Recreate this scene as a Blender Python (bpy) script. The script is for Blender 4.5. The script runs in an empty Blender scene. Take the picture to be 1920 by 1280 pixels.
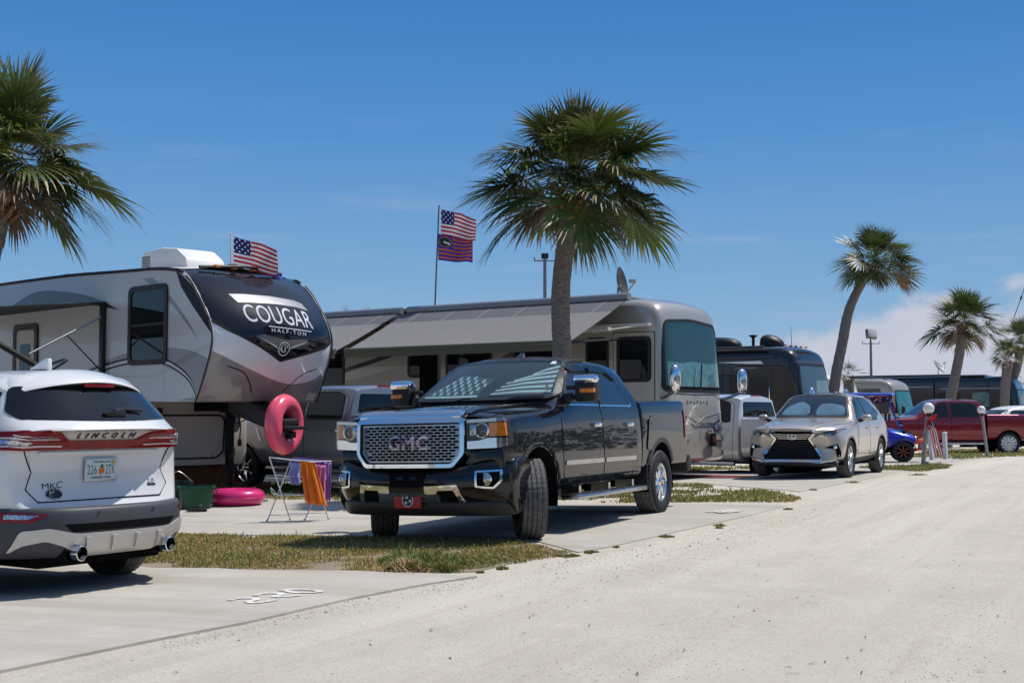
import bpy, bmesh, math, random
import numpy as np
from mathutils import Vector, Matrix, noise
from mathutils.bvhtree import BVHTree
from mathutils.geometry import delaunay_2d_cdt
R=math.radians; PI=math.pi
sin,cos=math.sin,math.cos
scene=bpy.context.scene; COL=scene.collection
rnd=random.Random(7)

# ---------------------------------------------------------------- camera numbers (photo is 1920 x 1280)
FPX=2410.0; HORZ=775.0; CAMH=1.29
PITCH=math.atan((HORZ-640)/FPX)
RD=(0.427,0.904); RN=(-0.904,0.427)      # road direction and the direction away from the road
def _ip(v,xs,ys): return float(np.interp(v,xs,ys))
def zg(x,y):
    """height of the ground"""
    s=RN[0]*x+RN[1]*y; t=RD[0]*x+RD[1]*y
    z=0
    for k in (-.5,0,.5): z+=_ip(s+k,(5.2,7.4,14,60),(0,-.06,-.19,-.24))
    for k in (-2,0,2): z+=_ip(t+k,(0,14,25,47,80,400),(0,0,.05,-.1,-.25,-.25))
    return z/3
def ray(px,py):
    u=(px-960)/FPX; v=-(py-640)/FPX
    return (u, cos(PITCH)-v*sin(PITCH), sin(PITCH)+v*cos(PITCH))
def at(px,py,d):
    r=ray(px,py); k=d/r[1]
    return Vector((r[0]*k,d,CAMH+r[2]*k))
def gp(px,py,dz=0):
    r=ray(px,py); z=0
    for i in range(12):
        k=(z-CAMH)/r[2]; x,y=r[0]*k,r[1]*k; z=zg(x,y)
    return Vector((x,y,z+dz))

# ---------------------------------------------------------------- materials
MATS={}
def _new(name):
    m=bpy.data.materials.new(name); m.use_nodes=True; MATS[name]=m
    return m,m.node_tree,m.node_tree.nodes['Principled BSDF']
def lin(c):
    if isinstance(c,str):
        c=[int(c[i:i+2],16)/255 for i in (0,2,4)]
        c=[x/12.92 if x<.04045 else ((x+.055)/1.055)**2.4 for x in c]
    return (c[0],c[1],c[2],1)
def mat(name,col,rough=.5,metal=0,coat=0,spec=.5,var=0,vscale=6,bump=0,bscale=40,emit=0,trans=0,ior=1.45,rvar=0,coatr=.03,vcol=None,sheen=0,alpha=1):
    """principled material with optional procedural colour and roughness variation and bump"""
    if name in MATS: return MATS[name]
    m,nt,p=_new(name); N=nt.nodes; L=nt.links
    c=lin(col); p.inputs['Base Color'].default_value=c
    p.inputs['Roughness'].default_value=rough; p.inputs['Metallic'].default_value=metal
    p.inputs['Coat Weight'].default_value=coat; p.inputs['Coat Roughness'].default_value=coatr
    p.inputs['Specular IOR Level'].default_value=spec; p.inputs['IOR'].default_value=ior
    p.inputs['Transmission Weight'].default_value=trans; p.inputs['Alpha'].default_value=alpha
    p.inputs['Sheen Weight'].default_value=sheen
    if var or bump or rvar:
        tc=N.new('ShaderNodeTexCoord')
        n=N.new('ShaderNodeTexNoise'); n.inputs['Scale'].default_value=vscale; n.inputs['Detail'].default_value=6; n.inputs['Roughness'].default_value=.62
        L.new(tc.outputs['Object'],n.inputs['Vector'])
        if var:
            mx=N.new('ShaderNodeMix'); mx.data_type='RGBA'
            c2=lin(vcol) if vcol else (c[0]*(1-var),c[1]*(1-var),c[2]*(1-var),1)
            mx.inputs[6].default_value=c2; mx.inputs[7].default_value=tuple(min(1,x*(1+var*.35)) for x in c[:3])+(1,)
            mr=N.new('ShaderNodeMapRange'); mr.inputs[1].default_value=.36; mr.inputs[2].default_value=.64
            L.new(n.outputs['Fac'],mr.inputs[0]); L.new(mr.outputs[0],mx.inputs[0]); L.new(mx.outputs[2],p.inputs['Base Color'])
        if rvar:
            mr2=N.new('ShaderNodeMapRange'); mr2.inputs[1].default_value=.35; mr2.inputs[2].default_value=.65
            mr2.inputs[3].default_value=max(0,rough-rvar); mr2.inputs[4].default_value=min(1,rough+rvar)
            L.new(n.outputs['Fac'],mr2.inputs[0]); L.new(mr2.outputs[0],p.inputs['Roughness'])
        if bump:
            n2=N.new('ShaderNodeTexNoise'); n2.inputs['Scale'].default_value=bscale; n2.inputs['Detail'].default_value=4
            L.new(tc.outputs['Object'],n2.inputs['Vector'])
            b=N.new('ShaderNodeBump'); b.inputs['Strength'].default_value=bump; b.inputs['Distance'].default_value=.02
            L.new(n2.outputs['Fac'],b.inputs['Height']); L.new(b.outputs[0],p.inputs['Normal'])
    return m
def glassy(name,tint,dens=.85,rough=.01):
    """thin tinted pane: mix of see-through and mirror by viewing angle"""
    if name in MATS: return MATS[name]
    m,nt,p=_new(name); N=nt.nodes; L=nt.links
    N.remove(p); out=N['Material Output']
    t=N.new('ShaderNodeBsdfTransparent'); t.inputs[0].default_value=lin(tint)
    g=N.new('ShaderNodeBsdfGlossy'); g.inputs['Roughness'].default_value=rough; g.inputs['Color'].default_value=(.95,.97,1,1)
    f=N.new('ShaderNodeFresnel'); f.inputs[0].default_value=1.52
    mx=N.new('ShaderNodeMixShader'); ge=N.new('ShaderNodeNewGeometry'); iv=N.new('ShaderNodeMath'); iv.operation='SUBTRACT'; iv.inputs[0].default_value=1; L.new(ge.outputs['Backfacing'],iv.inputs[1])
    mu=N.new('ShaderNodeMath'); mu.operation='MULTIPLY'; L.new(f.outputs[0],mu.inputs[0]); L.new(iv.outputs[0],mu.inputs[1])
    L.new(mu.outputs[0],mx.inputs[0]); L.new(t.outputs[0],mx.inputs[1]); L.new(g.outputs[0],mx.inputs[2]); L.new(mx.outputs[0],out.inputs[0])
    return m
def attr_mat(name,rough=.5,spec=.3,trans=.0,coat=0):
    """colour taken from the mesh's own colour attribute (pattern of the thing itself)"""
    if name in MATS: return MATS[name]
    m,nt,p=_new(name); a=nt.nodes.new('ShaderNodeAttribute'); a.attribute_name='Col'
    nt.links.new(a.outputs['Color'],p.inputs['Base Color'])
    p.inputs['Roughness'].default_value=rough; p.inputs['Specular IOR Level'].default_value=spec; p.inputs['Coat Weight'].default_value=coat
    if trans:
        d=nt.nodes.new('ShaderNodeBsdfTranslucent'); nt.links.new(a.outputs['Color'],d.inputs[0])
        mx=nt.nodes.new('ShaderNodeMixShader'); mx.inputs[0].default_value=trans
        nt.links.new(p.outputs[0],mx.inputs[1]); nt.links.new(d.outputs[0],mx.inputs[2]); nt.links.new(mx.outputs[0],nt.nodes['Material Output'].inputs[0])
    return m

CHROME=mat('chrome',(.80,.82,.84),.06,1,rvar=.03)
DCHROME=mat('satin_metal',(.52,.53,.54),.22,1,rvar=.06)
STEEL=mat('galvanised_steel',(.42,.43,.44),.42,.8,var=.15,vscale=20)
RUBBER=mat('tyre_rubber',(.028,.028,.03),.75,0,spec=.3,var=.3,vscale=14,bump=.3,bscale=120)
TREAD=mat('tyre_tread_dusty',(.16,.155,.15),.9,0,spec=.15,var=.35,vscale=18,bump=.5,bscale=90)
BLACKP=mat('black_plastic',(.018,.018,.019),.5,0,spec=.4,var=.3,vscale=10,rvar=.1)
GREYP=mat('grey_plastic',(.06,.062,.067),.62,0,spec=.35,var=.25,vscale=8)
VOID=mat('dark_cavity',(.006,.006,.007),.9,0,spec=.1)
GLASS=mat('tinted_glass',(.006,.008,.010),.02,0,spec=.6,coat=0)
GLASSB=mat('blue_tinted_glass',(.010,.020,.032),.02,0,spec=.8)
GLASSG=mat('green_windscreen',(.015,.050,.055),.02,0,spec=.9)
CLEAR=glassy('clear_lens',(.93,.95,.97))
WSCREEN=glassy('windscreen_tint',(.76,.93,.93))
AMBER=mat('amber_lens',(.90,.24,.015),.12,0,coat=.6,var=.35,vscale=40)
REDL=mat('red_lens',(.24,.004,.008),.12,0,coat=.25,spec=.3,var=.3,vscale=14)
WHITEP=mat('white_plastic',(.74,.74,.72),.45,0,var=.06)

# ---------------------------------------------------------------- object helpers
def link(o,parent=None):
    COL.objects.link(o)
    if parent is not None: o.parent=parent
    return o
def tag(o,label=None,cat=None,group=None,kind=None):
    if label: o['label']=label
    if cat: o['category']=cat
    if group: o['group']=group
    if kind: o['kind']=kind
    return o
def thing(name,label,cat,loc=(0,0,0),rz=0,group=None,rx=0,ry=0):
    o=bpy.data.objects.new(name,None); o.location=loc; o.rotation_mode='XYZ'; o.rotation_euler=(rx,ry,rz); o.empty_display_size=.2
    link(o); return tag(o,label,cat,group)
def node(name,parent,loc=(0,0,0),rot=(0,0,0)):
    o=bpy.data.objects.new(name,None); o.location=loc; o.rotation_euler=rot; return link(o,parent)
def mesh_obj(name,V,F,mats,parent=None,smooth=35,midx=None,cols=None):
    me=bpy.data.meshes.new(name); me.from_pydata([tuple(v) for v in V],[],[tuple(f) for f in F])
    if not isinstance(mats,(list,tuple)): mats=[mats]
    for m in mats: me.materials.append(m)
    if midx is not None: me.polygons.foreach_set('material_index',midx)
    if cols is not None:
        ca=me.color_attributes.new('Col','FLOAT_COLOR','CORNER')
        arr=np.repeat(np.array(cols,dtype=np.float32),[len(f) for f in F],axis=0)
        ca.data.foreach_set('color',np.c_[arr,np.ones(len(arr),np.float32)].ravel())
    me.update()
    if smooth: shade(me,smooth)
    o=bpy.data.objects.new(name,me); return link(o,parent)
def shade(me,ang=35):
    me.polygons.foreach_set('use_smooth',[True]*len(me.polygons))
    me.set_sharp_from_angle(angle=R(ang))

class B:
    """collects shapes and links them as ONE mesh object"""
    def __init__(s): s.V=[];s.F=[];s.M=[];s.C=[]
    def add(s,V,F,m=0,c=None):
        k=len(s.V); s.V+= [tuple(v) for v in V]; s.F+=[tuple(i+k for i in f) for f in F]; s.M+=[m]*len(F)
        if c is not None: s.C+=[c]*len(F)
        return s
    def box(s,x0,x1,y0,y1,z0,z1,m=0,bev=0,c=None,M=None):
        if bev:
            bm=bmesh.new(); bmesh.ops.create_cube(bm,size=1)
            for v in bm.verts: v.co=Vector(((x0+x1)/2+v.co.x*(x1-x0),(y0+y1)/2+v.co.y*(y1-y0),(z0+z1)/2+v.co.z*(z1-z0)))
            bmesh.ops.bevel(bm,geom=bm.edges[:],offset=bev,segments=2,profile=.5,affect='EDGES')
            return s.frombm(bm,m,c,M)
        V=[(x,y,z) for x in (x0,x1) for y in (y0,y1) for z in (z0,z1)]
        if M is not None: V=[M@Vector(v) for v in V]
        return s.add(V,[(0,1,3,2),(4,6,7,5),(0,4,5,1),(2,3,7,6),(0,2,6,4),(1,5,7,3)],m,c)
    def frombm(s,bm,m=0,c=None,M=None):
        bm.verts.index_update()
        V=[v.co.copy() for v in bm.verts]
        if M is not None: V=[M@v for v in V]
        F=[[v.index for v in f.verts] for f in bm.faces]; bm.free(); return s.add(V,F,m,c)
    def tube(s,P,r,n=8,m=0,c=None,cap=True,closed=False):
        P=[Vector(p) for p in P]; k=len(P); rs=r if isinstance(r,(list,tuple)) else [r]*k
        V=[];F=[]; up=None
        for i,p in enumerate(P):
            if closed: t=P[(i+1)%k]-P[i-1]
            else: t=P[min(i+1,k-1)]-P[max(i-1,0)]
            t.normalize()
            if up is None:
                up=Vector((0,0,1)) if abs(t.z)<.9 else Vector((1,0,0))
            a=t.cross(up); a.normalize(); b=a.cross(t); up=b
            for j in range(n):
                w=2*PI*j/n; V.append(p+a*(rs[i]*cos(w))+b*(rs[i]*sin(w)))
        for i in range(k if closed else k-1):
            for j in range(n):
                i2=(i+1)%k; F.append((i*n+j,i*n+(j+1)%n,i2*n+(j+1)%n,i2*n+j))
        if cap and not closed: F.append(tuple(range(n))[::-1]); F.append(tuple((k-1)*n+j for j in range(n)))
        return s.add(V,F,m,c)
    def revolve(s,prof,n=32,axis='y',org=(0,0,0),m=0,c=None,closed=False,a0=0,a1=2*PI):
        """profile points (radius, offset along the axis)"""
        V=[];F=[];k=len(prof); full=abs(a1-a0-2*PI)<1e-6; nn=n if full else n+1
        for i in range(nn):
            w=a0+(a1-a0)*i/n
            for r,h in prof:
                if axis=='y': q=(r*cos(w),h,r*sin(w))
                elif axis=='z': q=(r*cos(w),r*sin(w),h)
                else: q=(h,r*cos(w),r*sin(w))
                V.append((q[0]+org[0],q[1]+org[1],q[2]+org[2]))
        for i in range(n):
            i2=(i+1)%nn
            for j in range(k if closed else k-1):
                j2=(j+1)%k; F.append((i*k+j,i2*k+j,i2*k+j2,i*k+j2))
        return s.add(V,F,m,c)
    def prism(s,poly,h0,h1,axis='y',m=0,bev=0,c=None,M=None):
        """2D polygon extruded along an axis: y -> (x,z), x -> (y,z), z -> (x,y)"""
        def q(a,b,h): return {'y':(a,h,b),'x':(h,a,b),'z':(a,b,h)}[axis]
        n=len(poly); bm=bmesh.new()
        A=[bm.verts.new(q(a,b,h0)) for a,b in poly]; C=[bm.verts.new(q(a,b,h1)) for a,b in poly]
        bm.faces.new(A); bm.faces.new(C[::-1])
        for i in range(n): bm.faces.new((A[i],C[i],C[(i+1)%n],A[(i+1)%n]))
        bmesh.ops.recalc_face_normals(bm,faces=bm.faces[:])
        if bev:
            bmesh.ops.bevel(bm,geom=[e for e in bm.edges if e.calc_face_angle(0)>.4],offset=bev,segments=2,profile=.5,affect='EDGES')
        return s.frombm(bm,m,c,M)
    def obj(s,name,mats,parent=None,smooth=35):
        return mesh_obj(name,s.V,s.F,mats,parent,smooth,s.M,s.C if s.C else None)

def rp(pts,r,n=5):
    """polygon with rounded corners; r a number or one per corner"""
    out=[];k=len(pts)
    for i,p in enumerate(pts):
        rr=r[i] if isinstance(r,(list,tuple)) else r
        p=Vector(p); a=Vector(pts[i-1])-p; b=Vector(pts[(i+1)%k])-p
        la,lb=a.length,b.length; rr=min(rr,la*.48,lb*.48)
        if rr<1e-4: out.append((p.x,p.y)); continue
        A=p+a/la*rr; C=p+b/lb*rr
        for j in range(n+1):
            t=j/n; q=A*(1-t)**2+p*2*t*(1-t)+C*t*t; out.append((q.x,q.y))
    return out
def rect(x0,x1,z0,z1,r=0): return rp([(x0,z0),(x1,z0),(x1,z1),(x0,z1)],r) if r else [(x0,z0),(x1,z0),(x1,z1),(x0,z1)]
def circ(cx,cz,r,n=28,rz=None,a0=0,a1=2*PI):
    rz=rz or r
    return [(cx+r*cos(a0+(a1-a0)*i/n),cz+rz*sin(a0+(a1-a0)*i/n)) for i in range(n)]
def arcband(cx,cz,r0,r1,a0,a1,n=24):
    A=[(cx+r1*cos(R(a0+(a1-a0)*i/n)),cz+r1*sin(R(a0+(a1-a0)*i/n))) for i in range(n+1)]
    return A+[(cx+r0*cos(R(a1+(a0-a1)*i/n)),cz+r0*sin(R(a1+(a0-a1)*i/n))) for i in range(n+1)]
def star(cx,cz,r,rot=PI/2,k=.40):
    return [(cx+(r if i%2==0 else r*k)*cos(rot+PI*i/5),cz+(r if i%2==0 else r*k)*sin(rot+PI*i/5)) for i in range(10)]
def strip(pts,w):
    """thin band of width w along a 2D polyline"""
    L=[];Q=[];k=len(pts)
    for i,p in enumerate(pts):
        t=Vector(pts[min(i+1,k-1)])-Vector(pts[max(i-1,0)]); t.normalize(); nn=Vector((-t.y,t.x))*(w/2 if not isinstance(w,(list,tuple)) else w[i]/2)
        L.append((p[0]+nn.x,p[1]+nn.y)); Q.append((p[0]-nn.x,p[1]-nn.y))
    return L+Q[::-1]
def curve(P,n=8):
    """Catmull-Rom through 2D or 3D points"""
    P=[Vector(p) for p in P]; out=[]
    for i in range(len(P)-1):
        a=P[max(i-1,0)];b=P[i];c=P[i+1];d=P[min(i+2,len(P)-1)]
        for j in range(n):
            t=j/n; out.append(tuple(.5*((2*b)+(c-a)*t+(2*a-5*b+4*c-d)*t*t+(3*b-a-3*c+d)*t**3)))
    out.append(tuple(P[-1])); return out
def inset(poly,d):
    """shrink (d>0) a polygon by moving its corners inwards"""
    k=len(poly); A=sum(poly[i-1][0]*poly[i][1]-poly[i][0]*poly[i-1][1] for i in range(k)); sg=1 if A>0 else -1; out=[]
    for i,p in enumerate(poly):
        a=Vector(p)-Vector(poly[i-1]); b=Vector(poly[(i+1)%k])-Vector(p)
        if a.length<1e-6: a=b
        if b.length<1e-6: b=a
        a.normalize(); b.normalize()
        n=Vector((-a.y,a.x))+Vector((-b.y,b.x)); 
        if n.length<1e-6: n=Vector((-a.y,a.x))
        n.normalize(); c=max(.5,n.dot(Vector((-a.y,a.x))))
        out.append((p[0]+n.x*d*sg/c,p[1]+n.y*d*sg/c))
    return out

_tc={}
def text_loops(txt,width=None,height=None,cx=0,cz=0,flip=False,bold=0,shear=0,space=1.0):
    key=(txt,bold,shear,space)
    if key not in _tc:
        cu=bpy.data.curves.new('t','FONT'); cu.body=txt; cu.fill_mode='NONE'; cu.resolution_u=3; cu.shear=shear; cu.space_character=space; cu.offset=bold
        o=bpy.data.objects.new('t',cu); COL.objects.link(o); dg=bpy.context.evaluated_depsgraph_get(); dg.update()
        me=o.evaluated_get(dg).to_mesh()
        adj={}
        for e in me.edges:
            a,b=e.vertices; adj.setdefault(a,[]).append(b); adj.setdefault(b,[]).append(a)
        co=[v.co.copy() for v in me.vertices]; seen=set(); loops=[]
        for s in adj:
            if s in seen: continue
            lp=[s]; seen.add(s); cur=s
            while True:
                nx=[q for q in adj[cur] if q not in seen]
                if not nx: break
                cur=nx[0]; seen.add(cur); lp.append(cur)
            if len(lp)>2: loops.append([(co[i].x,co[i].y) for i in lp])
        COL.objects.unlink(o); bpy.data.objects.remove(o); bpy.data.curves.remove(cu); _tc[key]=loops
    loops=_tc[key]
    xs=[p[0] for l in loops for p in l]; zs=[p[1] for l in loops for p in l]
    w=max(xs)-min(xs); h=max(zs)-min(zs); mx=(max(xs)+min(xs))/2; mz=(max(zs)+min(zs))/2
    kx=(width/w) if width else None; kz=(height/h) if height else None
    kx=kx or kz; kz=kz or kx
    sg=-1 if flip else 1
    return [[(cx+sg*(p[0]-mx)*kx,cz+(p[1]-mz)*kz) for p in l] for l in loops]

def tri2d(loops,res=None):
    """triangulates loops (holes detected), with inner points every res"""
    V=[];E=[];
    def inside(x,z):
        c=False
        for l in loops:
            j=len(l)-1
            for i in range(len(l)):
                if (l[i][1]>z)!=(l[j][1]>z) and x<(l[j][0]-l[i][0])*(z-l[i][1])/(l[j][1]-l[i][1])+l[i][0]: c=not c
                j=i
        return c
    for l in loops:
        k0=len(V); pts=[]
        for i,p in enumerate(l):
            q=l[(i+1)%len(l)]; d=math.dist(p,q)
            if d<1e-6: continue
            n=max(1,int(d/res+.5)) if res else 1
            for j in range(n): pts.append((p[0]+(q[0]-p[0])*j/n,p[1]+(q[1]-p[1])*j/n))
        V+=[Vector(p) for p in pts]; E+=[(k0+i,k0+(i+1)%len(pts)) for i in range(len(pts))]
    if res:
        xs=[v.x for v in V]; zs=[v.y for v in V]
        x=min(xs)+res*.5; r=0
        while x<max(xs):
            z=min(zs)+res*(.5 if r%2 else .25)
            while z<max(zs):
                if inside(x,z): V.append(Vector((x,z)))
                z+=res
            x+=res; r+=1
    o=delaunay_2d_cdt(V,E,[],4,1e-5)
    vs=[(v.x,v.y) for v in o[0]]; fs=[tuple(f) for f in o[2]]
    # keep only the faces whose centre is inside
    fs=[f for f in fs if inside(sum(vs[i][0] for i in f)/len(f),sum(vs[i][1] for i in f)/len(f))]
    return vs,fs
def patch_geo(loops,plane,bvh,off=.004,res=.07,lift=0,flat=None):
    """lays a flat drawing onto a surface: outer skin plus an edge that runs down into the surface"""
    if loops and not isinstance(loops[0][0],(tuple,list,Vector)): loops=[loops]
    vs,fs=tri2d(loops,res)
    DIR={'L':((0,1,0),lambda a,b:(a,9,b)),'R':((0,-1,0),lambda a,b:(a,-9,b)),'F':((1,0,0),lambda a,b:(19,a,b)),'B':((-1,0,0),lambda a,b:(-29,a,b)),'T':((0,0,1),lambda a,b:(a,b,9))}
    d,og=DIR[plane]; d=Vector(d); top=[];bot=[]
    for a,b in vs:
        o=Vector(og(a,b))
        if bvh is None:
            p=Vector(o); ax={'L':1,'R':1,'F':0,'B':0,'T':2}[plane]; p[ax]=flat; nn=d
        else:
            p,nn,_,_=bvh.ray_cast(o,-d)
            if p is None:
                # beside the body: take the surface nearest to the ray
                best=None
                for k in range(1,60):
                    q,n2,_,ds=bvh.find_nearest(o-d*(k*.5))
                    if q is not None and (best is None or ds<best[0]): best=(ds,q,n2)
                p,nn=best[1],best[2]
            if nn.dot(d)<0: nn=-nn
            nn=(nn+d*.35).normalized()
        top.append(p+nn*(off+lift)); bot.append(p+nn*lift-nn*.003 if bvh is not None else p-nn*.003)
    flipn=False
    if fs:
        f=fs[0]; nrm=(top[f[1]]-top[f[0]]).cross(top[f[2]]-top[f[0]])
        flipn=nrm.dot(d)<0
    F=[f[::-1] if flipn else f for f in fs]
    cnt={}
    for f in F:
        for i in range(len(f)): 
            e=(f[i],f[(i+1)%len(f)]); cnt[e]=1
    n=len(top); V=list(top); 
    for (a,b) in list(cnt):
        if (b,a) not in cnt:
            k=len(V); V+=[top[a],top[b],bot[b],bot[a]]; F.append((k,k+3,k+2,k+1))
    return V,F
def patch(name,loops,plane,bvh,m,parent,off=.004,res=.07,lift=0,flat=None,smooth=40):
    V,F=patch_geo(loops,plane,bvh,off,res,lift,flat)
    return mesh_obj(name,V,F,m,parent,smooth)
def patches(name,items,plane,bvh,mats,parent,off=.004,res=.07,lift=0,flat=None):
    """several drawings in one part (a surface pattern): items (loops, material index)"""
    b=B()
    for k,(l,mi) in enumerate(items):
        V,F=patch_geo(l,plane,bvh,off+k*.0004,res,lift,flat); b.add(V,F,mi)
    return b.obj(name,mats,parent)

def loft(name,rings,m,parent=None,sub=2,creases=(),caps=True,cut=(),sym=True,smooth=40):
    """skin over cross-sections, subdivided; creases: ('r',i,w[,k0,k1]) over ring i, ('l',k,w[,i0,i1]) along index k"""
    N=len(rings[0]); bm=bmesh.new()
    vv=[[bm.verts.new(p) for p in r] for r in rings]
    for i in range(len(rings)-1):
        for k in range(N):
            try: bm.faces.new((vv[i][k],vv[i][(k+1)%N],vv[i+1][(k+1)%N],vv[i+1][k]))
            except ValueError: pass
    if caps:
        for r in (vv[0],vv[-1]):
            if sym:
                K=N//2+1
                bm.faces.new((r[0],r[1],r[N-1])); bm.faces.new((r[K-1],r[K-2],r[K]))
                for i in range(1,K-2): bm.faces.new((r[i],r[i+1],r[N-i-1],r[N-i]))
            else: bm.faces.new(r)
    bmesh.ops.recalc_face_normals(bm,faces=bm.faces[:])
    cl=bm.edges.layers.float.new('crease_edge')
    def cr(a,b,w):
        e=bm.edges.get((a,b))
        if e: e[cl]=w
    for c in creases:
        if c[0]=='r':
            _,i,w=c[:3]; ks=range(N) if len(c)<4 else [k for k in range(c[3],c[4])]+([N-1-k for k in range(c[3],c[4])] if sym else [])
            for k in ks: cr(vv[i][k],vv[i][(k+1)%N],w)
        else:
            _,k,w=c[:3]; i0,i1=(0,len(rings)-1) if len(c)<4 else (c[3] if c[3]>=0 else 0,c[4] if c[4]>=0 else len(rings)-1)
            for i in range(i0,i1):
                cr(vv[i][k],vv[i+1][k],w)
                if sym and k: cr(vv[i][N-k],vv[i+1][N-k],w)
    me=bpy.data.meshes.new(name); bm.to_mesh(me); bm.free(); me.materials.append(m)
    o=bpy.data.objects.new(name,me); COL.objects.link(o)
    cobs=[]
    if sub:
        md=o.modifiers.new('s','SUBSURF'); md.levels=sub; md.render_levels=sub
    for cme in cut:
        co=bpy.data.objects.new('cut',cme); COL.objects.link(co); cobs.append(co)
        md=o.modifiers.new('b','BOOLEAN'); md.object=co; md.operation='DIFFERENCE'; md.solver='EXACT'; md.material_mode='TRANSFER'
    dg=bpy.context.evaluated_depsgraph_get(); dg.update()
    nm=bpy.data.meshes.new_from_object(o.evaluated_get(dg)); nm.name=name
    for co in cobs: COL.objects.unlink(co); bpy.data.objects.remove(co)
    o.modifiers.clear(); o.data=nm; shade(nm,smooth)
    if parent is not None: o.parent=parent
    bm=bmesh.new(); bm.from_mesh(nm); bvh=BVHTree.FromBMesh(bm); bm.free()
    return o,bvh
def ringsym(x,half):
    """full ring from a half section of (y,z[,dx]); first and last lie on the centre line"""
    P=[(x+(h[2] if len(h)>2 else 0),h[0],h[1]) for h in half]
    return P+[(p[0],-p[1],p[2]) for p in P[-2:0:-1]]
def cutmesh(b,m=None):
    me=bpy.data.meshes.new('cut'); me.from_pydata(b.V,[],b.F); me.materials.append(m or VOID); me.update()
    bm=bmesh.new(); bm.from_mesh(me); bmesh.ops.recalc_face_normals(bm,faces=bm.faces[:]); bm.to_mesh(me); bm.free(); return me
def cyl_cut(x,z,r,y0,y1,n=48):
    b=B(); V=[];F=[]
    for y in (y0,y1):
        for i in range(n): V.append((x+r*cos(2*PI*i/n),y,z+r*sin(2*PI*i/n)))
    F=[tuple(range(n)),tuple(range(n,2*n))]+[(i,(i+1)%n,n+(i+1)%n,n+i) for i in range(n)]
    return cutmesh(b.add(V,F))

# ---------------------------------------------------------------- wheels
def wheel(parent,x,y,z,Rt,W,rr,side=1,spokes=6,metal=CHROME,dark=VOID,steer=0,style='solid',split=False,dusty=True,red=None,detail=True):
    """tyre and rim as sub-parts of a wheel; side +1 shows its face towards +y"""
    w=node('wheel',parent,(x,y,z),(0,0,steer))
    h=W/2; b=B()
    gr=.008*Rt/.4
    prof=[(rr*1.0,-h*.80),(rr*1.06,-h*.93),(rr+(Rt-rr)*.5,-h*1.03),(Rt-.035,-h*.98),(Rt-.012,-h*.86)]
    n=56; b.revolve(prof,n,m=0)
    b.revolve([(r,-v) for r,v in prof[::-1]],n,m=0)
    # tread ribs with grooves between
    ribs=5; tw=h*1.72; rw=tw/ribs; tp=[]
    for k in range(ribs):
        a=-h*.86+k*rw; e=Rt-(.006 if k in (0,ribs-1) else 0)
        tp+=[(Rt-.016,a+.0),(e,a+.006),(e,a+rw-.006),(Rt-.016,a+rw-.0005)]
    V=[];F=[];nn=144 if detail else 48;k=len(tp)
    for i in range(nn):
        an=2*PI*i/nn
        for j,(r,v) in enumerate(tp):
            rr2=r-(.007 if (detail and i%3==0 and j%4 in (1,2)) else 0)
            V.append((rr2*cos(an),v,rr2*sin(an)))
    for i in range(nn):
        for j in range(k-1): F.append((i*k+j,((i+1)%nn)*k+j,((i+1)%nn)*k+j+1,i*k+j+1))
    b.add(V,F,1)
    b.obj('tyre',[RUBBER,TREAD if dusty else RUBBER],w,50)
    s=side; rim=B()
    # barrel and lip
    rim.revolve([(rr*.98,-s*h*.7),(rr*.90,-s*h*.4),(rr*.90,s*h*.45),(rr*.97,s*h*.74),(rr*1.03,s*h*.82),(rr*1.04,s*h*.78),(rr*1.0,s*h*.7)],40,m=0)
    rim.revolve([(.001,-s*h*.02),(rr*.9,-s*h*.02)],32,m=1)
    yb=s*h*.55; yf=s*h*.72
    rim.revolve([(rr*.24,yb),(rr*.24,yf),(rr*.16,yf+s*.012),(.001,yf+s*.014)],24,m=0)
    for i in range(spokes):
        a0=2*PI*i/spokes+PI/2
        for da,wd in (((-.13,.05),(.13,.05)) if split else ((0,.115),)):
            a=a0+da*.35; a2=a0+da*1.5
            p0=Vector((cos(a),0,sin(a)))*rr*.16; p1=Vector((cos(a2),0,sin(a2)))*rr*.95
            t=(p1-p0).normalized(); q=Vector((-t.z,0,t.x)); w0=wd*rr*1.3; w1=wd*rr*(1.9 if not split else 1.5)
            for mi,kk,dd in ((0,1,0),(2,.45,.004)):
                if mi==2 and not red: continue
                V=[];
                for (p,ww,yy) in ((p0,w0,yf),((p0+p1)/2,(w0+w1)/2*.9,yf+s*.004),(p1,w1,yf-s*.004)):
                    ww*=kk
                    V+=[p+q*ww+Vector((0,yy-s*.012+s*dd,0)),p+q*ww*.6+Vector((0,yy+s*dd,0)),p-q*ww*.6+Vector((0,yy+s*dd,0)),p-q*ww+Vector((0,yy-s*.012+s*dd,0)),p-q*ww+Vector((0,yy-s*.05,0)),p+q*ww+Vector((0,yy-s*.05,0))]
                F=[]
                for ii in range(2):
                    for j in range(6): F.append((ii*6+j,ii*6+(j+1)%6,(ii+1)*6+(j+1)%6,(ii+1)*6+j))
                F+= [(0,1,2,3,4,5),(12,13,14,15,16,17)]
                rim.add(V,F,mi)
    for i in range(6):
        a=2*PI*i/6; c=(rr*.30*cos(a),0,rr*.30*sin(a))
        rim.revolve([(.011,s*h*.5),(.011,yf+s*.006),(.001,yf+s*.008)],8,org=c,m=0)
    o=rim.obj('rim',[metal,dark,red or metal],w,40)
    bm=bmesh.new(); bm.from_mesh(o.data); bmesh.ops.recalc_face_normals(bm,faces=bm.faces[:]); bm.to_mesh(o.data); bm.free(); shade(o.data,40)
    return w
def sides(fn,which='LR'):
    for s in which: fn(s,1 if s=='L' else -1)
EXPOSURE=0.0; SKYSAT=1.15; SKYVAL=1.0; SKYHUE=.5
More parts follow.
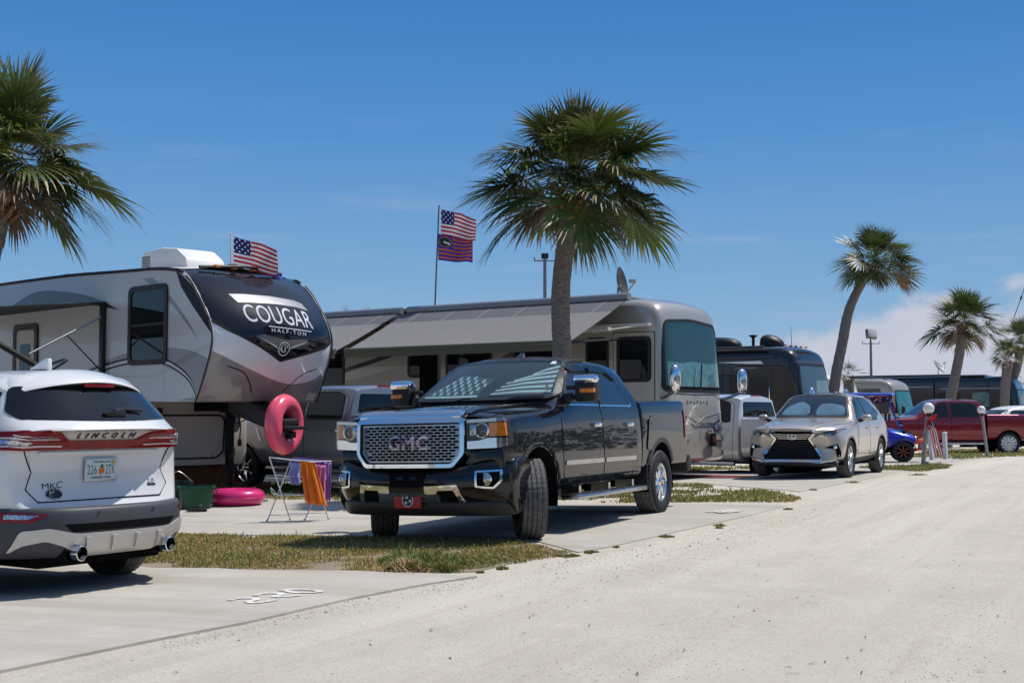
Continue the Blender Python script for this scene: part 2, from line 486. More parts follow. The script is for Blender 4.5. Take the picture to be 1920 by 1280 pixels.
# ================================================================= camera, sun, sky
cam=bpy.data.cameras.new('camera'); cam.lens=FPX/1920*36; cam.sensor_width=36; cam.clip_end=3000; cam.clip_start=.1
co=bpy.data.objects.new('camera',cam); co.location=(0,0,CAMH); co.rotation_euler=(PI/2+PITCH,0,0); COL.objects.link(co); scene.camera=co
SEL,SAZ=R(61),(.90,.40)       # sun height and ground direction towards it
sd=Vector((SAZ[0]*cos(SEL),SAZ[1]*cos(SEL),sin(SEL))).normalized()
sl=bpy.data.lights.new('sun','SUN'); sl.energy=4.25; sl.angle=R(.53); sl.color=(1,.955,.89)
so=bpy.data.objects.new('sun',sl); so.rotation_euler=sd.to_track_quat('Z','Y').to_euler(); so.location=(0,0,60); COL.objects.link(so)
scene.view_settings.view_transform='Standard'; scene.view_settings.look='None'; scene.view_settings.gamma=1; scene.view_settings.use_curve_mapping=False
scene.view_settings.exposure=EXPOSURE
scene.cycles.max_bounces=7; scene.cycles.transparent_max_bounces=12; scene.cycles.caustics_reflective=False; scene.cycles.caustics_refractive=False
scene.cycles.sample_clamp_indirect=6
try: scene.cycles.use_denoising=True
except Exception: pass
w=bpy.data.worlds.new('World'); scene.world=w; w.use_nodes=True
nt=w.node_tree; N=nt.nodes; L=nt.links; bg=N['Background']; bg.inputs[1].default_value=.14
sky=N.new('ShaderNodeTexSky'); sky.sky_type='NISHITA'; sky.sun_disc=False; sky.sun_elevation=SEL; sky.sun_rotation=math.atan2(SAZ[0],SAZ[1])
sky.air_density=1.0; sky.dust_density=.4; sky.ozone_density=1.6; sky.altitude=0
tc=N.new('ShaderNodeTexCoord')
sep=N.new('ShaderNodeSeparateXYZ'); L.new(tc.outputs['Generated'],sep.inputs[0])
def M(op,a,b=None,c=None):
    n=N.new('ShaderNodeMath'); n.operation=op
    for i,v in enumerate((a,b,c)):
        if v is None: continue
        if isinstance(v,(int,float)): n.inputs[i].default_value=v
        else: L.new(v,n.inputs[i])
    return n.outputs[0]
def MR(v,a,b,c=0,d=1,smooth=True):
    n=N.new('ShaderNodeMapRange'); n.interpolation_type='SMOOTHSTEP' if smooth else 'LINEAR'
    n.inputs[1].default_value=a; n.inputs[2].default_value=b; n.inputs[3].default_value=c; n.inputs[4].default_value=d
    L.new(v,n.inputs[0]); return n.outputs[0]
# low cumulus bank towards the right and faint streaks above it
az=M('ARCTAN2',sep.outputs[0],sep.outputs[1])      # 0 straight ahead, + to the right
el=sep.outputs[2]
cb=N.new('ShaderNodeCombineXYZ'); L.new(M('MULTIPLY',az,1.0),cb.inputs[0]); L.new(M('MULTIPLY',el,1.5),cb.inputs[1])
n1=N.new('ShaderNodeTexNoise'); n1.inputs['Scale'].default_value=11; n1.inputs['Detail'].default_value=8; n1.inputs['Roughness'].default_value=.55
L.new(cb.outputs[0],n1.inputs['Vector'])
n0=N.new('ShaderNodeTexNoise'); n0.inputs['Scale'].default_value=3.2; n0.inputs['Detail'].default_value=2
L.new(cb.outputs[0],n0.inputs['Vector'])
top=M('ADD',M('MULTIPLY',MR(az,.08,.36),.055),M('ADD',M('MULTIPLY',M('SUBTRACT',n1.outputs['Fac'],.5),.11),.036))
side=MR(az,.13,.21)
edge=MR(M('SUBTRACT',top,el),-.004,.018)
bankm=M('MULTIPLY',M('MULTIPLY',edge,side),MR(el,-.005,.03,.35,1))
soft=MR(n1.outputs['Fac'],.30,.72,.62,1.0)
bankm=M('MULTIPLY',bankm,soft)
n2=N.new('ShaderNodeTexNoise'); n2.inputs['Scale'].default_value=6; n2.inputs['Detail'].default_value=7; n2.inputs['Roughness'].default_value=.6
cb2=N.new('ShaderNodeCombineXYZ'); L.new(az,cb2.inputs[0]); L.new(M('MULTIPLY',el,7),cb2.inputs[1]); L.new(cb2.outputs[0],n2.inputs['Vector'])
wisp=M('MULTIPLY',MR(n2.outputs['Fac'],.50,.78),M('MULTIPLY',MR(el,.03,.10),MR(el,.26,.12)))
wisp=M('MULTIPLY',wisp,.22)
hz=MR(el,.16,-.01,0,.12)
mixv=M('MAXIMUM',M('MAXIMUM',bankm,wisp),0.0)
rp_=N.new('ShaderNodeValToRGB'); e=rp_.color_ramp.elements
def skyc(r,g,b_): return tuple(v for v in lin('%02x%02x%02x'%(r,g,b_))[:3])+(1,)
for i,(p_,c_) in enumerate(((0,(172,193,213)),(.10,(146,181,213)),(.20,(125,170,211)),(.42,(88,146,206)),(.62,(66,127,194)),(1,(40,95,165)))):
    q=e[i] if i<2 else e.new(p_)
    q.position=p_; q.color=skyc(*c_)
L.new(MR(el,0,.5,0,1,False),rp_.inputs[0])
sc_=N.new('ShaderNodeVectorMath'); sc_.operation='SCALE'; sc_.inputs['Scale'].default_value=1/.14; L.new(rp_.outputs[0],sc_.inputs[0])
hs=N.new('ShaderNodeMix'); hs.data_type='RGBA'; L.new(MR(el,.30,.6,.0,1),hs.inputs[0]); L.new(sc_.outputs[0],hs.inputs[6]); L.new(sky.outputs[0],hs.inputs[7])
mx=N.new('ShaderNodeMix'); mx.data_type='RGBA'; L.new(hs.outputs[2],mx.inputs[6]); mx.inputs[7].default_value=(4.9,4.55,4.95,1)
L.new(M('MULTIPLY',mixv,.78),mx.inputs[0]); L.new(mx.outputs[2],bg.inputs[0])

# ================================================================= ground
def ground_mat(name,c1,c2,c3,grit=.5,tracks=True,rough=.95,conc=False):
    m,nt,p=_new(name); N=nt.nodes; L=nt.links
    p.inputs['Roughness'].default_value=rough; p.inputs['Specular IOR Level'].default_value=.15
    tc=N.new('ShaderNodeTexCoord'); mp=N.new('ShaderNodeMapping'); mp.inputs['Rotation'].default_value=(0,0,R(-64.7)); L.new(tc.outputs['Object'],mp.inputs[0])
    def noise_(scale,det=6,rg=.6,vec=None,st=None):
        n=N.new('ShaderNodeTexNoise'); n.inputs['Scale'].default_value=scale; n.inputs['Detail'].default_value=det; n.inputs['Roughness'].default_value=rg
        if st:
            m2=N.new('ShaderNodeMapping'); m2.inputs['Scale'].default_value=st; L.new(mp.outputs[0],m2.inputs[0]); L.new(m2.outputs[0],n.inputs['Vector'])
        else: L.new(vec or mp.outputs[0],n.inputs['Vector'])
        return n.outputs['Fac']
    def mr(v,a,b,c=0,d=1):
        n=N.new('ShaderNodeMapRange'); n.inputs[1].default_value=a; n.inputs[2].default_value=b; n.inputs[3].default_value=c; n.inputs[4].default_value=d; L.new(v,n.inputs[0]); return n.outputs[0]
    def mix(f,a,b):
        n=N.new('ShaderNodeMix'); n.data_type='RGBA'; 
        if isinstance(f,float): n.inputs[0].default_value=f
        else: L.new(f,n.inputs[0])
        for i,v in ((6,a),(7,b)):
            if isinstance(v,tuple): n.inputs[i].default_value=lin(v)
            else: L.new(v,n.inputs[i])
        return n.outputs[2]
    col=mix(mr(noise_(.35,4),.35,.65),c1,c2)
    col=mix(mr(noise_(1.6,8,.7),.48,.75,0,.8),col,c3)
    if tracks:
        tr=noise_(.9,5,.55,st=(.10,1.5,1)); col=mix(mr(tr,.46,.64,0,.7),col,c3)
        tr2=noise_(2.4,4,.6,st=(.06,2.2,1)); col=mix(mr(tr2,.52,.70,0,.36),col,(c1[0]*.80,c1[1]*.76,c1[2]*.70))
    fine=noise_(30,6,.8)
    col=mix(mr(fine,.52,.72,0,grit),col,(c1[0]*.62,c1[1]*.60,c1[2]*.57))
    vo=N.new('ShaderNodeTexVoronoi'); vo.inputs['Scale'].default_value=24 if not conc else 60; L.new(mp.outputs[0],vo.inputs['Vector'])
    sp=mr(vo.outputs['Distance'],.14,.05); rn=N.new('ShaderNodeMath'); rn.operation='MULTIPLY'
    sepc=N.new('ShaderNodeSeparateColor'); L.new(vo.outputs['Color'],sepc.inputs[0]); L.new(mr(sepc.outputs[0],.80,.82),rn.inputs[0]); L.new(sp,rn.inputs[1])
    rn2=N.new('ShaderNodeMath'); rn2.operation='MULTIPLY'; L.new(rn.outputs[0],rn2.inputs[0]); L.new(mr(noise_(.8,4),.42,.6),rn2.inputs[1])
    col=mix(rn2.outputs[0],col,(c1[0]*.42,c1[1]*.40,c1[2]*.37))
    if conc:
        st_=noise_(.7,7,.65,st=(2.2,.25,1)); col=mix(mr(st_,.46,.66,0,.8),col,(c1[0]*.72,c1[1]*.70,c1[2]*.67))
        cr=noise_(2.2,9,.8); col=mix(mr(cr,.60,.72,0,.6),col,(c1[0]*1.15,c1[1]*1.12,c1[2]*1.06))
    L.new(col,p.inputs['Base Color'])
    b=N.new('ShaderNodeBump'); b.inputs['Strength'].default_value=.75 if not conc else .25; b.inputs['Distance'].default_value=.02
    ad=N.new('ShaderNodeMath'); ad.operation='ADD'; L.new(fine,ad.inputs[0]); L.new(noise_(9,4),ad.inputs[1]); L.new(ad.outputs[0],b.inputs['Height']); L.new(b.outputs[0],p.inputs['Normal'])
    return m
SAND=ground_mat('crushed_shell',(.56,.508,.428),(.50,.452,.38),(.625,.573,.488),.52)
CONC=ground_mat('weathered_concrete',(.49,.455,.395),(.41,.385,.335),(.55,.515,.45),.40,False,.9,True)
def axis_(a,b,lo,hi,fine):
    xs=list(np.arange(lo,hi,fine)); s=fine; x=lo
    while x>a: s*=1.35; x-=s; xs.insert(0,x)
    s=fine; x=hi
    while x<b: xs.append(x); s*=1.35; x+=s
    xs.append(x); return xs
def build_ground():
    xs=axis_(-900,900,-14,22,.5); ys=axis_(-60,1500,2,62,.5)
    V=[];F=[];n=len(xs)
    for y in ys:
        for x in xs:
            z=zg(x,y)
            s=RN[0]*x+RN[1]*y
            if s<5.2 and y<60: z+=.012*noise.noise(Vector((s*1.6,(RD[0]*x+RD[1]*y)*.12,0)))*min(1,(5.2-s)/1.5)-.0
            V.append((x,y,z))
    for j in range(len(ys)-1):
        for i in range(n-1): F.append((j*n+i,j*n+i+1,(j+1)*n+i+1,(j+1)*n+i))
    o=mesh_obj('road',V,F,SAND,None,60); tag(o,'pale crushed shell road with faint tyre tracks','road',kind='structure')
build_ground()
def slab(name,px,label,h=.016,noise_amp=.05,m=None):
    P=[gp(*p) for p in px]; pts=[]
    for i,a in enumerate(P):
        b=P[(i+1)%len(P)]; d=(b-a).length; k=max(1,int(d/.25))
        for j in range(k):
            q=a.lerp(b,j/k); w_=noise.noise(Vector((q.x*1.7,q.y*1.7,3)))*noise_amp
            pts.append((q.x+w_*.7,q.y+w_))
    vs,fs=tri2d([pts],.8)
    V=[(x,y,zg(x,y)+h) for x,y in vs]; F=[]
    for f in fs:
        a,b,c=[Vector(V[i]) for i in f[:3]]
        F.append(f if (b-a).cross(c-a).z>0 else f[::-1])
    ed=set((f[i],f[(i+1)%len(f)]) for f in F for i in range(len(f)))
    for a,b in list(ed):
        if (b,a) not in ed:
            k=len(V); V+=[V[a],V[b],(V[b][0],V[b][1],V[b][2]-.12),(V[a][0],V[a][1],V[a][2]-.12)]; F.append((k,k+3,k+2,k+1))
    o=mesh_obj(name,V,F,m or CONC,None,30); return tag(o,label,'pavement',kind='structure')
slab('concrete_pad',[(893,1083),(792,1098),(664,1123),(459,1170),(280,1204),(0,1262),(-500,1370),(-900,1150),(-300,1020),(0,1038),(90,1045),(290,1066),(600,1072),(800,1077)],'near concrete parking pad with a painted number')
slab('concrete_pad',[(1085,1036),(1160,1022),(1300,990),(1400,968),(1475,949),(1440,943),(1060,944),(650,938),(380,934),(100,925),(-200,930),(-300,985),(0,995),(300,1001),(650,1006),(1000,1013)],'concrete pad under the black pickup and drying rack',.009)
slab('concrete_pad',[(1000,902),(1300,905),(1400,914),(1500,922),(1560,911),(1650,894),(1720,876),(1660,872),(1400,880),(1000,884)],'concrete pad under the tan crossover',.009)
slab('concrete_pad',[(1560,871),(1760,868),(1850,858),(1840,853),(1700,856),(1560,861)],'concrete pad under the blue golf cart',.009)

PAINT=mat('worn_white_paint',(.66,.65,.62),.85,0,var=.5,vscale=16,vcol=(.46,.43,.375))
def painted(name,strokes,label,width=.09):
    """painted figure lying on a pad, strokes in pixels of where it lies"""
    b=B()
    for st in strokes:
        P=[gp(*p) for p in st]; P=[Vector(p) for p in curve([tuple(p) for p in P],6)] if len(P)>2 else P
        Q=[]
        k=len(P)
        for i,p in enumerate(P):
            t=(P[min(i+1,k-1)]-P[max(i-1,0)]); t.z=0; t.normalize(); nn=Vector((-t.y,t.x,0))*(width/2)
            Q.append((p+nn,p-nn))
        V=[];F=[]
        for a,c in Q: V+=[(a.x,a.y,zg(a.x,a.y)+.0205),(c.x,c.y,zg(c.x,c.y)+.0205)]
        for i in range(k-1): F.append((2*i,2*i+1,2*i+3,2*i+2))
        b.add(V,F)
    o=b.obj(name,PAINT); tag(o,label,'marking',kind='structure'); return o
painted('painted_number',[[(429,1130),(438,1128)],[(441,1126.5),(462,1125.5),(478,1126),(478,1129),(466,1132),(476,1134.5),(496,1132.5),(517,1129)],
  [(477,1121),(484,1119)],[(484,1118),(504,1116),(522,1116.5),(527,1119),(516,1122.5),(517,1124)],[(517,1124),(540,1122.5),(566,1119.7)],
  [(545,1113.5),(534,1111),(528,1110.5),(546,1109),(572,1109.3),(600,1112),(586,1115),(560,1115.5),(545,1113.5)]],'large white painted number on the near pad',.058)
painted('painted_number',[[(1322,961.5),(1340,960.5),(1352,963),(1362,959.5)],[(1345,959.5),(1385,960),(1360,962.5)],[(1356,957.5),(1396,958.3)]],'white painted number on the pad behind the pickup',.07)

# ---------------------------------------------------------------- grass
GRASSM=attr_mat('grass_blades',.6,.25,.25)
def in_poly(x,y,P):
    c=False;j=len(P)-1
    for i in range(len(P)):
        if (P[i][1]>y)!=(P[j][1]>y) and x<(P[j][0]-P[i][0])*(y-P[i][1])/(P[j][1]-P[i][1])+P[i][0]: c=not c
        j=i
    return c
def edge_dist(x,y,P):
    d=9
    for i in range(len(P)):
        a=P[i-1];b=P[i]; vx,vy=b[0]-a[0],b[1]-a[1]; t=max(0,min(1,((x-a[0])*vx+(y-a[1])*vy)/(vx*vx+vy*vy+1e-9)))
        d=min(d,math.hypot(x-a[0]-vx*t,y-a[1]-vy*t))
    return d
def grass(name,zones,label,seed=1):
    rg=random.Random(seed); V=[];F=[];C=[]
    for px,count,h,dry,patchy,fr,sc in zones:
        P=[(p.x,p.y) for p in (gp(*q) for q in px)]
        x0,x1=min(p[0] for p in P),max(p[0] for p in P); y0,y1=min(p[1] for p in P),max(p[1] for p in P)
        n=0;tries=0
        while n<count and tries<count*14:
            tries+=1
            x=rg.uniform(x0,x1); y=rg.uniform(y0,y1)
            if not in_poly(x,y,P): continue
            nv=noise.noise(Vector((x*fr,y*fr,seed*3.1)))*.6+noise.noise(Vector((x*fr*3.3,y*fr*3.3,5)))*.4
            ed=edge_dist(x,y,P)
            if nv*.5+.5 < patchy+rg.uniform(-.06,.06)+max(0,.22-ed)*1.6: continue
            n+=1
            dv=noise.noise(Vector((x*.9,y*.9,9.7)))*.9+noise.noise(Vector((x*3.1,y*3.1,2)))*.5
            isdry=rg.random()<dry+dv*.45
            hh=h*rg.uniform(.45,1.25)*(.75+.5*max(0,nv+.3))*(.7 if isdry else 1)*min(1,.35+ed*2.2)*(rg.uniform(1.3,2.0) if rg.random()<.05 else 1)
            a=rg.uniform(0,2*PI); ln=rg.uniform(.15,.9)*hh; ww=rg.uniform(.003,.0065)*sc
            dx,dy=cos(a),sin(a); qx,qy=-dy*ww,dx*ww; z=zg(x,y)
            k=len(V)
            V+=[(x-qx,y-qy,z-.01),(x+qx,y+qy,z-.01),(x+dx*ln*.4+qx*.8,y+dy*ln*.4+qy*.8,z+hh*.62),(x+dx*ln*.4-qx*.8,y+dy*ln*.4-qy*.8,z+hh*.62),(x+dx*ln,y+dy*ln,z+hh*.9)]
            F+=[(k,k+1,k+2,k+3),(k+3,k+2,k+4)]
            if isdry: c=(.40+rg.uniform(-.08,.09),.31+rg.uniform(-.06,.05),.115+rg.uniform(-.04,.03))
            else: c=(.15+rg.uniform(-.05,.07),.175+rg.uniform(-.05,.055),.045+rg.uniform(-.016,.02))
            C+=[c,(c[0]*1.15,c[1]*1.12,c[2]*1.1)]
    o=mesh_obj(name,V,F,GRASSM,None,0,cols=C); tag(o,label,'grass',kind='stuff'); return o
ZA=[(60,1032),(290,999),(650,1004),(1000,1012),(1082,1037),(1010,1050),(905,1076),(850,1079),(600,1075),(290,1067),(90,1046)]
slab('verge_soil',[(85,1043),(290,1003),(650,1008),(1000,1016),(1060,1036),(1000,1047),(900,1071),(850,1074),(600,1070),(290,1062),(100,1044)],'sandy brown soil under the near verge',.006,.12,ground_mat('verge_earth',(.30,.25,.175),(.24,.20,.14),(.38,.33,.25),.6,False))['kind']='structure'
slab('verge_soil',[(-100,907),(300,908),(420,907),(640,908),(650,935),(440,933),(300,930),(-100,922)],'sandy brown soil under the strip behind the drying rack',.006,.12,MATS['verge_earth'])['kind']='structure'
ZA2=[(690,1055),(740,1048),(850,1050),(900,1062),(890,1082),(820,1080),(700,1078)]
ZB=[(1030,908),(1200,907),(1330,907),(1480,923),(1530,935),(1500,944),(1440,944),(1260,945),(1030,946)]
ZC=[(-100,905),(300,906),(420,905),(640,906),(660,940),(440,937),(300,934),(-100,926)]
ZD=[(1600,876),(1690,874),(1730,871),(1790,872),(1785,878),(1730,884),(1650,882)]
ZE=[(1700,858),(1730,845),(1920,842),(1990,846),(1960,855),(1890,856),(1800,862),(1720,858)]
grass('grass',[(ZA,35000,.056,.80,.38,.9,1.1),(ZA2,6500,.10,.10,.46,1.3,1.3),(ZB,9000,.055,.38,.52,.7,2.2),(ZC,13000,.075,.45,.36,.6,1.9),
  (ZD,4200,.07,.30,.34,.9,2.6),(ZE,7000,.08,.45,.34,.6,3.2),
  ([(1000,880),(1280,876),(1420,874),(1420,880),(1280,884),(1000,888)],4000,.07,.25,.40,.8,2.4)],'short green and dry grass on the verges between pads')
def tufts():
    z=[]
    for x,y,w_,h_ in ((740,1119,26,4),(730,1117,10,3),(880,1085,28,6),(1060,1042,60,7),(1105,1035,40,6),(1180,1022,34,5),(1160,1026,30,4),(1250,1006,36,4),(1290,1000,50,5),(1350,985,26,5),(1345,990,20,4),(1400,976,30,4),(1450,974,40,3),(1480,955,30,4),(1530,918,30,4),(1600,904,40,4),(1500,930,50,4),(1420,938,60,4),(1690,880,40,4),(1720,890,40,3),(1000,1044,60,6),(940,1066,50,8),(905,1074,40,6)):
        z.append(([(x-w_/2,y),(x,y-h_/2),(x+w_/2,y),(x,y+h_/2)],int(170+w_*5),.04,.5,.32,2.0,1.7))
    return z
grass('weed_tufts',tufts(),'small weed tufts along the pad edges',5)
def straw():
    c=gp(765,1072); rg=random.Random(4); V=[];F=[];C=[]
    for i in range(900):
        a=rg.uniform(0,2*PI); r=rg.gauss(0,.12); x,y=c.x+cos(a)*r*1.15,c.y+sin(a)*r; a2=rg.uniform(0,PI); l=rg.uniform(.04,.12); z=zg(x,y)+max(0,.09-abs(r)*.35)*rg.random()
        t=Vector((cos(a2)*l,sin(a2)*l,rg.uniform(-.03,.05))); q=Vector((-sin(a2)*.003,cos(a2)*.003,0)); p=Vector((x,y,z))
        k=len(V); V+=[p-q,p+q,p+t+q,p+t-q]; F.append((k,k+1,k+2,k+3)); cc=rg.uniform(.8,1.15); C.append((.40*cc,.27*cc,.14*cc))
    tag(mesh_obj('straw_clump',V,F,GRASSM,None,0,cols=C),'small clump of dry tan straw at the verge edge','straw',kind='stuff')
straw()
def pebbles():
    rg=random.Random(9); V=[];F=[];C=[]
    def stone(p,r,c):
        k=len(V); n=6
        for j in range(n): V.append((p.x+r*cos(j*PI/3)*rg.uniform(.7,1.2),p.y+r*sin(j*PI/3)*rg.uniform(.7,1.2),p.z+.15*r))
        V.append((p.x+rg.uniform(-.3,.3)*r,p.y+rg.uniform(-.3,.3)*r,p.z+r*rg.uniform(.5,.9)))
        for j in range(n): V.append((p.x+r*.8*cos(j*PI/3),p.y+r*.8*sin(j*PI/3),p.z-.3*r))
        for j in range(n):
            F.append((k+j,k+(j+1)%n,k+n)); F.append((k+n+1+j,k+n+1+(j+1)%n,k+(j+1)%n,k+j)); C.extend([c,c])
    for i in range(5200):
        if i<2600: px=rg.uniform(0,1920); py=1280-abs(rg.gauss(0,150)); r=rg.uniform(.0015,.0042)
        elif i<3700:
            u=rg.random(); px=rg.uniform(300,1000); py=np.interp(px,(0,280,459,664,792,893),(1262,1204,1170,1123,1098,1083))+abs(rg.gauss(0,16)); r=rg.uniform(.002,.0055)
        else:
            px=rg.uniform(1000,1920); py=np.interp(px,(1000,1160,1300,1470,1660,1860),(1062,1026,996,953,892,860))+abs(rg.gauss(0,30)); r=rg.uniform(.003,.0065)
        if rg.random()<.02: r*=2.4
        if py<862: continue
        if px<890 and py<np.interp(px,(0,280,459,664,792,893),(1262,1204,1170,1123,1098,1083)): continue
        p=gp(px,py); v=rg.choice((.20,.28,.34,.40,.46,.55,.62,.66)); stone(p,r,(v,v*.94,v*.85))
    tag(mesh_obj('pebbles',V,F,attr_mat('pebble',.9,.2),None,0,cols=C),'small stones and shell bits scattered over the road','gravel',kind='stuff')
    V=[];F=[];C=[]
    for i in range(170):
        px=rg.uniform(300,1900); py=rg.uniform(900,1270)
        if py<np.interp(px,(0,664,893,1160,1470,1900),(1262,1123,1083,1026,955,862)): continue
        p=gp(px,py); a=rg.uniform(0,PI); l=rg.uniform(.02,.08); q=Vector((-sin(a),cos(a),0))*.003; t=Vector((cos(a)*l,sin(a)*l,0)); k=len(V)
        p.z+=.006; V+=[p-q,p+q,p+t*.5+q+Vector((0,0,.006)),p+t*.5-q+Vector((0,0,.006)),p+t+q,p+t-q]; F+=[(k,k+1,k+2,k+3),(k+3,k+2,k+4,k+5)]; C+=[(.06,.045,.03)]*2
    tag(mesh_obj('twigs',V,F,attr_mat('pebble',.9,.2),None,0,cols=C),'tiny dark twigs lying on the road','twig',kind='stuff')
pebbles()

# ================================================================= palms
LEAFM=attr_mat('palm_frond',.42,.45,.22)
def bark_mat():
    m,nt,p=_new('palm_bark'); N=nt.nodes; L=nt.links
    tc=N.new('ShaderNodeTexCoord'); mp=N.new('ShaderNodeMapping'); mp.inputs['Scale'].default_value=(5,5,26); L.new(tc.outputs['Object'],mp.inputs[0])
    n=N.new('ShaderNodeTexNoise'); n.inputs['Scale'].default_value=1.6; n.inputs['Detail'].default_value=7; n.inputs['Roughness'].default_value=.7; L.new(mp.outputs[0],n.inputs['Vector'])
    r=N.new('ShaderNodeValToRGB'); r.color_ramp.elements[0].position=.3; r.color_ramp.elements[0].color=(.075,.062,.052,1); r.color_ramp.elements[1].position=.72; r.color_ramp.elements[1].color=(.34,.30,.26,1)
    L.new(n.outputs['Fac'],r.inputs[0]); L.new(r.outputs[0],p.inputs['Base Color']); p.inputs['Roughness'].default_value=.95
    b=N.new('ShaderNodeBump'); b.inputs['Strength'].default_value=.9; b.inputs['Distance'].default_value=.03; L.new(n.outputs['Fac'],b.inputs['Height']); L.new(b.outputs[0],p.inputs['Normal'])
    return m
BARK=bark_mat()
def frond(V,F,C,rg,base,D,pet,Lb,droop,dead,nl=19,seg=5,thin=1.0):
    """fan leaf: stalk, then leaflets joined near the middle and hanging at their tips"""
    g=Vector((0,0,-1)); D=D.normalized()
    S=D.cross(Vector((0,0,1)))
    if S.length<.05: S=Vector((1,0,0))
    S.normalize(); U=S.cross(D).normalized()
    tw=rg.uniform(-.5,.5); S,U=S*cos(tw)+U*sin(tw),U*cos(tw)-S*sin(tw)
    if dead: c0=rg.choice(((.20,.135,.075),(.15,.10,.06),(.26,.19,.12)))
    else:
        k=rg.uniform(.7,1.25); c0=(.066*k+rg.uniform(0,.025),.098*k+rg.uniform(-.01,.02),.026*k)
    # stalk
    pts=[]; 
    for i in range(5):
        t=i/4; pts.append(base+D*pet*t+g*(pet*droop*.22*t*t))
    for i in range(4):
        w_=.022*(1-i*.12)*thin; k=len(V); V.extend([pts[i]-S*w_,pts[i]+S*w_,pts[i+1]+S*w_*.85,pts[i+1]-S*w_*.85]); F.append((k,k+1,k+2,k+3))
        C.append((.12,.13,.04) if not dead else (.17,.12,.07))
    end=pts[-1]; D2=(pts[-1]-pts[-2]).normalized(); S2=S; U2=S2.cross(D2).normalized()
    spread=R(rg.uniform(100,128)) if not dead else R(rg.uniform(45,80))
    for i in range(-nl,nl+1):
        th=spread*i/nl+rg.uniform(-.03,.03); f=abs(i)/nl
        ll=Lb*(1-.34*f*f)*rg.uniform(.86,1.08)
        cost=end+D2*(Lb*.16*(1-f))+g*(Lb*.05*(1-f)*droop)
        dr=D2*cos(th)+S2*sin(th)+U2*(.28*f+rg.uniform(-.07,.07))
        dr.normalize()
        tipdroop=droop*rg.uniform(.55,1.35)*(.55+.5*f)
        k=len(V); P=[];side=(S2*cos(th)-D2*sin(th)).normalized()
        brk=rg.random()<.16; prev=cost; d=Vector(dr); stp=ll/seg
        for j in range(seg+1):
            t=j/seg
            P.append(Vector(prev))
            bend=tipdroop*(.10+.55*t*t)*(1.9 if brk and t>.45 else 1)
            d=(d+g*bend*.55).normalized(); prev=prev+d*stp
        dth=spread/nl
        for j,p in enumerate(P):
            t=j/seg; r=t*ll
            w_=min(r*dth*.56+.003,.027*Lb)*(1 if t<.5 else max(.06,(1-t)/.5))*thin
            fold=U2*(w_*.35)
            V.append(p-side*w_-fold*0); V.append(p+side*w_+fold)
        for j in range(seg):
            F.append((k+2*j,k+2*j+1,k+2*j+3,k+2*j+2)); t=(j+.5)/seg
            kk=rg.uniform(.82,1.18)
            c=[x*kk for x in c0]
            if not dead and t>.72 and rg.random()<.45: c=[.24*kk,.19*kk,.105*kk]
            C.append(tuple(c))
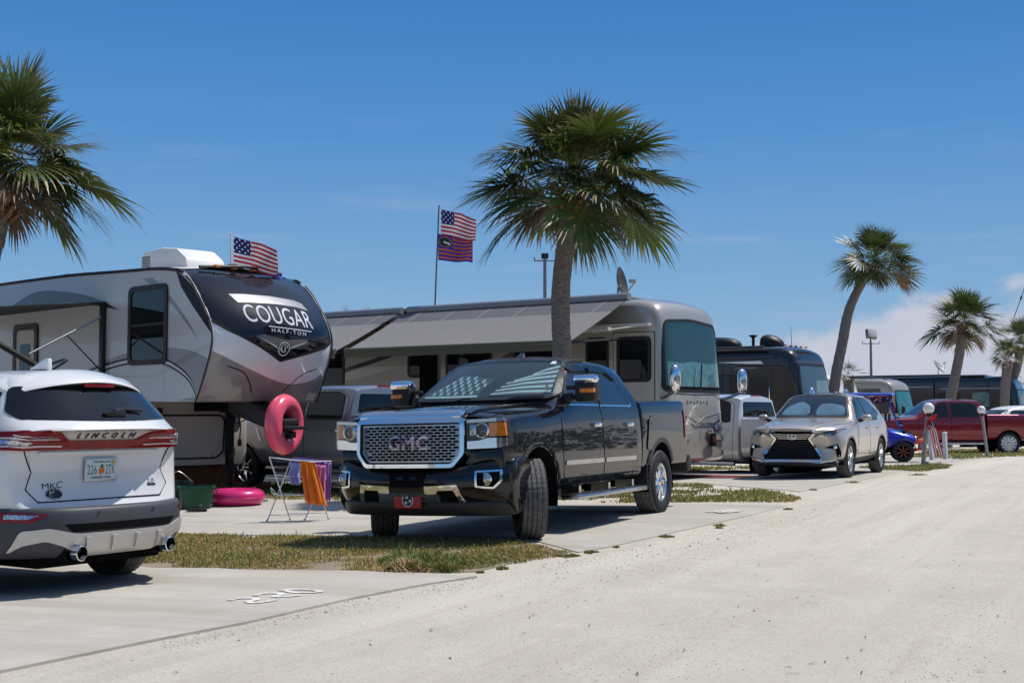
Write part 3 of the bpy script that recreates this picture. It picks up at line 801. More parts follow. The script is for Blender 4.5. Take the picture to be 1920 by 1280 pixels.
def palm(label,base,path,r0,r1,crown,Rc,leaves,seed,nl=17,seg=5,group=None,dead=.16,flowers=0,lean=(0,0,0),name='palm_tree',lo=-24):
    """path: trunk centre line; crown: centre of the fronds"""
    rg=random.Random(seed)
    root=thing(name,label,'palm tree',base,0,group)
    P=[Vector(p)-base for p in path]; P=[Vector(p) for p in curve([tuple(p) for p in P],6)]
    b=B(); V=[];F=[];n=18
    L_=[0]
    for i in range(1,len(P)): L_.append(L_[-1]+(P[i]-P[i-1]).length)
    tot=L_[-1]; m=max(24,int(tot/.055)); k=0
    for i in range(m+1):
        s=tot*i/m
        j=max(0,min(len(P)-2,next((q for q in range(len(P)-1) if L_[q+1]>=s-1e-6),len(P)-2)))
        u=(s-L_[j])/(L_[j+1]-L_[j]+1e-9); p=P[j].lerp(P[j+1],u)
        r=r0+(r1-r0)*(i/m); r*=1+.25*math.exp(-i/m*14)
        for q in range(n):
            a=2*PI*q/n; rr=r*(1+.07*noise.noise(Vector((cos(a)*2,sin(a)*2,s*5+seed)))+(.022 if i%2 else -.012)); V.append((p.x+rr*cos(a),p.y+rr*sin(a),p.z))
    for i in range(m):
        for q in range(n): F.append((i*n+q,i*n+(q+1)%n,(i+1)*n+(q+1)%n,(i+1)*n+q))
    b.add(V,F); b.obj('trunk',BARK,root,60)
    c=Vector(crown)-base; top=P[-1]
    # old leaf bases under the crown
    bb=B()
    for i in range(34):
        a=i*2.399; t=i/34; o=top+Vector((cos(a)*r1*.8,sin(a)*r1*.8,-.18*Rc/1.7+t*.42*Rc/1.7)); d=Vector((cos(a),sin(a),.9)).normalized()
        e=o+d*rg.uniform(.14,.30)*Rc/1.7; s=Vector((-sin(a),cos(a),0)); w_=.05*Rc/1.7; th_=Vector((0,0,1)).cross(s)*.02
        bb.add([o-s*w_-th_,o+s*w_-th_,o+s*w_+th_,o-s*w_+th_,e-s*w_*.5-th_,e+s*w_*.5-th_,e+s*w_*.5+th_,e-s*w_*.5+th_],[(0,1,5,4),(1,2,6,5),(2,3,7,6),(3,0,4,7),(4,5,6,7)])
    bb.obj('leaf_base',mat('palm_leaf_base',(.23,.12,.07),.85,var=.5,vscale=16),root,0)
    V=[];F=[];C=[]
    heart=top.lerp(c,.72)
    ctr=Vector(c-heart)
    for i in range(leaves):
        t=(i+.5)/leaves; a=i*2.39996+rg.uniform(-.25,.25)
        e=R(82-(82-lo)*t**.86+rg.uniform(-11,11))
        d=Vector((cos(a)*cos(e),sin(a)*cos(e),sin(e)))+Vector(lean)*.5
        isd=(t>1-dead) or (t>.55 and rg.random()<dead*.4)
        sz=Rc*rg.uniform(.82,1.08)*(1.06-.30*max(0,sin(e))-(.16 if isd else 0))
        frond(V,F,C,rg,heart+d*.04+Vector((0,0,.10*(1-t))),d,sz*rg.uniform(.34,.62),sz*rg.uniform(.50,.60),.42+.62*t+(0 if not isd else .2)+rg.uniform(-.2,.5),isd,nl,seg,thin=Rc/1.7*1.05)
    # the fronds
    mesh_obj('crown',V,F,LEAFM,root,0,cols=C)
    if flowers:
        for i in range(flowers):
            V=[];F=[];C=[]
            a=rg.uniform(0,2*PI) if flowers>3 else (-.4+i*.9-PI/2); e=R(rg.uniform(-5,40)); d=Vector((cos(a)*cos(e),sin(a)*cos(e),sin(e)))
            for j in range(190):
                t=rg.uniform(.25,1)*Rc*.66; p=heart+d*t+Vector((0,0,-.25*t*t/Rc))+Vector([rg.gauss(0,.07*Rc) for _ in range(3)]); v=Vector([rg.gauss(0,1) for _ in range(3)]).normalized()*.09*Rc/1.7; s=v.orthogonal().normalized()*.006*Rc
                k=len(V); V+=[p-s,p+s,p+v+s,p+v-s]; F.append((k,k+1,k+2,k+3)); kk=rg.uniform(.7,1.2); C.append((.23*kk,.27*kk,.03*kk))
            mesh_obj('flower_stalk',V,F,LEAFM,root,0,cols=C)
    return root
def gpz(x,y): return Vector((x,y,zg(x,y)))
D=21.0
pb=at(1057,900,D); pb=gpz(pb.x,D)
palm('tall palm in the middle with its trunk rising behind the black pickup',pb,[pb,at(1054,680,D),at(1051,560,D),at(1058,480,D),at(1068,400,D)],.158,.150,at(1084,312,D),1.84,56,3,nl=23,seg=7,dead=.04,flowers=2,lean=(.10,0,0))
D=20.0; pb=at(-75,900,D); pb=gpz(pb.x,D)
palm('palm at the left edge whose fronds hang over the trailer roof',pb,[pb,at(-60,700,D),at(-28,520,D),at(2,395,D)],.17,.16,at(4,272,D),1.86,54,11,nl=22,seg=7,dead=.05,flowers=2)
D=46; pb=at(1560,800,D); pb=gpz(pb.x,D)
palm('leaning palm with a curved trunk behind the tan crossover',pb,[pb,at(1563,735,D),at(1580,640,D),at(1594,575,D),at(1628,508,D)],.21,.17,at(1646,478,D),1.68,52,21,nl=14,seg=5,dead=.10,flowers=1,lean=(.3,0,-.05))
D=56; pb=at(1772,800,D); pb=gpz(pb.x,D)
palm('palm with a slightly bent trunk behind the red pickup',pb,[pb,at(1783,745,D),at(1796,680,D),at(1805,622,D)],.24,.20,at(1812,592,D),1.82,52,31,nl=14,seg=5,dead=.08,flowers=1,lean=(.1,0,0))
D=78; pb=at(1882,800,D); pb=gpz(pb.x,D)
palm('far palm with two trunks apart at the right edge, left one',pb,[pb,at(1884,745,D),at(1888,690,D)],.3,.28,at(1890,655,D),1.45,34,41,nl=10,seg=4,dead=.3)
D=80; pb=at(1888,800,D); pb=gpz(pb.x,D)
palm('taller far palm leaning right at the right edge of the picture',pb,[pb,at(1893,735,D),at(1906,692,D),at(1912,660,D)],.3,.26,at(1916,632,D),1.9,40,43,nl=10,seg=4,dead=.12,flowers=1)
D=50; pb=at(1592,800,D); pb=gpz(pb.x,D)
palm('short palm whose fronds show behind the leaning palm trunk',pb,[pb,at(1592,740,D),at(1590,712,D)],.2,.2,at(1590,704,D),.80,24,51,nl=9,seg=4,dead=0,lo=-25)
D=48
for X,sd_,lb,yy,rc in ((648,61,'left palm top peeking over the grey striped awning',589,.42),(685,62,'right palm top peeking over the grey striped awning',590,.40)):
    pb=at(X,800,D); pb=gpz(pb.x,D)
    palm(lb,pb,[pb,at(X,700,D),at(X,yy+8,D)],.2,.18,at(X,yy,D),rc,16,sd_,nl=8,seg=4,dead=0,lo=0,name='palm_tree')
def shrub(label,D,px,py,w_,h_,seed,n=900):
    rg=random.Random(seed); c=at(px,py,D); b0=gpz(c.x,D); root=thing('shrub',label,'shrub',b0); V=[];F=[];C=[]
    tb=B()
    for i in range(5):
        a=i*1.3; tb.tube([(0,0,0),(cos(a)*w_*.15,sin(a)*w_*.15,h_*.35),(cos(a)*w_*.3,sin(a)*w_*.3,h_*.7)],[.05,.035,.015],5)
    tb.obj('stem',BARK,root)
    for i in range(n):
        u=Vector([rg.gauss(0,1) for _ in range(3)]).normalized()*rg.random()**.4
        p=Vector((u.x*w_*.5,u.y*w_*.5,h_*.55+u.z*h_*.45))*(1+.3*noise.noise(u*2+Vector((seed,0,0))))
        v=(u+Vector([rg.gauss(0,.6) for _ in range(3)])).normalized()*rg.uniform(.12,.3); s=v.orthogonal().normalized()*.035
        k=len(V); V+=[p-s,p+s,p+v]; F.append((k,k+1,k+2)); kk=rg.uniform(.6,1.3); C.append((.075*kk,.11*kk,.035*kk))
    mesh_obj('foliage',V,F,LEAFM,root,0,cols=C)
shrub('green bushy shrub at the right edge behind the dark coach',95,1916,745,4.2,4.4,71,1500)
shrub('low dark bush far behind the globe lamp posts at right edge',88,1912,760,3.0,2.4,72,700)
# ================================================================= vehicles
def paint(name,col,metal=.0,rough=.25,coat=1.0,flake=0):
    m=mat(name,col,rough,metal,coat,.5,rvar=.04,vscale=3)
    return m
def surf_tag(o,l): o['label']=l; return o
def lamp_cluster(): pass
def seam(name,pts,plane,bvh,parent,w=.009,off=.0016,m=None,res=.08,closed=False):
    return patch(name,strip(list(pts)+([pts[0]] if closed else []),w),plane,bvh,m or VOID,parent,off,res)
def pane(name,poly,plane,bvh,parent,m=None,rub=.022,off=.006,res=.09,frame=BLACKP,trim=None):
    """window: pane with a rubber surround as its own sub-part"""
    o=patch(name,poly,plane,bvh,m or GLASS,parent,off,res,smooth=60)
    if rub:
        patch('frame',[inset(poly,-rub),inset(poly,.004)],plane,bvh,trim or frame,o,off+.003,res)
    return o
def mirror_y(poly): return [(-a,b) for a,b in poly]

# ---------------------------------------------------------------- black heavy pickup (front axle on the ground at its origin, x forward, y to its left)
BLK=mat('black_car_paint',(.0040,.0046,.0075),.3,0,1.0,.04,rvar=.05,vscale=2.5,coatr=.015)
def black_pickup():
    gx,gy=-.60,13.75; az=R(244.7)
    rt=thing('pickup_truck','black crew cab pickup with chrome grille and flag sunshade in the windscreen','pickup',(gx,gy,zg(gx,gy)-.005),az)
    lf=Vector((-sin(az),cos(az)))
    zl=zg(gx+lf.x*.87,gy+lf.y*.87); zr_=zg(gx-lf.x*.87,gy-lf.y*.87)
    rt.rotation_euler=(math.atan2(zl-zr_,1.74)*.9,-.004,az); rt.location.z=(zl+zr_)/2+.012
    P=BLK
    def sec(zb,yb,zr,yr,zm,ym,z4,y4,z5,y5,z6,y6,z7,d=(0,)*8):
        return [(0,zb,d[0]),(yb,zb,d[1]),(yr,zr,d[2]),(ym,zm,d[3]),(y4,z4,d[4]),(y5,z5,d[5]),(y6,z6,d[6]),(0,z7,d[7])]
    f8=(-.0,-.10,-.14,-.16,-.15,-.10,-.03,0)
    S=[(.90,sec(.62,.72,.66,.92,.98,.955,1.20,.94,1.255,.80,1.28,.40,1.29,f8)),
       (.83,sec(.56,.74,.62,.95,.98,.975,1.22,.955,1.28,.83,1.31,.42,1.322,f8)),
       (.55,sec(.52,.78,.60,.97,.98,.995,1.25,.965,1.32,.86,1.36,.44,1.38)),
       (.0,sec(.48,.78,.58,.99,.98,1.010,1.27,.975,1.345,.88,1.39,.44,1.405)),
       (-.50,sec(.48,.78,.55,.99,.98,1.010,1.30,.975,1.375,.88,1.42,.44,1.43)),
       (-.60,sec(.48,.78,.55,.985,.98,1.010,1.31,.975,1.385,.87,1.435,.44,1.445)),
       (-1.00,sec(.48,.78,.55,.985,.98,1.012,1.34,.972,1.63,.81,1.695,.42,1.715)),
       (-1.46,sec(.48,.78,.55,.985,.98,1.012,1.36,.968,1.885,.735,1.935,.40,1.95)),
       (-1.62,sec(.48,.78,.55,.985,.98,1.012,1.36,.968,1.905,.735,1.96,.40,1.975)),
       (-2.3,sec(.48,.78,.55,.985,.98,1.012,1.37,.968,1.915,.735,1.975,.40,1.99)),
       (-2.86,sec(.48,.78,.55,.985,.98,1.012,1.38,.965,1.885,.735,1.945,.40,1.96)),
       (-2.98,sec(.48,.78,.55,.985,.98,1.012,1.385,.965,1.855,.74,1.915,.40,1.93)),
       (-3.13,sec(.48,.78,.55,.985,.98,1.010,1.39,.965,1.60,.86,1.63,.42,1.64)),
       (-3.16,sec(.48,.78,.55,.98,.98,1.005,1.385,.96,1.585,.86,1.61,.42,1.62))]
    rings=[ringsym(x,h) for x,h in S]
    body,bv=loft('body',rings,P,rt,2,[('r',0,.8),('r',5,.75,4,7),('r',7,.35,4,7),('l',4,.35),('l',5,.45,4,12),('r',12,.7),('r',13,.8),('l',2,.4)],
        cut=[cyl_cut(0,.43,.515,.56,1.2),cyl_cut(0,.43,.515,-1.2,-.56)])
    def bsec(z4,yq,zt): return [(0,.60),(.74,.60),(.975,.63),(1.005,.98),(yq,z4),(.945,zt-.012),(.885,zt),(0,zt)]
    Bs=[(-3.19,bsec(1.36,.995,1.455)),(-3.24,bsec(1.36,.998,1.465)),(-4.0,bsec(1.37,1.0,1.475)),(-4.85,bsec(1.38,.992,1.485)),(-5.0,bsec(1.38,.98,1.487)),(-5.03,bsec(1.38,.965,1.48))]
    inner=cutmesh(B().box(-4.94,-3.26,-.80,.80,.98,2.0))
    bed,bb=loft('cargo_bed',[ringsym(x,h) for x,h in Bs],P,rt,2,[('r',0,.9),('r',5,.9),('l',5,.7),('l',6,.7),('l',2,.5)],cut=[cyl_cut(-3.9,.43,.505,.56,1.2),cyl_cut(-3.9,.43,.505,-1.2,-.56),inner])
    # bulge panel over the rear wheel
    patch('wheel_bulge',rp([(-4.46,.84),(-4.42,1.22),(-4.32,1.28),(-3.52,1.28),(-3.42,1.22),(-3.34,.84)],.09),'L',bb,P,bed,.014,.06)
    W=[]
    for wx,wy,st in ((0,.87,R(33)),(0,-.87,R(33)),(-3.9,.865,0),(-3.9,-.865,0)):
        wheel(rt,wx,wy,.415,.415,.285,.245,1 if wy>0 else -1,8,CHROME,VOID,st)
    for sgn in (1,-1):
        pl='L' if sgn>0 else 'R'
        for cx,bvh,prn in ((0,bv,body),(-3.9,bb,bed)):
            patch('wheel_arch_trim',arcband(cx,.43,.505,.565,-14,194,30),pl,bvh,GREYP,rt,.018,.06)
        yy=sorted((sgn*.58,sgn*1.0))
        for cx in (0,-3.9): b=B(); b.revolve([(.50,yy[0]),(.50,yy[1]-.02)],30,org=(cx,0,.43),a0=-.25,a1=PI+.25); b.obj('wheel_well',VOID,rt)
        # doors: skin, seam, window, handle
        fd=[(-.665,.60),(-.60,1.0),(-.635,1.36),(-1.28,1.845),(-1.60,1.872),(-1.805,1.36),(-1.83,.60)]
        rd=[(-1.855,.60),(-1.83,1.36),(-1.64,1.872),(-2.55,1.865),(-2.86,1.62),(-2.93,1.38),(-2.98,1.0),(-2.86,.60)]
        for nm,dp,wp,hx in (('front',fd,[(-.86,1.405),(-1.335,1.79),(-1.575,1.80),(-1.745,1.80),(-1.775,1.405)],-1.62),('rear',rd,[(-1.90,1.405),(-1.87,1.80),(-2.42,1.80),(-2.62,1.72),(-2.83,1.41)],-2.70)):
            if nm=='front': dp=[(-.665,.60),(-.62,1.0),(-.645,1.36),(-.90,1.52),(-1.34,1.845),(-1.79,1.86),(-1.815,1.36),(-1.83,.60)]
            else: dp=[(-1.855,.60),(-1.84,1.36),(-1.825,1.86),(-2.45,1.86),(-2.66,1.77),(-2.90,1.40),(-2.97,1.0),(-2.90,.60)]
            d=patch('door',rp(dp,.05),pl,bv,P,rt,.004,.08)
            seam('door_gap',rp(dp,.05),pl,bv,d,.016,.0022,closed=True)
            wn=patch('window',rp(wp,.04),pl,bv,GLASSB,d,.008,.07,smooth=60)
            patch('frame',[inset(rp(wp,.04),-.03),inset(rp(wp,.04),.002)],pl,bv,BLACKP,wn,.010,.07)
            # chrome line under the glass, wind deflector above it
            zz=1.388; xs=(-.70,-1.80) if nm=='front' else (-1.84,-2.86)
            patch('window_trim',strip([(xs[0],zz),(xs[1],zz+.004)]+([(-2.90,1.43)] if nm=='rear' else []),.022),pl,bv,CHROME,d,.012,.07)
            patch('wind_deflector',strip([(p[0],p[1]+.004) for p in wp[1:4]],.05),pl,bv,GLASS,d,.034,.07)
            h=B(); yy=None
            loc,nn,_,_=bv.ray_cast(Vector((hx,sgn*9,1.165)),Vector((0,-sgn,0)))
            h.box(hx-.11,hx+.11,loc.y+sgn*.03-.012,loc.y+sgn*.03+.012,1.145,1.192,bev=.008)
            h.box(hx-.105,hx-.08,min(loc.y,loc.y+sgn*.03),max(loc.y,loc.y+sgn*.03),1.15,1.185); h.box(hx+.08,hx+.105,min(loc.y,loc.y+sgn*.03),max(loc.y,loc.y+sgn*.03),1.15,1.185)
            h.obj('handle',CHROME,d)
            patch('door_moulding',rect(dp[-1][0]+.02 if nm=='front' else -2.90,-.69 if nm=='front' else -1.875,.735,.785,.01),pl,bv,DCHROME,d,.016,.09)
        patch('rocker_panel',rect(-3.10,-.62,.50,.585,.02),pl,bv,P,rt,.012,.1)
        # running board
        b=B(); b.box(-2.95,-.74,sgn*1.02-.11*1,sgn*1.02+.11*1,.36,.415,bev=.018)
        for x in (-2.7,-1.9,-1.0): b.box(x-.03,x+.03,sgn*.93-.12,sgn*.93+.1,.37,.50)
        o=b.obj('running_board',DCHROME,rt)
        b=B(); 
        for k in range(9): b.box(-2.85+k*.235,-2.85+k*.235+.19,sgn*1.02-.075,sgn*1.02+.075,.414,.421,bev=.003)
        b.obj('step_pad',BLACKP,o)
        b=B(); b.box(-3.36-.02,-3.36+.01,sgn*.85-.14,sgn*.85+.14,.34,.66,bev=.008); b.obj('mud_flap',BLACKP,rt)
        # tail lamp and fuel side
        patch('tail_light',rect(-5.05,-4.90,.98,1.36,.03),pl,bb,REDL,rt,.012,.05)
        # towing mirror on two arms
        m=node('mirror',rt); b=B()
        for z in (1.47,1.58): b.box(-1.0,-.92,min(sgn*.92,sgn*1.12),max(sgn*.92,sgn*1.12),z-.022,z+.022,bev=.01)
        b.box(-1.04,-.86,sgn*.95-.05,sgn*.95+.05,1.42,1.52,bev=.02)
        b.obj('arm',BLACKP,m)
        b=B(); b.box(-1.06,-.86,min(sgn*1.04,sgn*1.28),max(sgn*1.04,sgn*1.28),1.42,1.66,bev=.035); b.obj('mirror_housing',BLACKP,m)
        b=B(); b.box(-1.0,-.835,min(sgn*1.035,sgn*1.288),max(sgn*1.035,sgn*1.288),1.615,1.722,bev=.035); b.obj('chrome_cap',CHROME,m)
        b=B(); b.box(-.90,-.848,min(sgn*1.11,sgn*1.282),max(sgn*1.13,sgn*1.282),1.515,1.565,bev=.012); b.obj('marker_lamp',AMBER,m)
        b=B(); b.box(-1.068,-1.06,min(sgn*1.06,sgn*1.26),max(sgn*1.06,sgn*1.26),1.46,1.68,bev=.003); b.obj('mirror_glass',CHROME,m)
    patches('badge',[(l,0) for l in [text_loops('DENALI HD',.36,.046,-.86,.985,True,.012)]],'L',bv,[CHROME],rt,.006,.2)
    # windscreen: shade inside, then the glass over it
    wp=[(-.80,1.475),(-.835,1.50),(-.665,1.90),(-.3,1.925),(.3,1.925),(.665,1.90),(.835,1.50),(.80,1.475),(.4,1.465),(-.4,1.465)]
    wp=rp(wp,.03)
    o=patch('windscreen',wp,'F',bv,WSCREEN,rt,.026,.07,smooth=70)
    patch('frame',[inset(wp,-.028),inset(wp,.012)],'F',bv,BLACKP,o,.026,.07)
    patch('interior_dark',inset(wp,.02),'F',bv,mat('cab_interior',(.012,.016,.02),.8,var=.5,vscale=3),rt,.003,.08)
    # folding sunshade printed with stars and stripes (two fans of cloth)
    SH=mat('shade_dark',(.05,.055,.065),.8,var=.1); SW=mat('shade_white',(.42,.45,.46),.8,var=.08); ST=mat('shade_stripe',(.085,.06,.07),.8,var=.1)
    # sides are seen from the front: +y is to the right in the picture
    fanL=[(-.77,1.50),(-.66,1.62),(-.42,1.765),(.02,1.70),(-.06,1.535),(-.06,1.50)]
    its=[(rp(fanL,.015),0)]
    for r in range(6):
        for c in range(9):
            x=-.78+c*.102+(.05 if r%2 else 0)+r*.005; z=1.545+r*.042
            def pin(x,z,P):
                q=False;j=len(P)-1
                for i in range(len(P)):
                    if (P[i][1]>z)!=(P[j][1]>z) and x<(P[j][0]-P[i][0])*(z-P[i][1])/(P[j][1]-P[i][1])+P[i][0]: q=not q
                    j=i
                return q
            if all(pin(x+dx,z+dz,fanL) for dx,dz in ((.03,0),(-.03,0),(0,.02),(0,-.02))): its.append((star(x,z,.031),1))
    its.append((strip([(-.77,1.496),(-.06,1.496)],.022),1))
    fanR=[(.08,1.50),(.14,1.56),(.36,1.68),(.62,1.80),(.70,1.80),(.74,1.66),(.77,1.56),(.70,1.50)]
    its.append((rp(fanR,.02),2))
    for k in range(6):
        a0=(.10+k*.035,1.515+k*.040); a1=(.775-k*.018,1.535+k*.058)
        if k>3: a0=(.28+(k-4)*.17,1.665+(k-4)*.07)
        its.append((strip([a0,((a0[0]+a1[0])/2,(a0[1]+a1[1])/2+.012),a1],[.014,.024,.028]),1))
    patches('sunshade',its,'F',bv,[SH,SW,ST],rt,.007,.09)
    b=B()
    for y in (-.28,.35): b.tube([(-.56,y,1.452),(-.60,y+.1,1.478),(-.68,y+.5*(1 if y<0 else .85),1.487)],[.012,.012,.006],6)
    b.obj('wiper',BLACKP,rt)
    for y,x in ((.86,-.55),): pass
    # ---- front end
    b=B(); b.box(.55,.77,-.93,.93,.72,.96,bev=.03); b.obj('front_panel',P,rt)
    # bonnet crease ridges and gap
    for sg in (1,-1):
        patch('bonnet_ridge',strip([(.80,sg*.60),(.2,sg*.64),(-.48,sg*.66)],[.03,.05,.06]),'T',bv,P,rt,.022,.08)
        seam('bonnet_gap',[(.86,sg*.80),(.5,sg*.86),(-.1,sg*.885),(-.50,sg*.885)],'T',bv,rt,.012)
    # grille shell: chrome frame that tapers downwards
    fo=rp([(-.615,1.235),(-.615,.90),(-.50,.765),(.50,.765),(.615,.90),(.615,1.235),(.56,1.27),(-.56,1.27)],.035,4)
    fi=rp([(-.576,1.208),(-.576,.905),(-.485,.803),(.485,.803),(.576,.905),(.576,1.208)],.03,4)
    def curved(name,loops,m,parent,x0,x1,res=.08,k=.20):
        """upright front piece bent in plan: deeper towards the sides"""
        vs,fs=tri2d(loops,res); V=[];F=[]
        for xx in (x1,x0):
            for a,c in vs: V.append((xx-k*a*a-.05*(c-1.0)-2.2*max(0,c-1.18)**2,a,c))
        n=len(vs)
        f0=fs[0]; p=[Vector(V[i]) for i in f0[:3]]; fl=(p[1]-p[0]).cross(p[2]-p[0]).x<0
        ff=[f[::-1] if fl else f for f in fs]; F=[tuple(f) for f in ff]+[tuple(i+n for i in f[::-1]) for f in ff]
        ed=set((f[i],f[(i+1)%len(f)]) for f in ff for i in range(len(f)))
        for a,c in ed:
            if (c,a) not in ed:
                q=len(V); V+=[V[a],V[c],V[c+n],V[a+n]]; F.append((q,q+3,q+2,q+1))
        return mesh_obj(name,V,F,m,parent,30)
    g=curved('grille',[fo,fi],CHROME,rt,.80,1.03)
    curved('frame',[inset(fi,-.006),inset(fi,.022)],BLACKP,g,.94,.985)
    curved('inner_frame',[inset(fi,.018),inset(fi,.030)],DCHROME,g,.94,.99)
    bk=curved('backing',[inset(fi,.0)],VOID,g,.86,.885)
    # mesh of brick-shaped openings
    loops=[inset(fi,.024)]
    rows=12; z0,z1=.832,1.180; dz=(z1-z0)/rows
    for r in range(rows):
        z=z0+dz*(r+.5); hw=.546-max(0,(.915-z))*.95
        n_=14; dx=1.092/n_
        for c in range(-1,n_+1):
            x=-.546+(c+.5)*dx+(dx*.5 if r%2 else 0)
            if abs(x)+dx*.42<hw: loops.append(rp([(x-dx*.42,z-dz*.35),(x+dx*.42,z-dz*.35),(x+dx*.42,z+dz*.35),(x-dx*.42,z+dz*.35)],.005,2))
    curved('mesh',loops,mat('grille_metal',(.34,.345,.35),.3,.9),g,.945,.965,.25)
    b=B(); b.prism([(.885,1.235),(1.0,1.235),(1.018,1.262),(1.012,1.295),(.97,1.328),(.84,1.345)],-.575,.575,'y',bev=.008)
    V2=[]
    b.V=[(x-.20*y*y,y,z) for x,y,z in b.V]; b.obj('top_bar',CHROME,g)
    # emblem letters: red border, flag colours inside
    LB=mat('emblem_blue',(.03,.04,.16),.4,coat=.5); LR=mat('emblem_red',(.55,.06,.07),.4,coat=.5); LW=mat('emblem_white',(.80,.76,.76),.4,coat=.5)
    bd=B()
    def word(m_,loops,xa,xb): return curved('emblem',loops,m_,g,xa,xb,.3)
    word(mat('emblem_rim',(.72,.72,.75),.3,.25,.5),text_loops('GMC',.45,.142,0,1.012,False,.060,0,1.10),.955,.990)
    word(LW,text_loops('GMC',.428,.118,0,1.012,False,.030,0,1.16),.985,.997)
    # colour bands on the letters
    import itertools
    def clip_band(loops,za,zb,xa=-9,xb=9):
        out=[]
        for l in loops:
            def cl(P,f):
                o=[]
                for i in range(len(P)):
                    p,q=P[i-1],P[i]; fp,fq=f(p),f(q)
                    if fp*fq<0:
                        t=fp/(fp-fq); o.append((p[0]+(q[0]-p[0])*t,p[1]+(q[1]-p[1])*t))
                    if fq>=0: o.append(q)
                return o
            for f in (lambda p:p[1]-za,lambda p:zb-p[1],lambda p:p[0]-xa,lambda p:xb-p[0]):
                if l: l=cl(l,f)
            if len(l)>2: out.append(l)
        return out
    tl=text_loops('GMC',.428,.118,0,1.012,False,.030,0,1.16)
    try:
        word(LB,clip_band(tl,1.005,1.066,-.3,-.02),.99,.9985)
        for z in (.962,.988,1.014,1.040): word(LR,clip_band(tl,z,z+.009,-.02 if z>1.0 else -.3,.3),.99,.9985)
    except Exception as ex: print('emblem',ex)
    # head lamps wrapping round the corners
    for sg in (1,-1):
        hl=node('headlight',rt)
        def hp(y): return .925-(abs(y)-.62)*.30-max(0,abs(y)-.92)*.7   # front surface of the lamp in plan
        def hslab(name,pts,m_,xin,xout,n=14):
            """piece of the lamp between two depths; pts (|y|,z) outline as top and bottom curves"""
            ys=sorted(set([p[0] for p in pts])); V=[];F=[]
            def zr(y,hi):
                c=[]
                for i in range(len(pts)):
                    a,b_=pts[i-1],pts[i]
                    if (a[0]-y)*(b_[0]-y)<=0 and a[0]!=b_[0]:
                        t=(y-a[0])/(b_[0]-a[0]); c.append(a[1]+(b_[1]-a[1])*t)
                return (max(c) if hi else min(c)) if c else 0
            y0,y1=ys[0],ys[-1]
            for i in range(n+1):
                y=y0+(y1-y0)*min(max(i/n,.004),.996); lo,hi=zr(y,0),zr(y,1); x=hp(y)
                for xx in (x+xout,x+xin):
                    V+=[(xx,sg*y,lo),(xx,sg*y,hi)]
            for i in range(n):
                a=i*4;c=a+4
                F+=[(a,c,c+1,a+1),(a+2,a+3,c+3,c+2),(a+1,c+1,c+3,a+3),(a,a+2,c+2,c)]
            F+=[(0,1,3,2),(n*4,n*4+2,n*4+3,n*4+1)]
            if sg<0: F=[f[::-1] for f in F]
            return mesh_obj(name,V,F,m_,hl,30)
        hslab('lamp_housing',[(.625,.94),(.625,1.235),(.95,1.25),(.985,1.2),(.99,1.0),(.96,.955)],BLACKP,-.16,-.05)
        hslab('chrome_bezel',[(.628,.945),(.628,1.02),(.74,1.025),(.82,1.05),(.985,1.052),(.985,.985),(.95,.955)],CHROME,-.06,-.008)
        hslab('amber_reflector',[(.835,1.068),(.835,1.20),(.975,1.205),(.982,1.07)],AMBER,-.05,-.012)
        hslab('upper_trim',[(.628,1.20),(.628,1.232),(.95,1.246),(.98,1.215)],DCHROME,-.05,-.006)
        b=B(); c=(hp(.765)-.055,sg*.765,1.125); b.revolve([(.075,-.03),(.078,.028),(.062,.034),(.058,.0),(.056,-.02)],28,'x',c); b.obj('projector_ring',CHROME,hl)
        b=B(); b.revolve([(.058,-.015),(.05,.012),(.03,.026),(.001,.032)],24,'x',c); b.obj('projector',mat('projector_lens',(.03,.034,.04),.03,0,1,.8),hl)
        b=B(); b.box(hp(.66)-.06,hp(.66)-.03,min(sg*.64,sg*.715),max(sg*.64,sg*.715),1.075,1.185,bev=.01); b.obj('reflector',DCHROME,hl)
        hslab('lens',[(.627,.942),(.627,1.236),(.95,1.252),(.99,1.2),(.992,1.0),(.96,.952)],CLEAR,-.002,.004,18)
        # corner panel between lamp and bumper
    # ---- bumper
    def bsecp(x,y,top,e=0): # closed profile at one y
        return [(x-.30,y,top-.02),(x-.10,y,top),(x-.015,y,top-.035),(x+.035,y,.66),(x+.02,y,.50),(x-.06,y,.42),(x-.30,y,.42)]
    ys=[-1.015,-1.005,-.93,-.80,-.55,-.25,0,.25,.55,.80,.93,1.005,1.015]
    def bx(y): a=abs(y); return 1.0-.13*a*a-max(0,a-.72)**1.5*1.5
    def bt(y): a=abs(y); return .76+ (.10 if a>.66 else .10*max(0,(a-.50)/.16))
    rg=[bsecp(bx(y)-(.10 if abs(y)>1.01 else 0),y,bt(y)) for y in ys]
    bump,bbv=loft('front_bumper',rg,P,rt,2,[('r',0,.6),('r',12,.6),('l',2,.35),('l',5,.5)],sym=False)
    rv=[[(bx(y)-.30,y,.44),(bx(y)-.06,y,.44),(bx(y)-.035,y,.40),(bx(y)-.075,y,.30-(0 if abs(y)<.6 else .0)),(bx(y)-.12,y,.285),(bx(y)-.30,y,.285)] for y in ys[1:-1]]
    loft('lower_valance',rv,mat('dull_black_plastic',(.022,.022,.023),.42,rvar=.1),rt,2,[('l',1,.6),('l',4,.6)],sym=False)
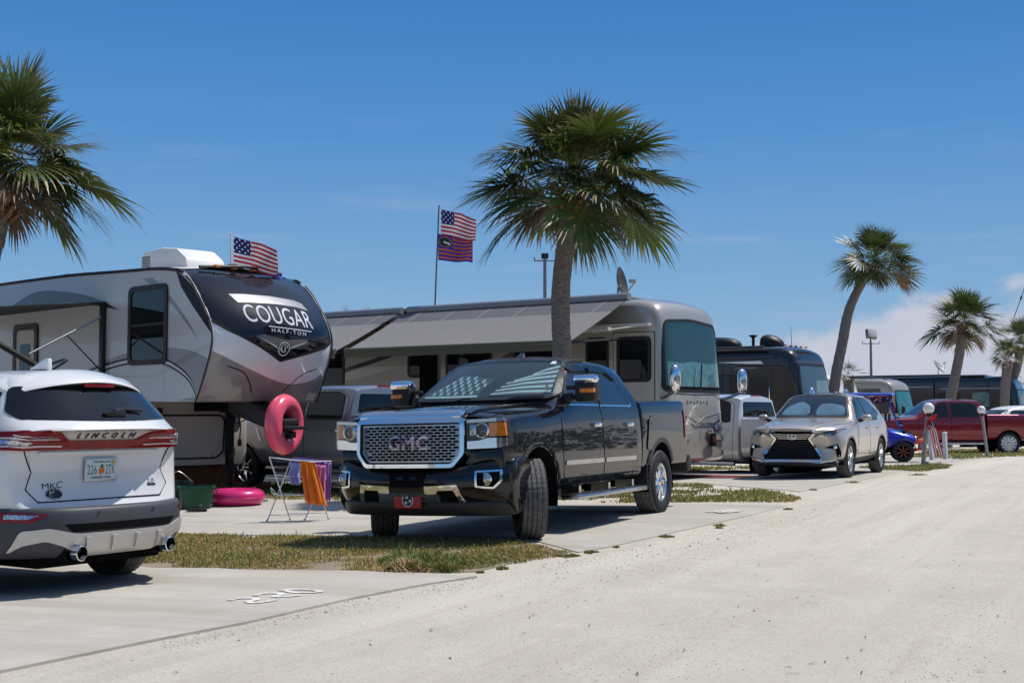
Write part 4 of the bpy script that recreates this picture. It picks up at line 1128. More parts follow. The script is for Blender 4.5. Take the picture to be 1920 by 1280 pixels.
    # sides of the bumper run back to the wheel arch
    for sg in (1,-1):
        b=B(); b.prism([(.52,.31),(.58,.31),(.68,.42),(.70,.80),(.60,.855),(.50,.85),(.47,.62)],sg*.965-.04,sg*.965+.045,'y',bev=.015); b.obj('bumper_corner',P,rt)
        # fog lamp
        fl=node('fog_light',rt); fy=sg*.815; zc=.655
        po=[(fy-sg*.105,zc+.075),(fy+sg*.115,zc+.085),(fy+sg*.115,zc-.03),(fy+sg*.055,zc-.10),(fy-sg*.10,zc-.085)]
        if sg<0: po=po[::-1]
        po=rp(po,.015)
        patch('bezel',[po,inset(po,.018)],'F',bbv,CHROME,fl,.014,.06); patch('recess',inset(po,.016),'F',bbv,VOID,fl,.003,.06)
        q,_,_,_=bbv.ray_cast(Vector((9,fy,zc)),Vector((-1,0,0)))
        b=B(); b.revolve([(.062,.0),(.062,.012),(.05,.016)],26,'x',(q.x,fy,zc-.005)); b.revolve([(.05,.008),(.03,.018),(.001,.022)],20,'x',(q.x,fy,zc-.005),m=1); b.obj('lamp',[CHROME,mat('fog_glass',(.62,.64,.66),.12,.6,1,var=.5,vscale=40)],fl)
        # chrome insert with a dark opening
        ip=[(sg*.20,.585),(sg*.545,.600),(sg*.605,.425),(sg*.20,.425)]
        hp_=[(sg*.33,.545),(sg*.505,.548),(sg*.545,.44),(sg*.35,.44)]
        if sg<0: ip=ip[::-1];hp_=hp_[::-1]
        ins=patch('bumper_insert',[rp(ip,.012),rp(hp_,.012)],'F',bbv,CHROME,rt,.020,.07)
        patch('opening',rp(hp_,.012),'F',bbv,VOID,ins,.004,.07)
        b=B(); q,_,_,_=bbv.ray_cast(Vector((9,sg*.84,.36)),Vector((-1,0,0)))
    patch('bumper_strip',rect(-.22,.22,.435,.525,.01),'F',bbv,CHROME,rt,.016,.08)
    patch('air_intake',rp([(-.21,.70),(.21,.70),(.19,.575),(-.19,.575)],.02),'F',bbv,VOID,rt,.005,.08)
    # front plate: red with a disc of three stars
    pl=B(); pl.box(.0,.008,-.155,.155,-.078,.078,bev=.003); PR=mat('plate_red',(.42,.02,.025),.35,coat=.3)
    q,_,_,_=bbv.ray_cast(Vector((9,0,.45)),Vector((-1,0,0)))
    plo=pl.obj('number_plate',PR,rt); plo.location=(q.x+.03,0,.445)
    PW=mat('plate_white',(.75,.75,.75),.4); PB=mat('plate_black',(.012,.012,.014),.4); PBL=mat('plate_blue',(.02,.04,.22),.4)
    it=[(circ(0,0,.063),0),(circ(0,0,.055),1)]+[(star(.03*cos(a),.03*sin(a),.023,a+.3),0) for a in (1.9,4.0,6.1)]+[(strip([(.146,-.074),(.146,.074)],.006),1)]
    patches('emblem',it,'F',None,[PW,PB],plo,.0012,.2,flat=.0085)
    # roof fin, lamps, screen sticker, rear bumper
    b=B(); b.prism([(-1.82,1.985),(-1.64,1.985),(-1.78,2.045),(-1.815,2.045)],-.02,.02,'y',bev=.006); b.obj('roof_antenna',P,rt)
    patch('sticker',rect(.555,.605,1.855,1.885,.003),'F',bv,WHITEP,rt,.026,.2)
    b=B(); b.prism([(-5.06,.50),(-5.24,.52),(-5.27,.66),(-5.20,.74),(-5.03,.74)],-.98,.98,'y',bev=.02); b.obj('rear_bumper',BLACKP,rt)
    b=B(); b.box(-4.9,.3,-.42,-.30,.42,.58); b.box(-4.9,.3,.30,.42,.42,.58); b.tube([(0,-.75,.42),(0,.75,.42)],.06,8); b.tube([(-3.9,-.75,.42),(-3.9,.75,.42)],.07,8); b.revolve([(.001,-.16),(.13,-.1),(.16,0),(.13,.1),(.001,.16)],16,'x',(-3.9,0,.42)); b.box(-3.0,-.8,-.55,.55,.44,.52)
    b.obj('chassis',VOID,rt)
    return rt
black_pickup()
def car_sec(p): # p: list of (y,z[,dx])
    return p
# ---------------------------------------------------------------- white crossover seen from behind (rear axle at its origin)
WHITE=mat('white_pearl_paint',(.70,.70,.69),.35,0,1.0,.3,coatr=.02)
def white_crossover():
    c=gp(224,1076); az=R(147)
    fw=Vector((cos(az),sin(az))); lf=Vector((-sin(az),cos(az)))
    o=Vector((c.x,c.y))+lf*.77
    rt=thing('suv','white crossover seen from behind with wide red tail light band','suv',(o.x,o.y,zg(o.x,o.y)-.002),az)
    rt.scale=(1,.92,1.03); P=WHITE
    # half section: bottom, bottom edge, rocker, side, shoulder, roof edge, roof mid, top
    def s(zb,yb,yr,zr,ym,zm,y4,z4,y5,z5,y6,z6,z7,d=None):
        d=d or (0,)*8
        return [(0,zb,d[0]),(yb,zb,d[1]),(yr,zr,d[2]),(ym,zm,d[3]),(y4,z4,d[4]),(y5,z5,d[5]),(y6,z6,d[6]),(0,z7,d[7])]
    d1=(0,.10,.22,.34,.34,.24,.07,0)
    S=[(-.955,s(.50,.55,.80,.62,.86,.84,.83,1.10,.76,1.19,.40,1.205,1.205,(0,.06,.24,.32,.29,.21,.03,0))),
       (-.90,s(.40,.62,.88,.58,.92,.86,.885,1.13,.80,1.235,.42,1.255,1.26,(.0,.08,.30,.39,.36,.24,.04,0))),
       (-.80,s(.34,.64,.92,.55,.93,.88,.895,1.14,.81,1.30,.43,1.325,1.335,(0,.05,.24,.34,.32,.26,.04,0))),
       (-.56,s(.28,.66,.92,.50,.934,.88,.90,1.13,.69,1.535,.36,1.57,1.58,(0,0,.12,.18,.18,.20,.03,0))),
       (-.46,s(.27,.66,.92,.48,.932,.86,.905,1.08,.64,1.575,.33,1.615,1.625,(0,0,.10,.14,.14,.12,.02,0))),
       (-.30,s(.26,.66,.92,.46,.932,.86,.905,1.08,.63,1.60,.33,1.64,1.65)),
       (.3,s(.25,.66,.92,.46,.932,.86,.91,1.06,.63,1.62,.33,1.655,1.668)),
       (1.0,s(.25,.66,.92,.46,.93,.86,.91,1.04,.63,1.61,.33,1.645,1.658)),
       (1.55,s(.25,.66,.92,.46,.93,.86,.91,1.02,.62,1.55,.33,1.585,1.595)),
       (2.25,s(.25,.66,.92,.46,.93,.84,.90,1.0,.76,1.09,.40,1.13,1.14)),
       (2.9,s(.25,.66,.92,.46,.92,.80,.87,.93,.72,1.0,.38,1.03,1.04)),
       (3.35,s(.27,.62,.86,.46,.87,.72,.80,.82,.66,.88,.34,.91,.92)),
       (3.52,s(.32,.55,.72,.46,.74,.66,.68,.74,.56,.78,.3,.80,.81))]
    cut=[cyl_cut(0,.355,.40,.60,1.3),cyl_cut(0,.355,.40,-1.3,-.60),cyl_cut(2.69,.355,.40,.60,1.3),cyl_cut(2.69,.355,.40,-1.3,-.60)]
    body,bv=loft('body',[ringsym(x,h) for x,h in S],P,rt,2,[('r',0,.55),('r',1,.15),('r',4,.55,5,7),('l',5,.3),('l',2,.2),('r',9,.3,5,7),('r',8,.3,5,7)],cut=cut)
    for x,y in ((0,.80),(0,-.80),(2.69,.80),(2.69,-.80)): wheel(rt,x,y*.97,.355,.355,.245,.24,1 if y>0 else -1,5,DCHROME,VOID)
    for sg in (1,-1):
        pl='L' if sg>0 else 'R'
        for x in (0,2.69):
            b=B(); yy=sorted((sg*.60,sg*.92)); b.revolve([(.39,yy[0]),(.39,yy[1]-.04)],24,org=(x,0,.355),a0=-.3,a1=PI+.3); b.obj('wheel_well',VOID,rt)
            patch('wheel_arch_trim',arcband(x,.355,.405,.455,-20,200,22),pl,bv,GREYP,rt,.012,.08)
        # side glass and doors
        patch('side_window',rp([(-.50,1.16),(-.30,1.52),(.35,1.56),(1.35,1.53),(1.95,1.10),(1.0,1.07)],.05),pl,bv,GLASS,rt,.006,.1)
        for dx in (.22,1.25):
            d=patch('door',rp([(dx,.45),(dx,1.05),(dx+.95,1.03),(dx+.98,.45)],.06),pl,bv,P,rt,.003,.1); seam('door_gap',rp([(dx,.45),(dx,1.05),(dx+.95,1.03),(dx+.98,.45)],.06),pl,bv,d,.012,.0018,closed=True)
            b=B(); b.box(dx+.06,dx+.22,sg*.945-.012,sg*.945+.012,.93,.96,bev=.008); b.obj('handle',P,d)
        patch('sill_cladding',rect(.42,2.28,.27,.42,.03),pl,bv,GREYP,rt,.012,.1)
        m=B(); m.box(1.72,1.86,sg*1.0-.11,sg*1.0+.11,1.06,1.20,bev=.04); m.obj('mirror',P,rt)
    # ---- the rear face, drawn in (y,z)
    tg=rp([(-.70,1.058),(.70,1.058),(.66,.90),(.72,.78),(.62,.690),(-.62,.690),(-.72,.78),(-.66,.90),(-.67,.92)],.03)
    gate=patch('tailgate',tg,'B',bv,P,rt,.005,.07); seam('tailgate_gap',[(.745,1.06),(.66,.90),(.72,.78),(.625,.688),(-.625,.688),(-.72,.78),(-.66,.90),(-.745,1.06)],'B',bv,gate,.007,.0062,res=.04)
    rw=rp([(-.665,1.512),(.665,1.512),(.785,1.325),(.75,1.278),(0,1.262),(-.75,1.278),(-.785,1.325)],[.05,.05,.04,.05,.3,.05,.04])
    wn=patch('rear_window',rw,'B',bv,GLASS,gate,.008,.08,smooth=70)
    # roof spoiler with the high brake lamp
    b=B(); 
    pf=[(-.66,1.555),(-.64,1.585),(-.45,1.655),(-.30,1.668),(-.32,1.60),(-.60,1.535)]
    rg=[]
    for y in (-.69,-.66,-.5,-.2,0,.2,.5,.66,.69):
        k=abs(y)/.69; rg.append([(x+.24*k**2.4,y,z-.075*k*k-(.035*k**6)) for x,z in pf])
    sp,spv=loft('roof_spoiler',rg,P,rt,2,[('l',0,.6),('r',0,.5),('r',8,.5)],sym=False)
    b=B(); V=[];F=[];n=14
    for i in range(n+1):
        y=-.60+1.2*i/n; k=abs(y)/.69
        for x,z in ((-.635,1.535),(-.615,1.48)): V.append((x+.24*k**2.4,y,z-.065*k*k))
    for i in range(n): F.append((2*i,2*i+1,2*i+3,2*i+2))
    b.add(V,F); b.obj('spoiler_underside',VOID,rt)
    b=B(); b.box(-.652,-.63,-.155,.155,1.515,1.54,bev=.005); b.obj('brake_light',REDL,rt)
    b=B(); b.prism([(-.05,1.655),(.20,1.665),(.01,1.745),(-.045,1.75)],-.022,.022,'y',bev=.012); b.obj('roof_antenna',P,rt)
    # wiper
    b=B(); q,_,_,_=bv.ray_cast(Vector((-9,.02,1.32)),Vector((1,0,0))); x=q.x
    b.prism([(-.10,1.295),(.10,1.30),(.13,1.325),(-.02,1.35),(-.10,1.34)],x-.045,x-.012,'x',bev=.01)
    b.tube([(x-.03,.02,1.335),(x+.005,-.12,1.352),(x+.02,-.33,1.342)],[.018,.014,.008],8); b.obj('rear_wiper',BLACKP,gate)
    # tail lamp band
    band=rp([(-.88,1.185),(-.62,1.20),(-.46,1.185),(-.34,1.125),(.34,1.125),(.46,1.185),(.62,1.20),(.88,1.185),(.905,1.13),(.89,1.06),(-.89,1.06),(-.905,1.13)],.012)
    tl=patch('tail_light',band,'B',bv,REDL,rt,.024,.03,smooth=60)
    WL=mat('white_lamp_rib',(.70,.62,.62),.15,.2,1,var=.25,vscale=60)
    for sg in (1,-1):
        it=[]
        for k,(z,a0,a1) in enumerate(((1.165,.50,.82),(1.145,.46,.87),(1.09,.42,.87))):
            it.append((strip([(sg*a0,z),(sg*(a0+a1)/2,z+.004),(sg*a1,z-.004)],.011 if k else .008),0))
        patches('lamp_rib',it,'B',bv,[WL],tl,.030,.03)
        patch('reverse_lamp',rp([(sg*.70,1.125),(sg*.89,1.13),(sg*.89,1.10),(sg*.74,1.098)][::sg],.008),'B',bv,mat('chrome_reflector',(.55,.58,.66),.1,.8,1,var=.6,vscale=50),tl,.029,.03)
    patch('trim_ledge',rp([(-.62,1.048),(.62,1.048),(.60,1.018),(-.60,1.018)],.008),'B',bv,P,gate,.03,.07)
    patches('badge',[(text_loops('LINCOLN',.58,.037,-.01,1.160,True,.008,0,2.2),0)],'B',bv,[mat('badge_grey',(.10,.10,.11),.3,.6)],rt,.010,.03)
    patches('badge',[(text_loops('MK',.135,.040,.50,.80,True,.008),0),(text_loops('C',.062,.050,.40,.805,True,.008,.3),0)],'B',bv,[mat('badge_grey',(1,1,1))],gate,.008,.2)
    patches('badge',[(text_loops('2.0',.075,.034,-.545,.80,True,.006),0),(rect(-.595,-.505,.762,.779,.003),1)],'B',bv,[DCHROME,mat('badge_dark',(.04,.04,.06),.3)],gate,.008,.2)
    patches('dealer_sticker',[(circ(.465,.742,.082,30,.040),0),([circ(.465,.742,.078,30,.036),circ(.465,.742,.074,30,.033)],1),(strip([(.505,.735),(.495,.765),(.485,.745),(.465,.762),(.45,.745),(.43,.758)],.007),1),(strip([(.42,.728),(.50,.728)],.006),1)],'B',bv,[mat('sticker_black',(.01,.01,.012),.4),WHITEP],gate,.007,.2)
    # number plate in its recess
    rec=rp([(-.58,.886),(.58,.886),(.30,.79),(.20,.72),(-.20,.72),(-.30,.79)],.04)
    q,_,_,_=bv.ray_cast(Vector((-9,0,.90)),Vector((1,0,0)))
    pb_=B(); pb_.box(-.012,.0,-.163,.163,-.088,.088,bev=.003); npl=pb_.obj('number_plate',mat('plate_frame',(.55,.56,.58),.3,.7),rt); npl.location=(q.x-.020,0,.905); npl.rotation_euler=(0,R(-3),0)
    GR=mat('plate_green',(.02,.13,.09),.5); ORG=mat('plate_orange',(.75,.20,.02),.5); PLW=mat('plate_pale',(.62,.70,.70),.5)
    it=[(rect(-.152,.152,-.073,.073,.008),0),(text_loops('226',.098,.070,.094,.0,True,.02),1),(text_loops('2TK',.098,.070,-.094,.0,True,.02),1),(circ(.006,-.012,.022,20,.028),2),(circ(-.018,-.008,.016,16,.022),2),(circ(-.006,.024,.016,12,.014),1),
        (text_loops('MYFLORIDA.COM',.17,.013,0,.056,True,.01),1),(text_loops('SUNSHINE STATE',.20,.015,0,-.058,True,.012),1),(rect(-.14,-.10,.04,.066,.002),3)]
    patches('plate_print',it,'B',None,[PLW,GR,ORG,mat('plate_sticker',(.42,.36,.05),.5)],npl,.001,.3,flat=-.0125)
    # lower bumper: dark cladding, silver skid plate, exhausts, reflectors
    CL=mat('charcoal_cladding',(.055,.057,.066),.45,0,0,.4,rvar=.05); SK=mat('silver_skid',(.58,.565,.54),.42,.5)
    ys=[-.945,-.935,-.86,-.72,-.5,-.25,0,.25,.5,.72,.86,.935,.945]
    def rx(y): a_=abs(y); return -.975+.26*a_**3+max(0,a_-.60)**1.6*1.2
    bmp,bbv=loft('rear_bumper',[[(rx(y)+.30,y,.655),(rx(y)+.02,y,.655),(rx(y)-.012,y,.635),(rx(y)-.02,y,.52),(rx(y)-.005,y,.42),(rx(y)+.06,y,.30),(rx(y)+.30,y,.27)] for y in ys],CL,rt,2,[('l',1,.5),('r',0,.5),('r',12,.5)],sym=False)
    sk=rp([(-.66,.515),(-.46,.472),(.46,.472),(.66,.515),(.82,.50),(.86,.34),(.80,.40),(.68,.43),(.58,.40),(.36,.312),(-.36,.312),(-.58,.40),(-.68,.43),(-.80,.40),(-.86,.34),(-.82,.50)],.03)
    skp=patch('skid_plate',sk,'B',bbv,SK,rt,.016,.04)
    patch('vent_slot',rp([(-.56,.540),(.56,.540),(.50,.485),(-.50,.485)],.015),'B',bbv,VOID,rt,.006,.06)
    for y in (-.36,-.12,.12,.36): patch('skid_rib',rp([(y-.02,.45),(y+.035,.45),(y+.01,.35),(y-.02,.345)],.006),'B',bbv,SK,skp,.034,.04)
    for sg in (1,-1):
        pts=[(sg*.66,.615),(sg*.90,.63),(sg*.915,.565),(sg*.76,.555)]
        patch('reflector',rp(pts[::sg],.008),'B',bbv,REDL,rt,.008,.04); 
        patch('reverse_light',rp([(sg*.72,.607),(sg*.885,.615),(sg*.892,.585),(sg*.79,.58)][::sg],.006),'B',bbv,mat('chrome_reflector',(1,1,1)),rt,.011,.04)
        b=B(); b.revolve([(.048,.0),(.055,-.02),(.055,-.16),(.049,-.165),(.046,-.14),(.046,.0)],26,'x',(-.84,sg*.455,.335)); b.obj('exhaust_tip',CHROME,rt)
        b=B(); b.revolve([(.045,0),(.001,0)],20,'x',(-.91,sg*.455,.335)); b.revolve([(.075,-.02),(.085,.1)],20,'x',(-.88,sg*.455,.345)); b.obj('exhaust_pipe',VOID,rt)
        for y in (.28,.70):
            q,_,_,_=bbv.ray_cast(Vector((-9,sg*y,.61)),Vector((1,0,0)))
            if q: b=B(); b.revolve([(.012,-.016),(.001,-.017)],12,'x',(q.x+.006,sg*y,.61)); b.obj('parking_sensor',BLACKP,rt)
    b=B(); b.box(-.70,3.2,-.62,.62,.22,.30); b.tube([(0,-.7,.33),(0,.7,.33)],.05,8); b.obj('underbody',VOID,rt)
    return rt
white_crossover()

# ---------------------------------------------------------------- tan crossover seen from the front (front axle at its origin)
TAN=mat('tan_metallic_paint',(.53,.46,.385),.30,.45,1.0,.4,coatr=.02)
def tan_crossover():
    gx,gy=5.80,25.6; az=R(242.2)
    rt=thing('suv','tan metallic crossover with large hourglass grille facing the camera','suv',(gx,gy,zg(gx,gy)+.012),az)
    P=TAN
    def s(zb,yb,yr,zr,ym,zm,y4,z4,y5,z5,y6,z6,z7,d=None):
        d=d or (0,)*8
        return [(0,zb,d[0]),(yb,zb,d[1]),(yr,zr,d[2]),(ym,zm,d[3]),(y4,z4,d[4]),(y5,z5,d[5]),(y6,z6,d[6]),(0,z7,d[7])]
    S=[(1.02,s(.28,.50,.66,.40,.70,.66,.60,.86,.50,.925,.28,.955,.965,(0,-.06,-.18,-.22,-.16,-.10,-.03,0))),
       (.93,s(.24,.60,.86,.38,.89,.66,.80,.90,.62,.965,.32,.995,1.005,(0,-.06,-.20,-.26,-.20,-.12,-.03,0))),
       (.72,s(.22,.64,.93,.38,.945,.70,.88,.945,.70,1.02,.36,1.045,1.055,(0,0,-.06,-.10,-.10,-.05,0,0))),
       (.0,s(.22,.66,.94,.38,.945,.74,.915,1.00,.76,1.085,.40,1.12,1.13)),
       (-.45,s(.22,.66,.935,.38,.935,.76,.915,1.04,.79,1.125,.42,1.165,1.175)),
       (-.58,s(.22,.66,.935,.38,.935,.77,.915,1.05,.79,1.15,.42,1.19,1.20)),
       (-1.05,s(.22,.66,.93,.38,.932,.78,.912,1.08,.70,1.46,.38,1.505,1.515)),
       (-1.35,s(.22,.66,.93,.38,.932,.79,.91,1.09,.655,1.60,.35,1.645,1.655)),
       (-1.5,s(.22,.66,.93,.38,.932,.79,.91,1.095,.645,1.625,.34,1.67,1.68)),
       (-2.2,s(.22,.66,.93,.38,.932,.80,.91,1.11,.64,1.635,.34,1.685,1.695)),
       (-2.9,s(.23,.66,.94,.40,.942,.82,.91,1.13,.63,1.605,.33,1.655,1.665)),
       (-3.36,s(.26,.66,.94,.44,.942,.84,.89,1.15,.61,1.54,.32,1.59,1.60)),
       (-3.70,s(.32,.62,.88,.50,.89,.86,.83,1.13,.68,1.25,.36,1.29,1.30)),
       (-3.84,s(.40,.55,.78,.54,.79,.84,.72,.98,.60,1.04,.32,1.07,1.08))]
    rr=.405
    cut=[cyl_cut(0,.375,rr+.015,.58,1.3),cyl_cut(0,.375,rr+.015,-1.3,-.58),cyl_cut(-2.79,.375,rr+.015,.58,1.3),cyl_cut(-2.79,.375,rr+.015,-1.3,-.58)]
    body,bv=loft('body',[ringsym(x,h) for x,h in S],P,rt,2,[('r',0,.45),('r',5,.65,4,7),('r',7,.35,4,7),('l',5,.35,5,12),('l',2,.25),('l',3,.15),('r',12,.4)],cut=cut)
    DK=mat('dark_spoke_metal',(.05,.05,.055),.25,.8)
    for x,y in ((0,.815),(0,-.815),(-2.79,.815),(-2.79,-.815)):
        wheel(rt,x,y,.372,.372,.235,.258,1 if y>0 else -1,5,DCHROME,VOID,split=True)
    for sg in (1,-1):
        pl='L' if sg>0 else 'R'
        for x in (0,-2.79):
            b=B(); yy=sorted((sg*.58,sg*.90)); b.revolve([(rr,yy[0]),(rr,yy[1]-.03)],24,org=(x,0,.375),a0=-.3,a1=PI+.3); b.obj('wheel_well',VOID,rt)
            patch('wheel_arch_trim',arcband(x,.375,rr+.012,rr+.045,-25,205,24),pl,bv,GREYP,rt,.010,.07)
        for dp,wp,hx in (([(-.62,.36),(-.60,.75),(-.68,1.08),(-1.12,1.50),(-1.52,1.60),(-1.70,1.60),(-1.72,1.10),(-1.66,.36)],[(-.83,1.12),(-1.22,1.49),(-1.48,1.565),(-1.64,1.565),(-1.66,1.125)],-1.52),
                         ([(-1.70,.36),(-1.75,1.10),(-1.73,1.60),(-2.5,1.57),(-2.78,1.42),(-2.72,1.0),(-2.55,.72),(-2.42,.36)],[(-1.75,1.125),(-1.73,1.57),(-2.42,1.54),(-2.70,1.40),(-2.62,1.15)],-2.48)):
            d=patch('door',rp(dp,.06),pl,bv,P,rt,.003,.07); seam('door_gap',rp(dp,.06),pl,bv,d,.012,.0018,closed=True)
            w_=patch('window',rp(wp,.03),pl,bv,GLASSB,d,.007,.07,smooth=60); patch('frame',[inset(rp(wp,.03),-.022),inset(rp(wp,.03),.003)],pl,bv,CHROME if 0 else BLACKP,w_,.009,.07)
            loc,_,_,_=bv.ray_cast(Vector((hx,sg*9,.965)),Vector((0,-sg,0)))
            b=B(); b.box(hx-.10,hx+.10,loc.y+sg*.02-.012,loc.y+sg*.02+.012,.95,.98,bev=.008); b.obj('handle',P,d)
        q=rp([(-2.76,1.20),(-2.73,1.40),(-3.05,1.28)],.02)
        patch('quarter_window',q if sg>0 else q,pl,bv,GLASS,rt,.007,.07)
        patch('sill_trim',rp([(-.48,.25),(-.46,.36),(-2.3,.40),(-2.3,.28)],.02),pl,bv,GREYP,rt,.014,.08)
        patch('body_crease',strip([(-.50,.52),(-1.4,.47),(-2.2,.50)],[.02,.05,.02]),pl,bv,P,rt,.02,.07)
        # mirror
        m=B(); m.tube([(-.78,sg*.90,1.10),(-.80,sg*.99,1.13)],[.04,.035],8); m.obj('mirror_arm',BLACKP,rt)
        rgm=[]
        for y,k in ((.96,.45),(.99,.9),(1.06,1.0),(1.13,.85),(1.165,.45)):
            rgm.append([(-.79+.09*k*cos(a)-.04*(y-.96),sg*y,1.17+.075*k*sin(a)) for a in [2*PI*i/8 for i in range(8)]])
        mo,_=loft('mirror',rgm,P,rt,1,sym=False)
    ws=rp([(-.735,1.185),(-.55,1.585),(-.3,1.625),(.3,1.625),(.55,1.585),(.735,1.185),(.4,1.195),(-.4,1.195)],.04)
    w_=patch('windscreen',ws,'F',bv,GLASSB,rt,.006,.06,smooth=70); patch('frame',[inset(ws,-.022),inset(ws,.014)],'F',bv,BLACKP,w_,.008,.06)
    its=[(rp([(-.66,1.215),(-.55,1.40),(-.30,1.50),(-.08,1.40),(-.06,1.215)],.08),0),(rp([(.06,1.215),(.08,1.43),(.30,1.46),(.60,1.40),(.66,1.215)],.08),0)]
    patches('sun_reflector',its,'F',bv,[mat('silver_sunshade',(.10,.20,.27),.12,0,1.0,.6,var=.3,vscale=2)],rt,.0095,.08)
    patch('sunroof',rp([(-1.55,-.36),(-2.15,-.36),(-2.15,.36),(-1.55,.36)],.06),'T',bv,GLASSB,rt,.008,.1)
    b=B(); b.prism([(-2.75,1.66),(-2.6,1.68),(-2.72,1.73)],-.02,.02,'y'); b.obj('roof_antenna',P,rt)
    # grille: hourglass outline
    hg=[(-.43,.905),(-.27,.745),(-.53,.375),(-.50,.335),(.50,.335),(.53,.375),(.27,.745),(.43,.905),(.30,.915),(-.30,.915)]
    hg=[(-.44,.905),(-.315,.77),(-.56,.40),(-.55,.345),(.55,.355),(.56,.40),(.315,.77),(.44,.905)]
    hgr=rp(hg,.02)
    g=patch('grille',inset(hgr,.0),'F',bv,VOID,rt,.006,.05)
    patch('surround',[inset(hgr,-.030),inset(hgr,.006)],'F',bv,CHROME,g,.03,.05)
    def hw(z):
        P_=hg; xs=[]
        for i in range(len(P_)):
            a,c=P_[i-1],P_[i]
            if (a[1]-z)*(c[1]-z)<0: xs.append(a[0]+(c[0]-a[0])*(z-a[1])/(c[1]-a[1]))
        return max(xs) if xs else .3
    it=[]
    for k in range(8):
        z=.405+k*.045; h=hw(z)-.025; it.append((strip([(-h,z),(0,z-.012),(h,z)],.014),1 if k else 1))
    for k in range(3):
        z=.775+k*.040; h=hw(z)-.03; it.append((strip([(-h,z),(0,z-.008),(h,z)],.016),0))
    patches('slat',it,'F',bv,[DCHROME,mat('slat_dark',(.03,.03,.032),.3,.3)],g,.014,.05)
    em=[([circ(0,.815,.088,30,.064),circ(0,.815,.076,30,.053)],0),(strip([(.02,.862),(-.025,.79),(.055,.79)],.013),0)]
    patches('emblem',em,'F',bv,[CHROME],g,.030,.05)
    # lamps
    for sg in (1,-1):
        hl=[(sg*.46,.865),(sg*.80,.945),(sg*.885,.965),(sg*.84,.885),(sg*.78,.825),(sg*.47,.795),(sg*.42,.80)][::sg]
        l=patch('headlight',rp(hl,.012),'F',bv,mat('lamp_dark',(.02,.021,.024),.06,0,1),rt,.010,.05)
        patches('lamp_detail',[(rp([(sg*.47,.815),(sg*.56,.85),(sg*.60,.845),(sg*.62,.812)][::sg],.006),0),(rp([(sg*.64,.85),(sg*.71,.87),(sg*.73,.835),(sg*.65,.83)][::sg],.006),0),(strip([(sg*.46,.800),(sg*.62,.808),(sg*.79,.84),(sg*.86,.93)],.012),0),(rp([(sg*.80,.905),(sg*.85,.935),(sg*.83,.895)][::sg],.005),1)],'F',bv,[mat('lamp_silver',(.62,.63,.66),.12,.8,1),AMBER],l,.013,.05)
        patch('lens',rp(hl,.012),'F',bv,CLEAR,l,.018,.05,smooth=60)
        fg=[(sg*.60,.60),(sg*.84,.675),(sg*.895,.52),(sg*.875,.37),(sg*.845,.36),(sg*.80,.57)][::sg]
        patch('fog_light',rp(fg,.015),'F',bv,VOID,rt,.008,.05)
        patch('bumper_blade',rp([(sg*.56,.33),(sg*.62,.35),(sg*.90,.40),(sg*.92,.36),(sg*.64,.285),(sg*.52,.295)][::sg],.01),'F',bv,DCHROME,rt,.02,.05)
        b=B(); q,_,_,_=bv.ray_cast(Vector((9,sg*.80,.61)),Vector((-1,0,0))); b.revolve([(.040,.0),(.035,.012),(.001,.02)],18,'x',(q.x+.01,sg*.80,.615)); b.obj('lamp',CHROME,rt)
        seam('bonnet_gap',[(.90,sg*.45),(.5,sg*.70),(0,sg*.80),(-.5,sg*.84)],'T',bv,rt,.010)
        patch('bonnet_ridge',strip([(.80,sg*.34),(.3,sg*.50),(-.4,sg*.62)],[.02,.04,.05]),'T',bv,P,rt,.014,.07)
    patch('lower_lip',rp([(-.62,.335),(.62,.335),(.60,.305),(-.60,.305)],.008),'F',bv,DCHROME,rt,.022,.06)
    ysl=[-.84,-.80,-.66,-.4,0,.4,.66,.80,.84]
    loft('bumper_base',[[(1.0-.10*y*y-max(0,abs(y)-.5)*.50,y,.315),(1.02-.10*y*y-max(0,abs(y)-.5)*.50,y,.285),(.98-.10*y*y-max(0,abs(y)-.5)*.50,y,.235),(.60,y,.225),(.60,y,.315)] for y in ysl],mat('dull_black_plastic',(.022,.022,.023),.42,rvar=.1),rt,1,[('l',0,.6)],sym=False)
    b=B(); b.box(-3.4,.7,-.6,.6,.20,.28); b.tube([(0,-.7,.36),(0,.7,.36)],.05,8); b.obj('underbody',VOID,rt)
tan_crossover()

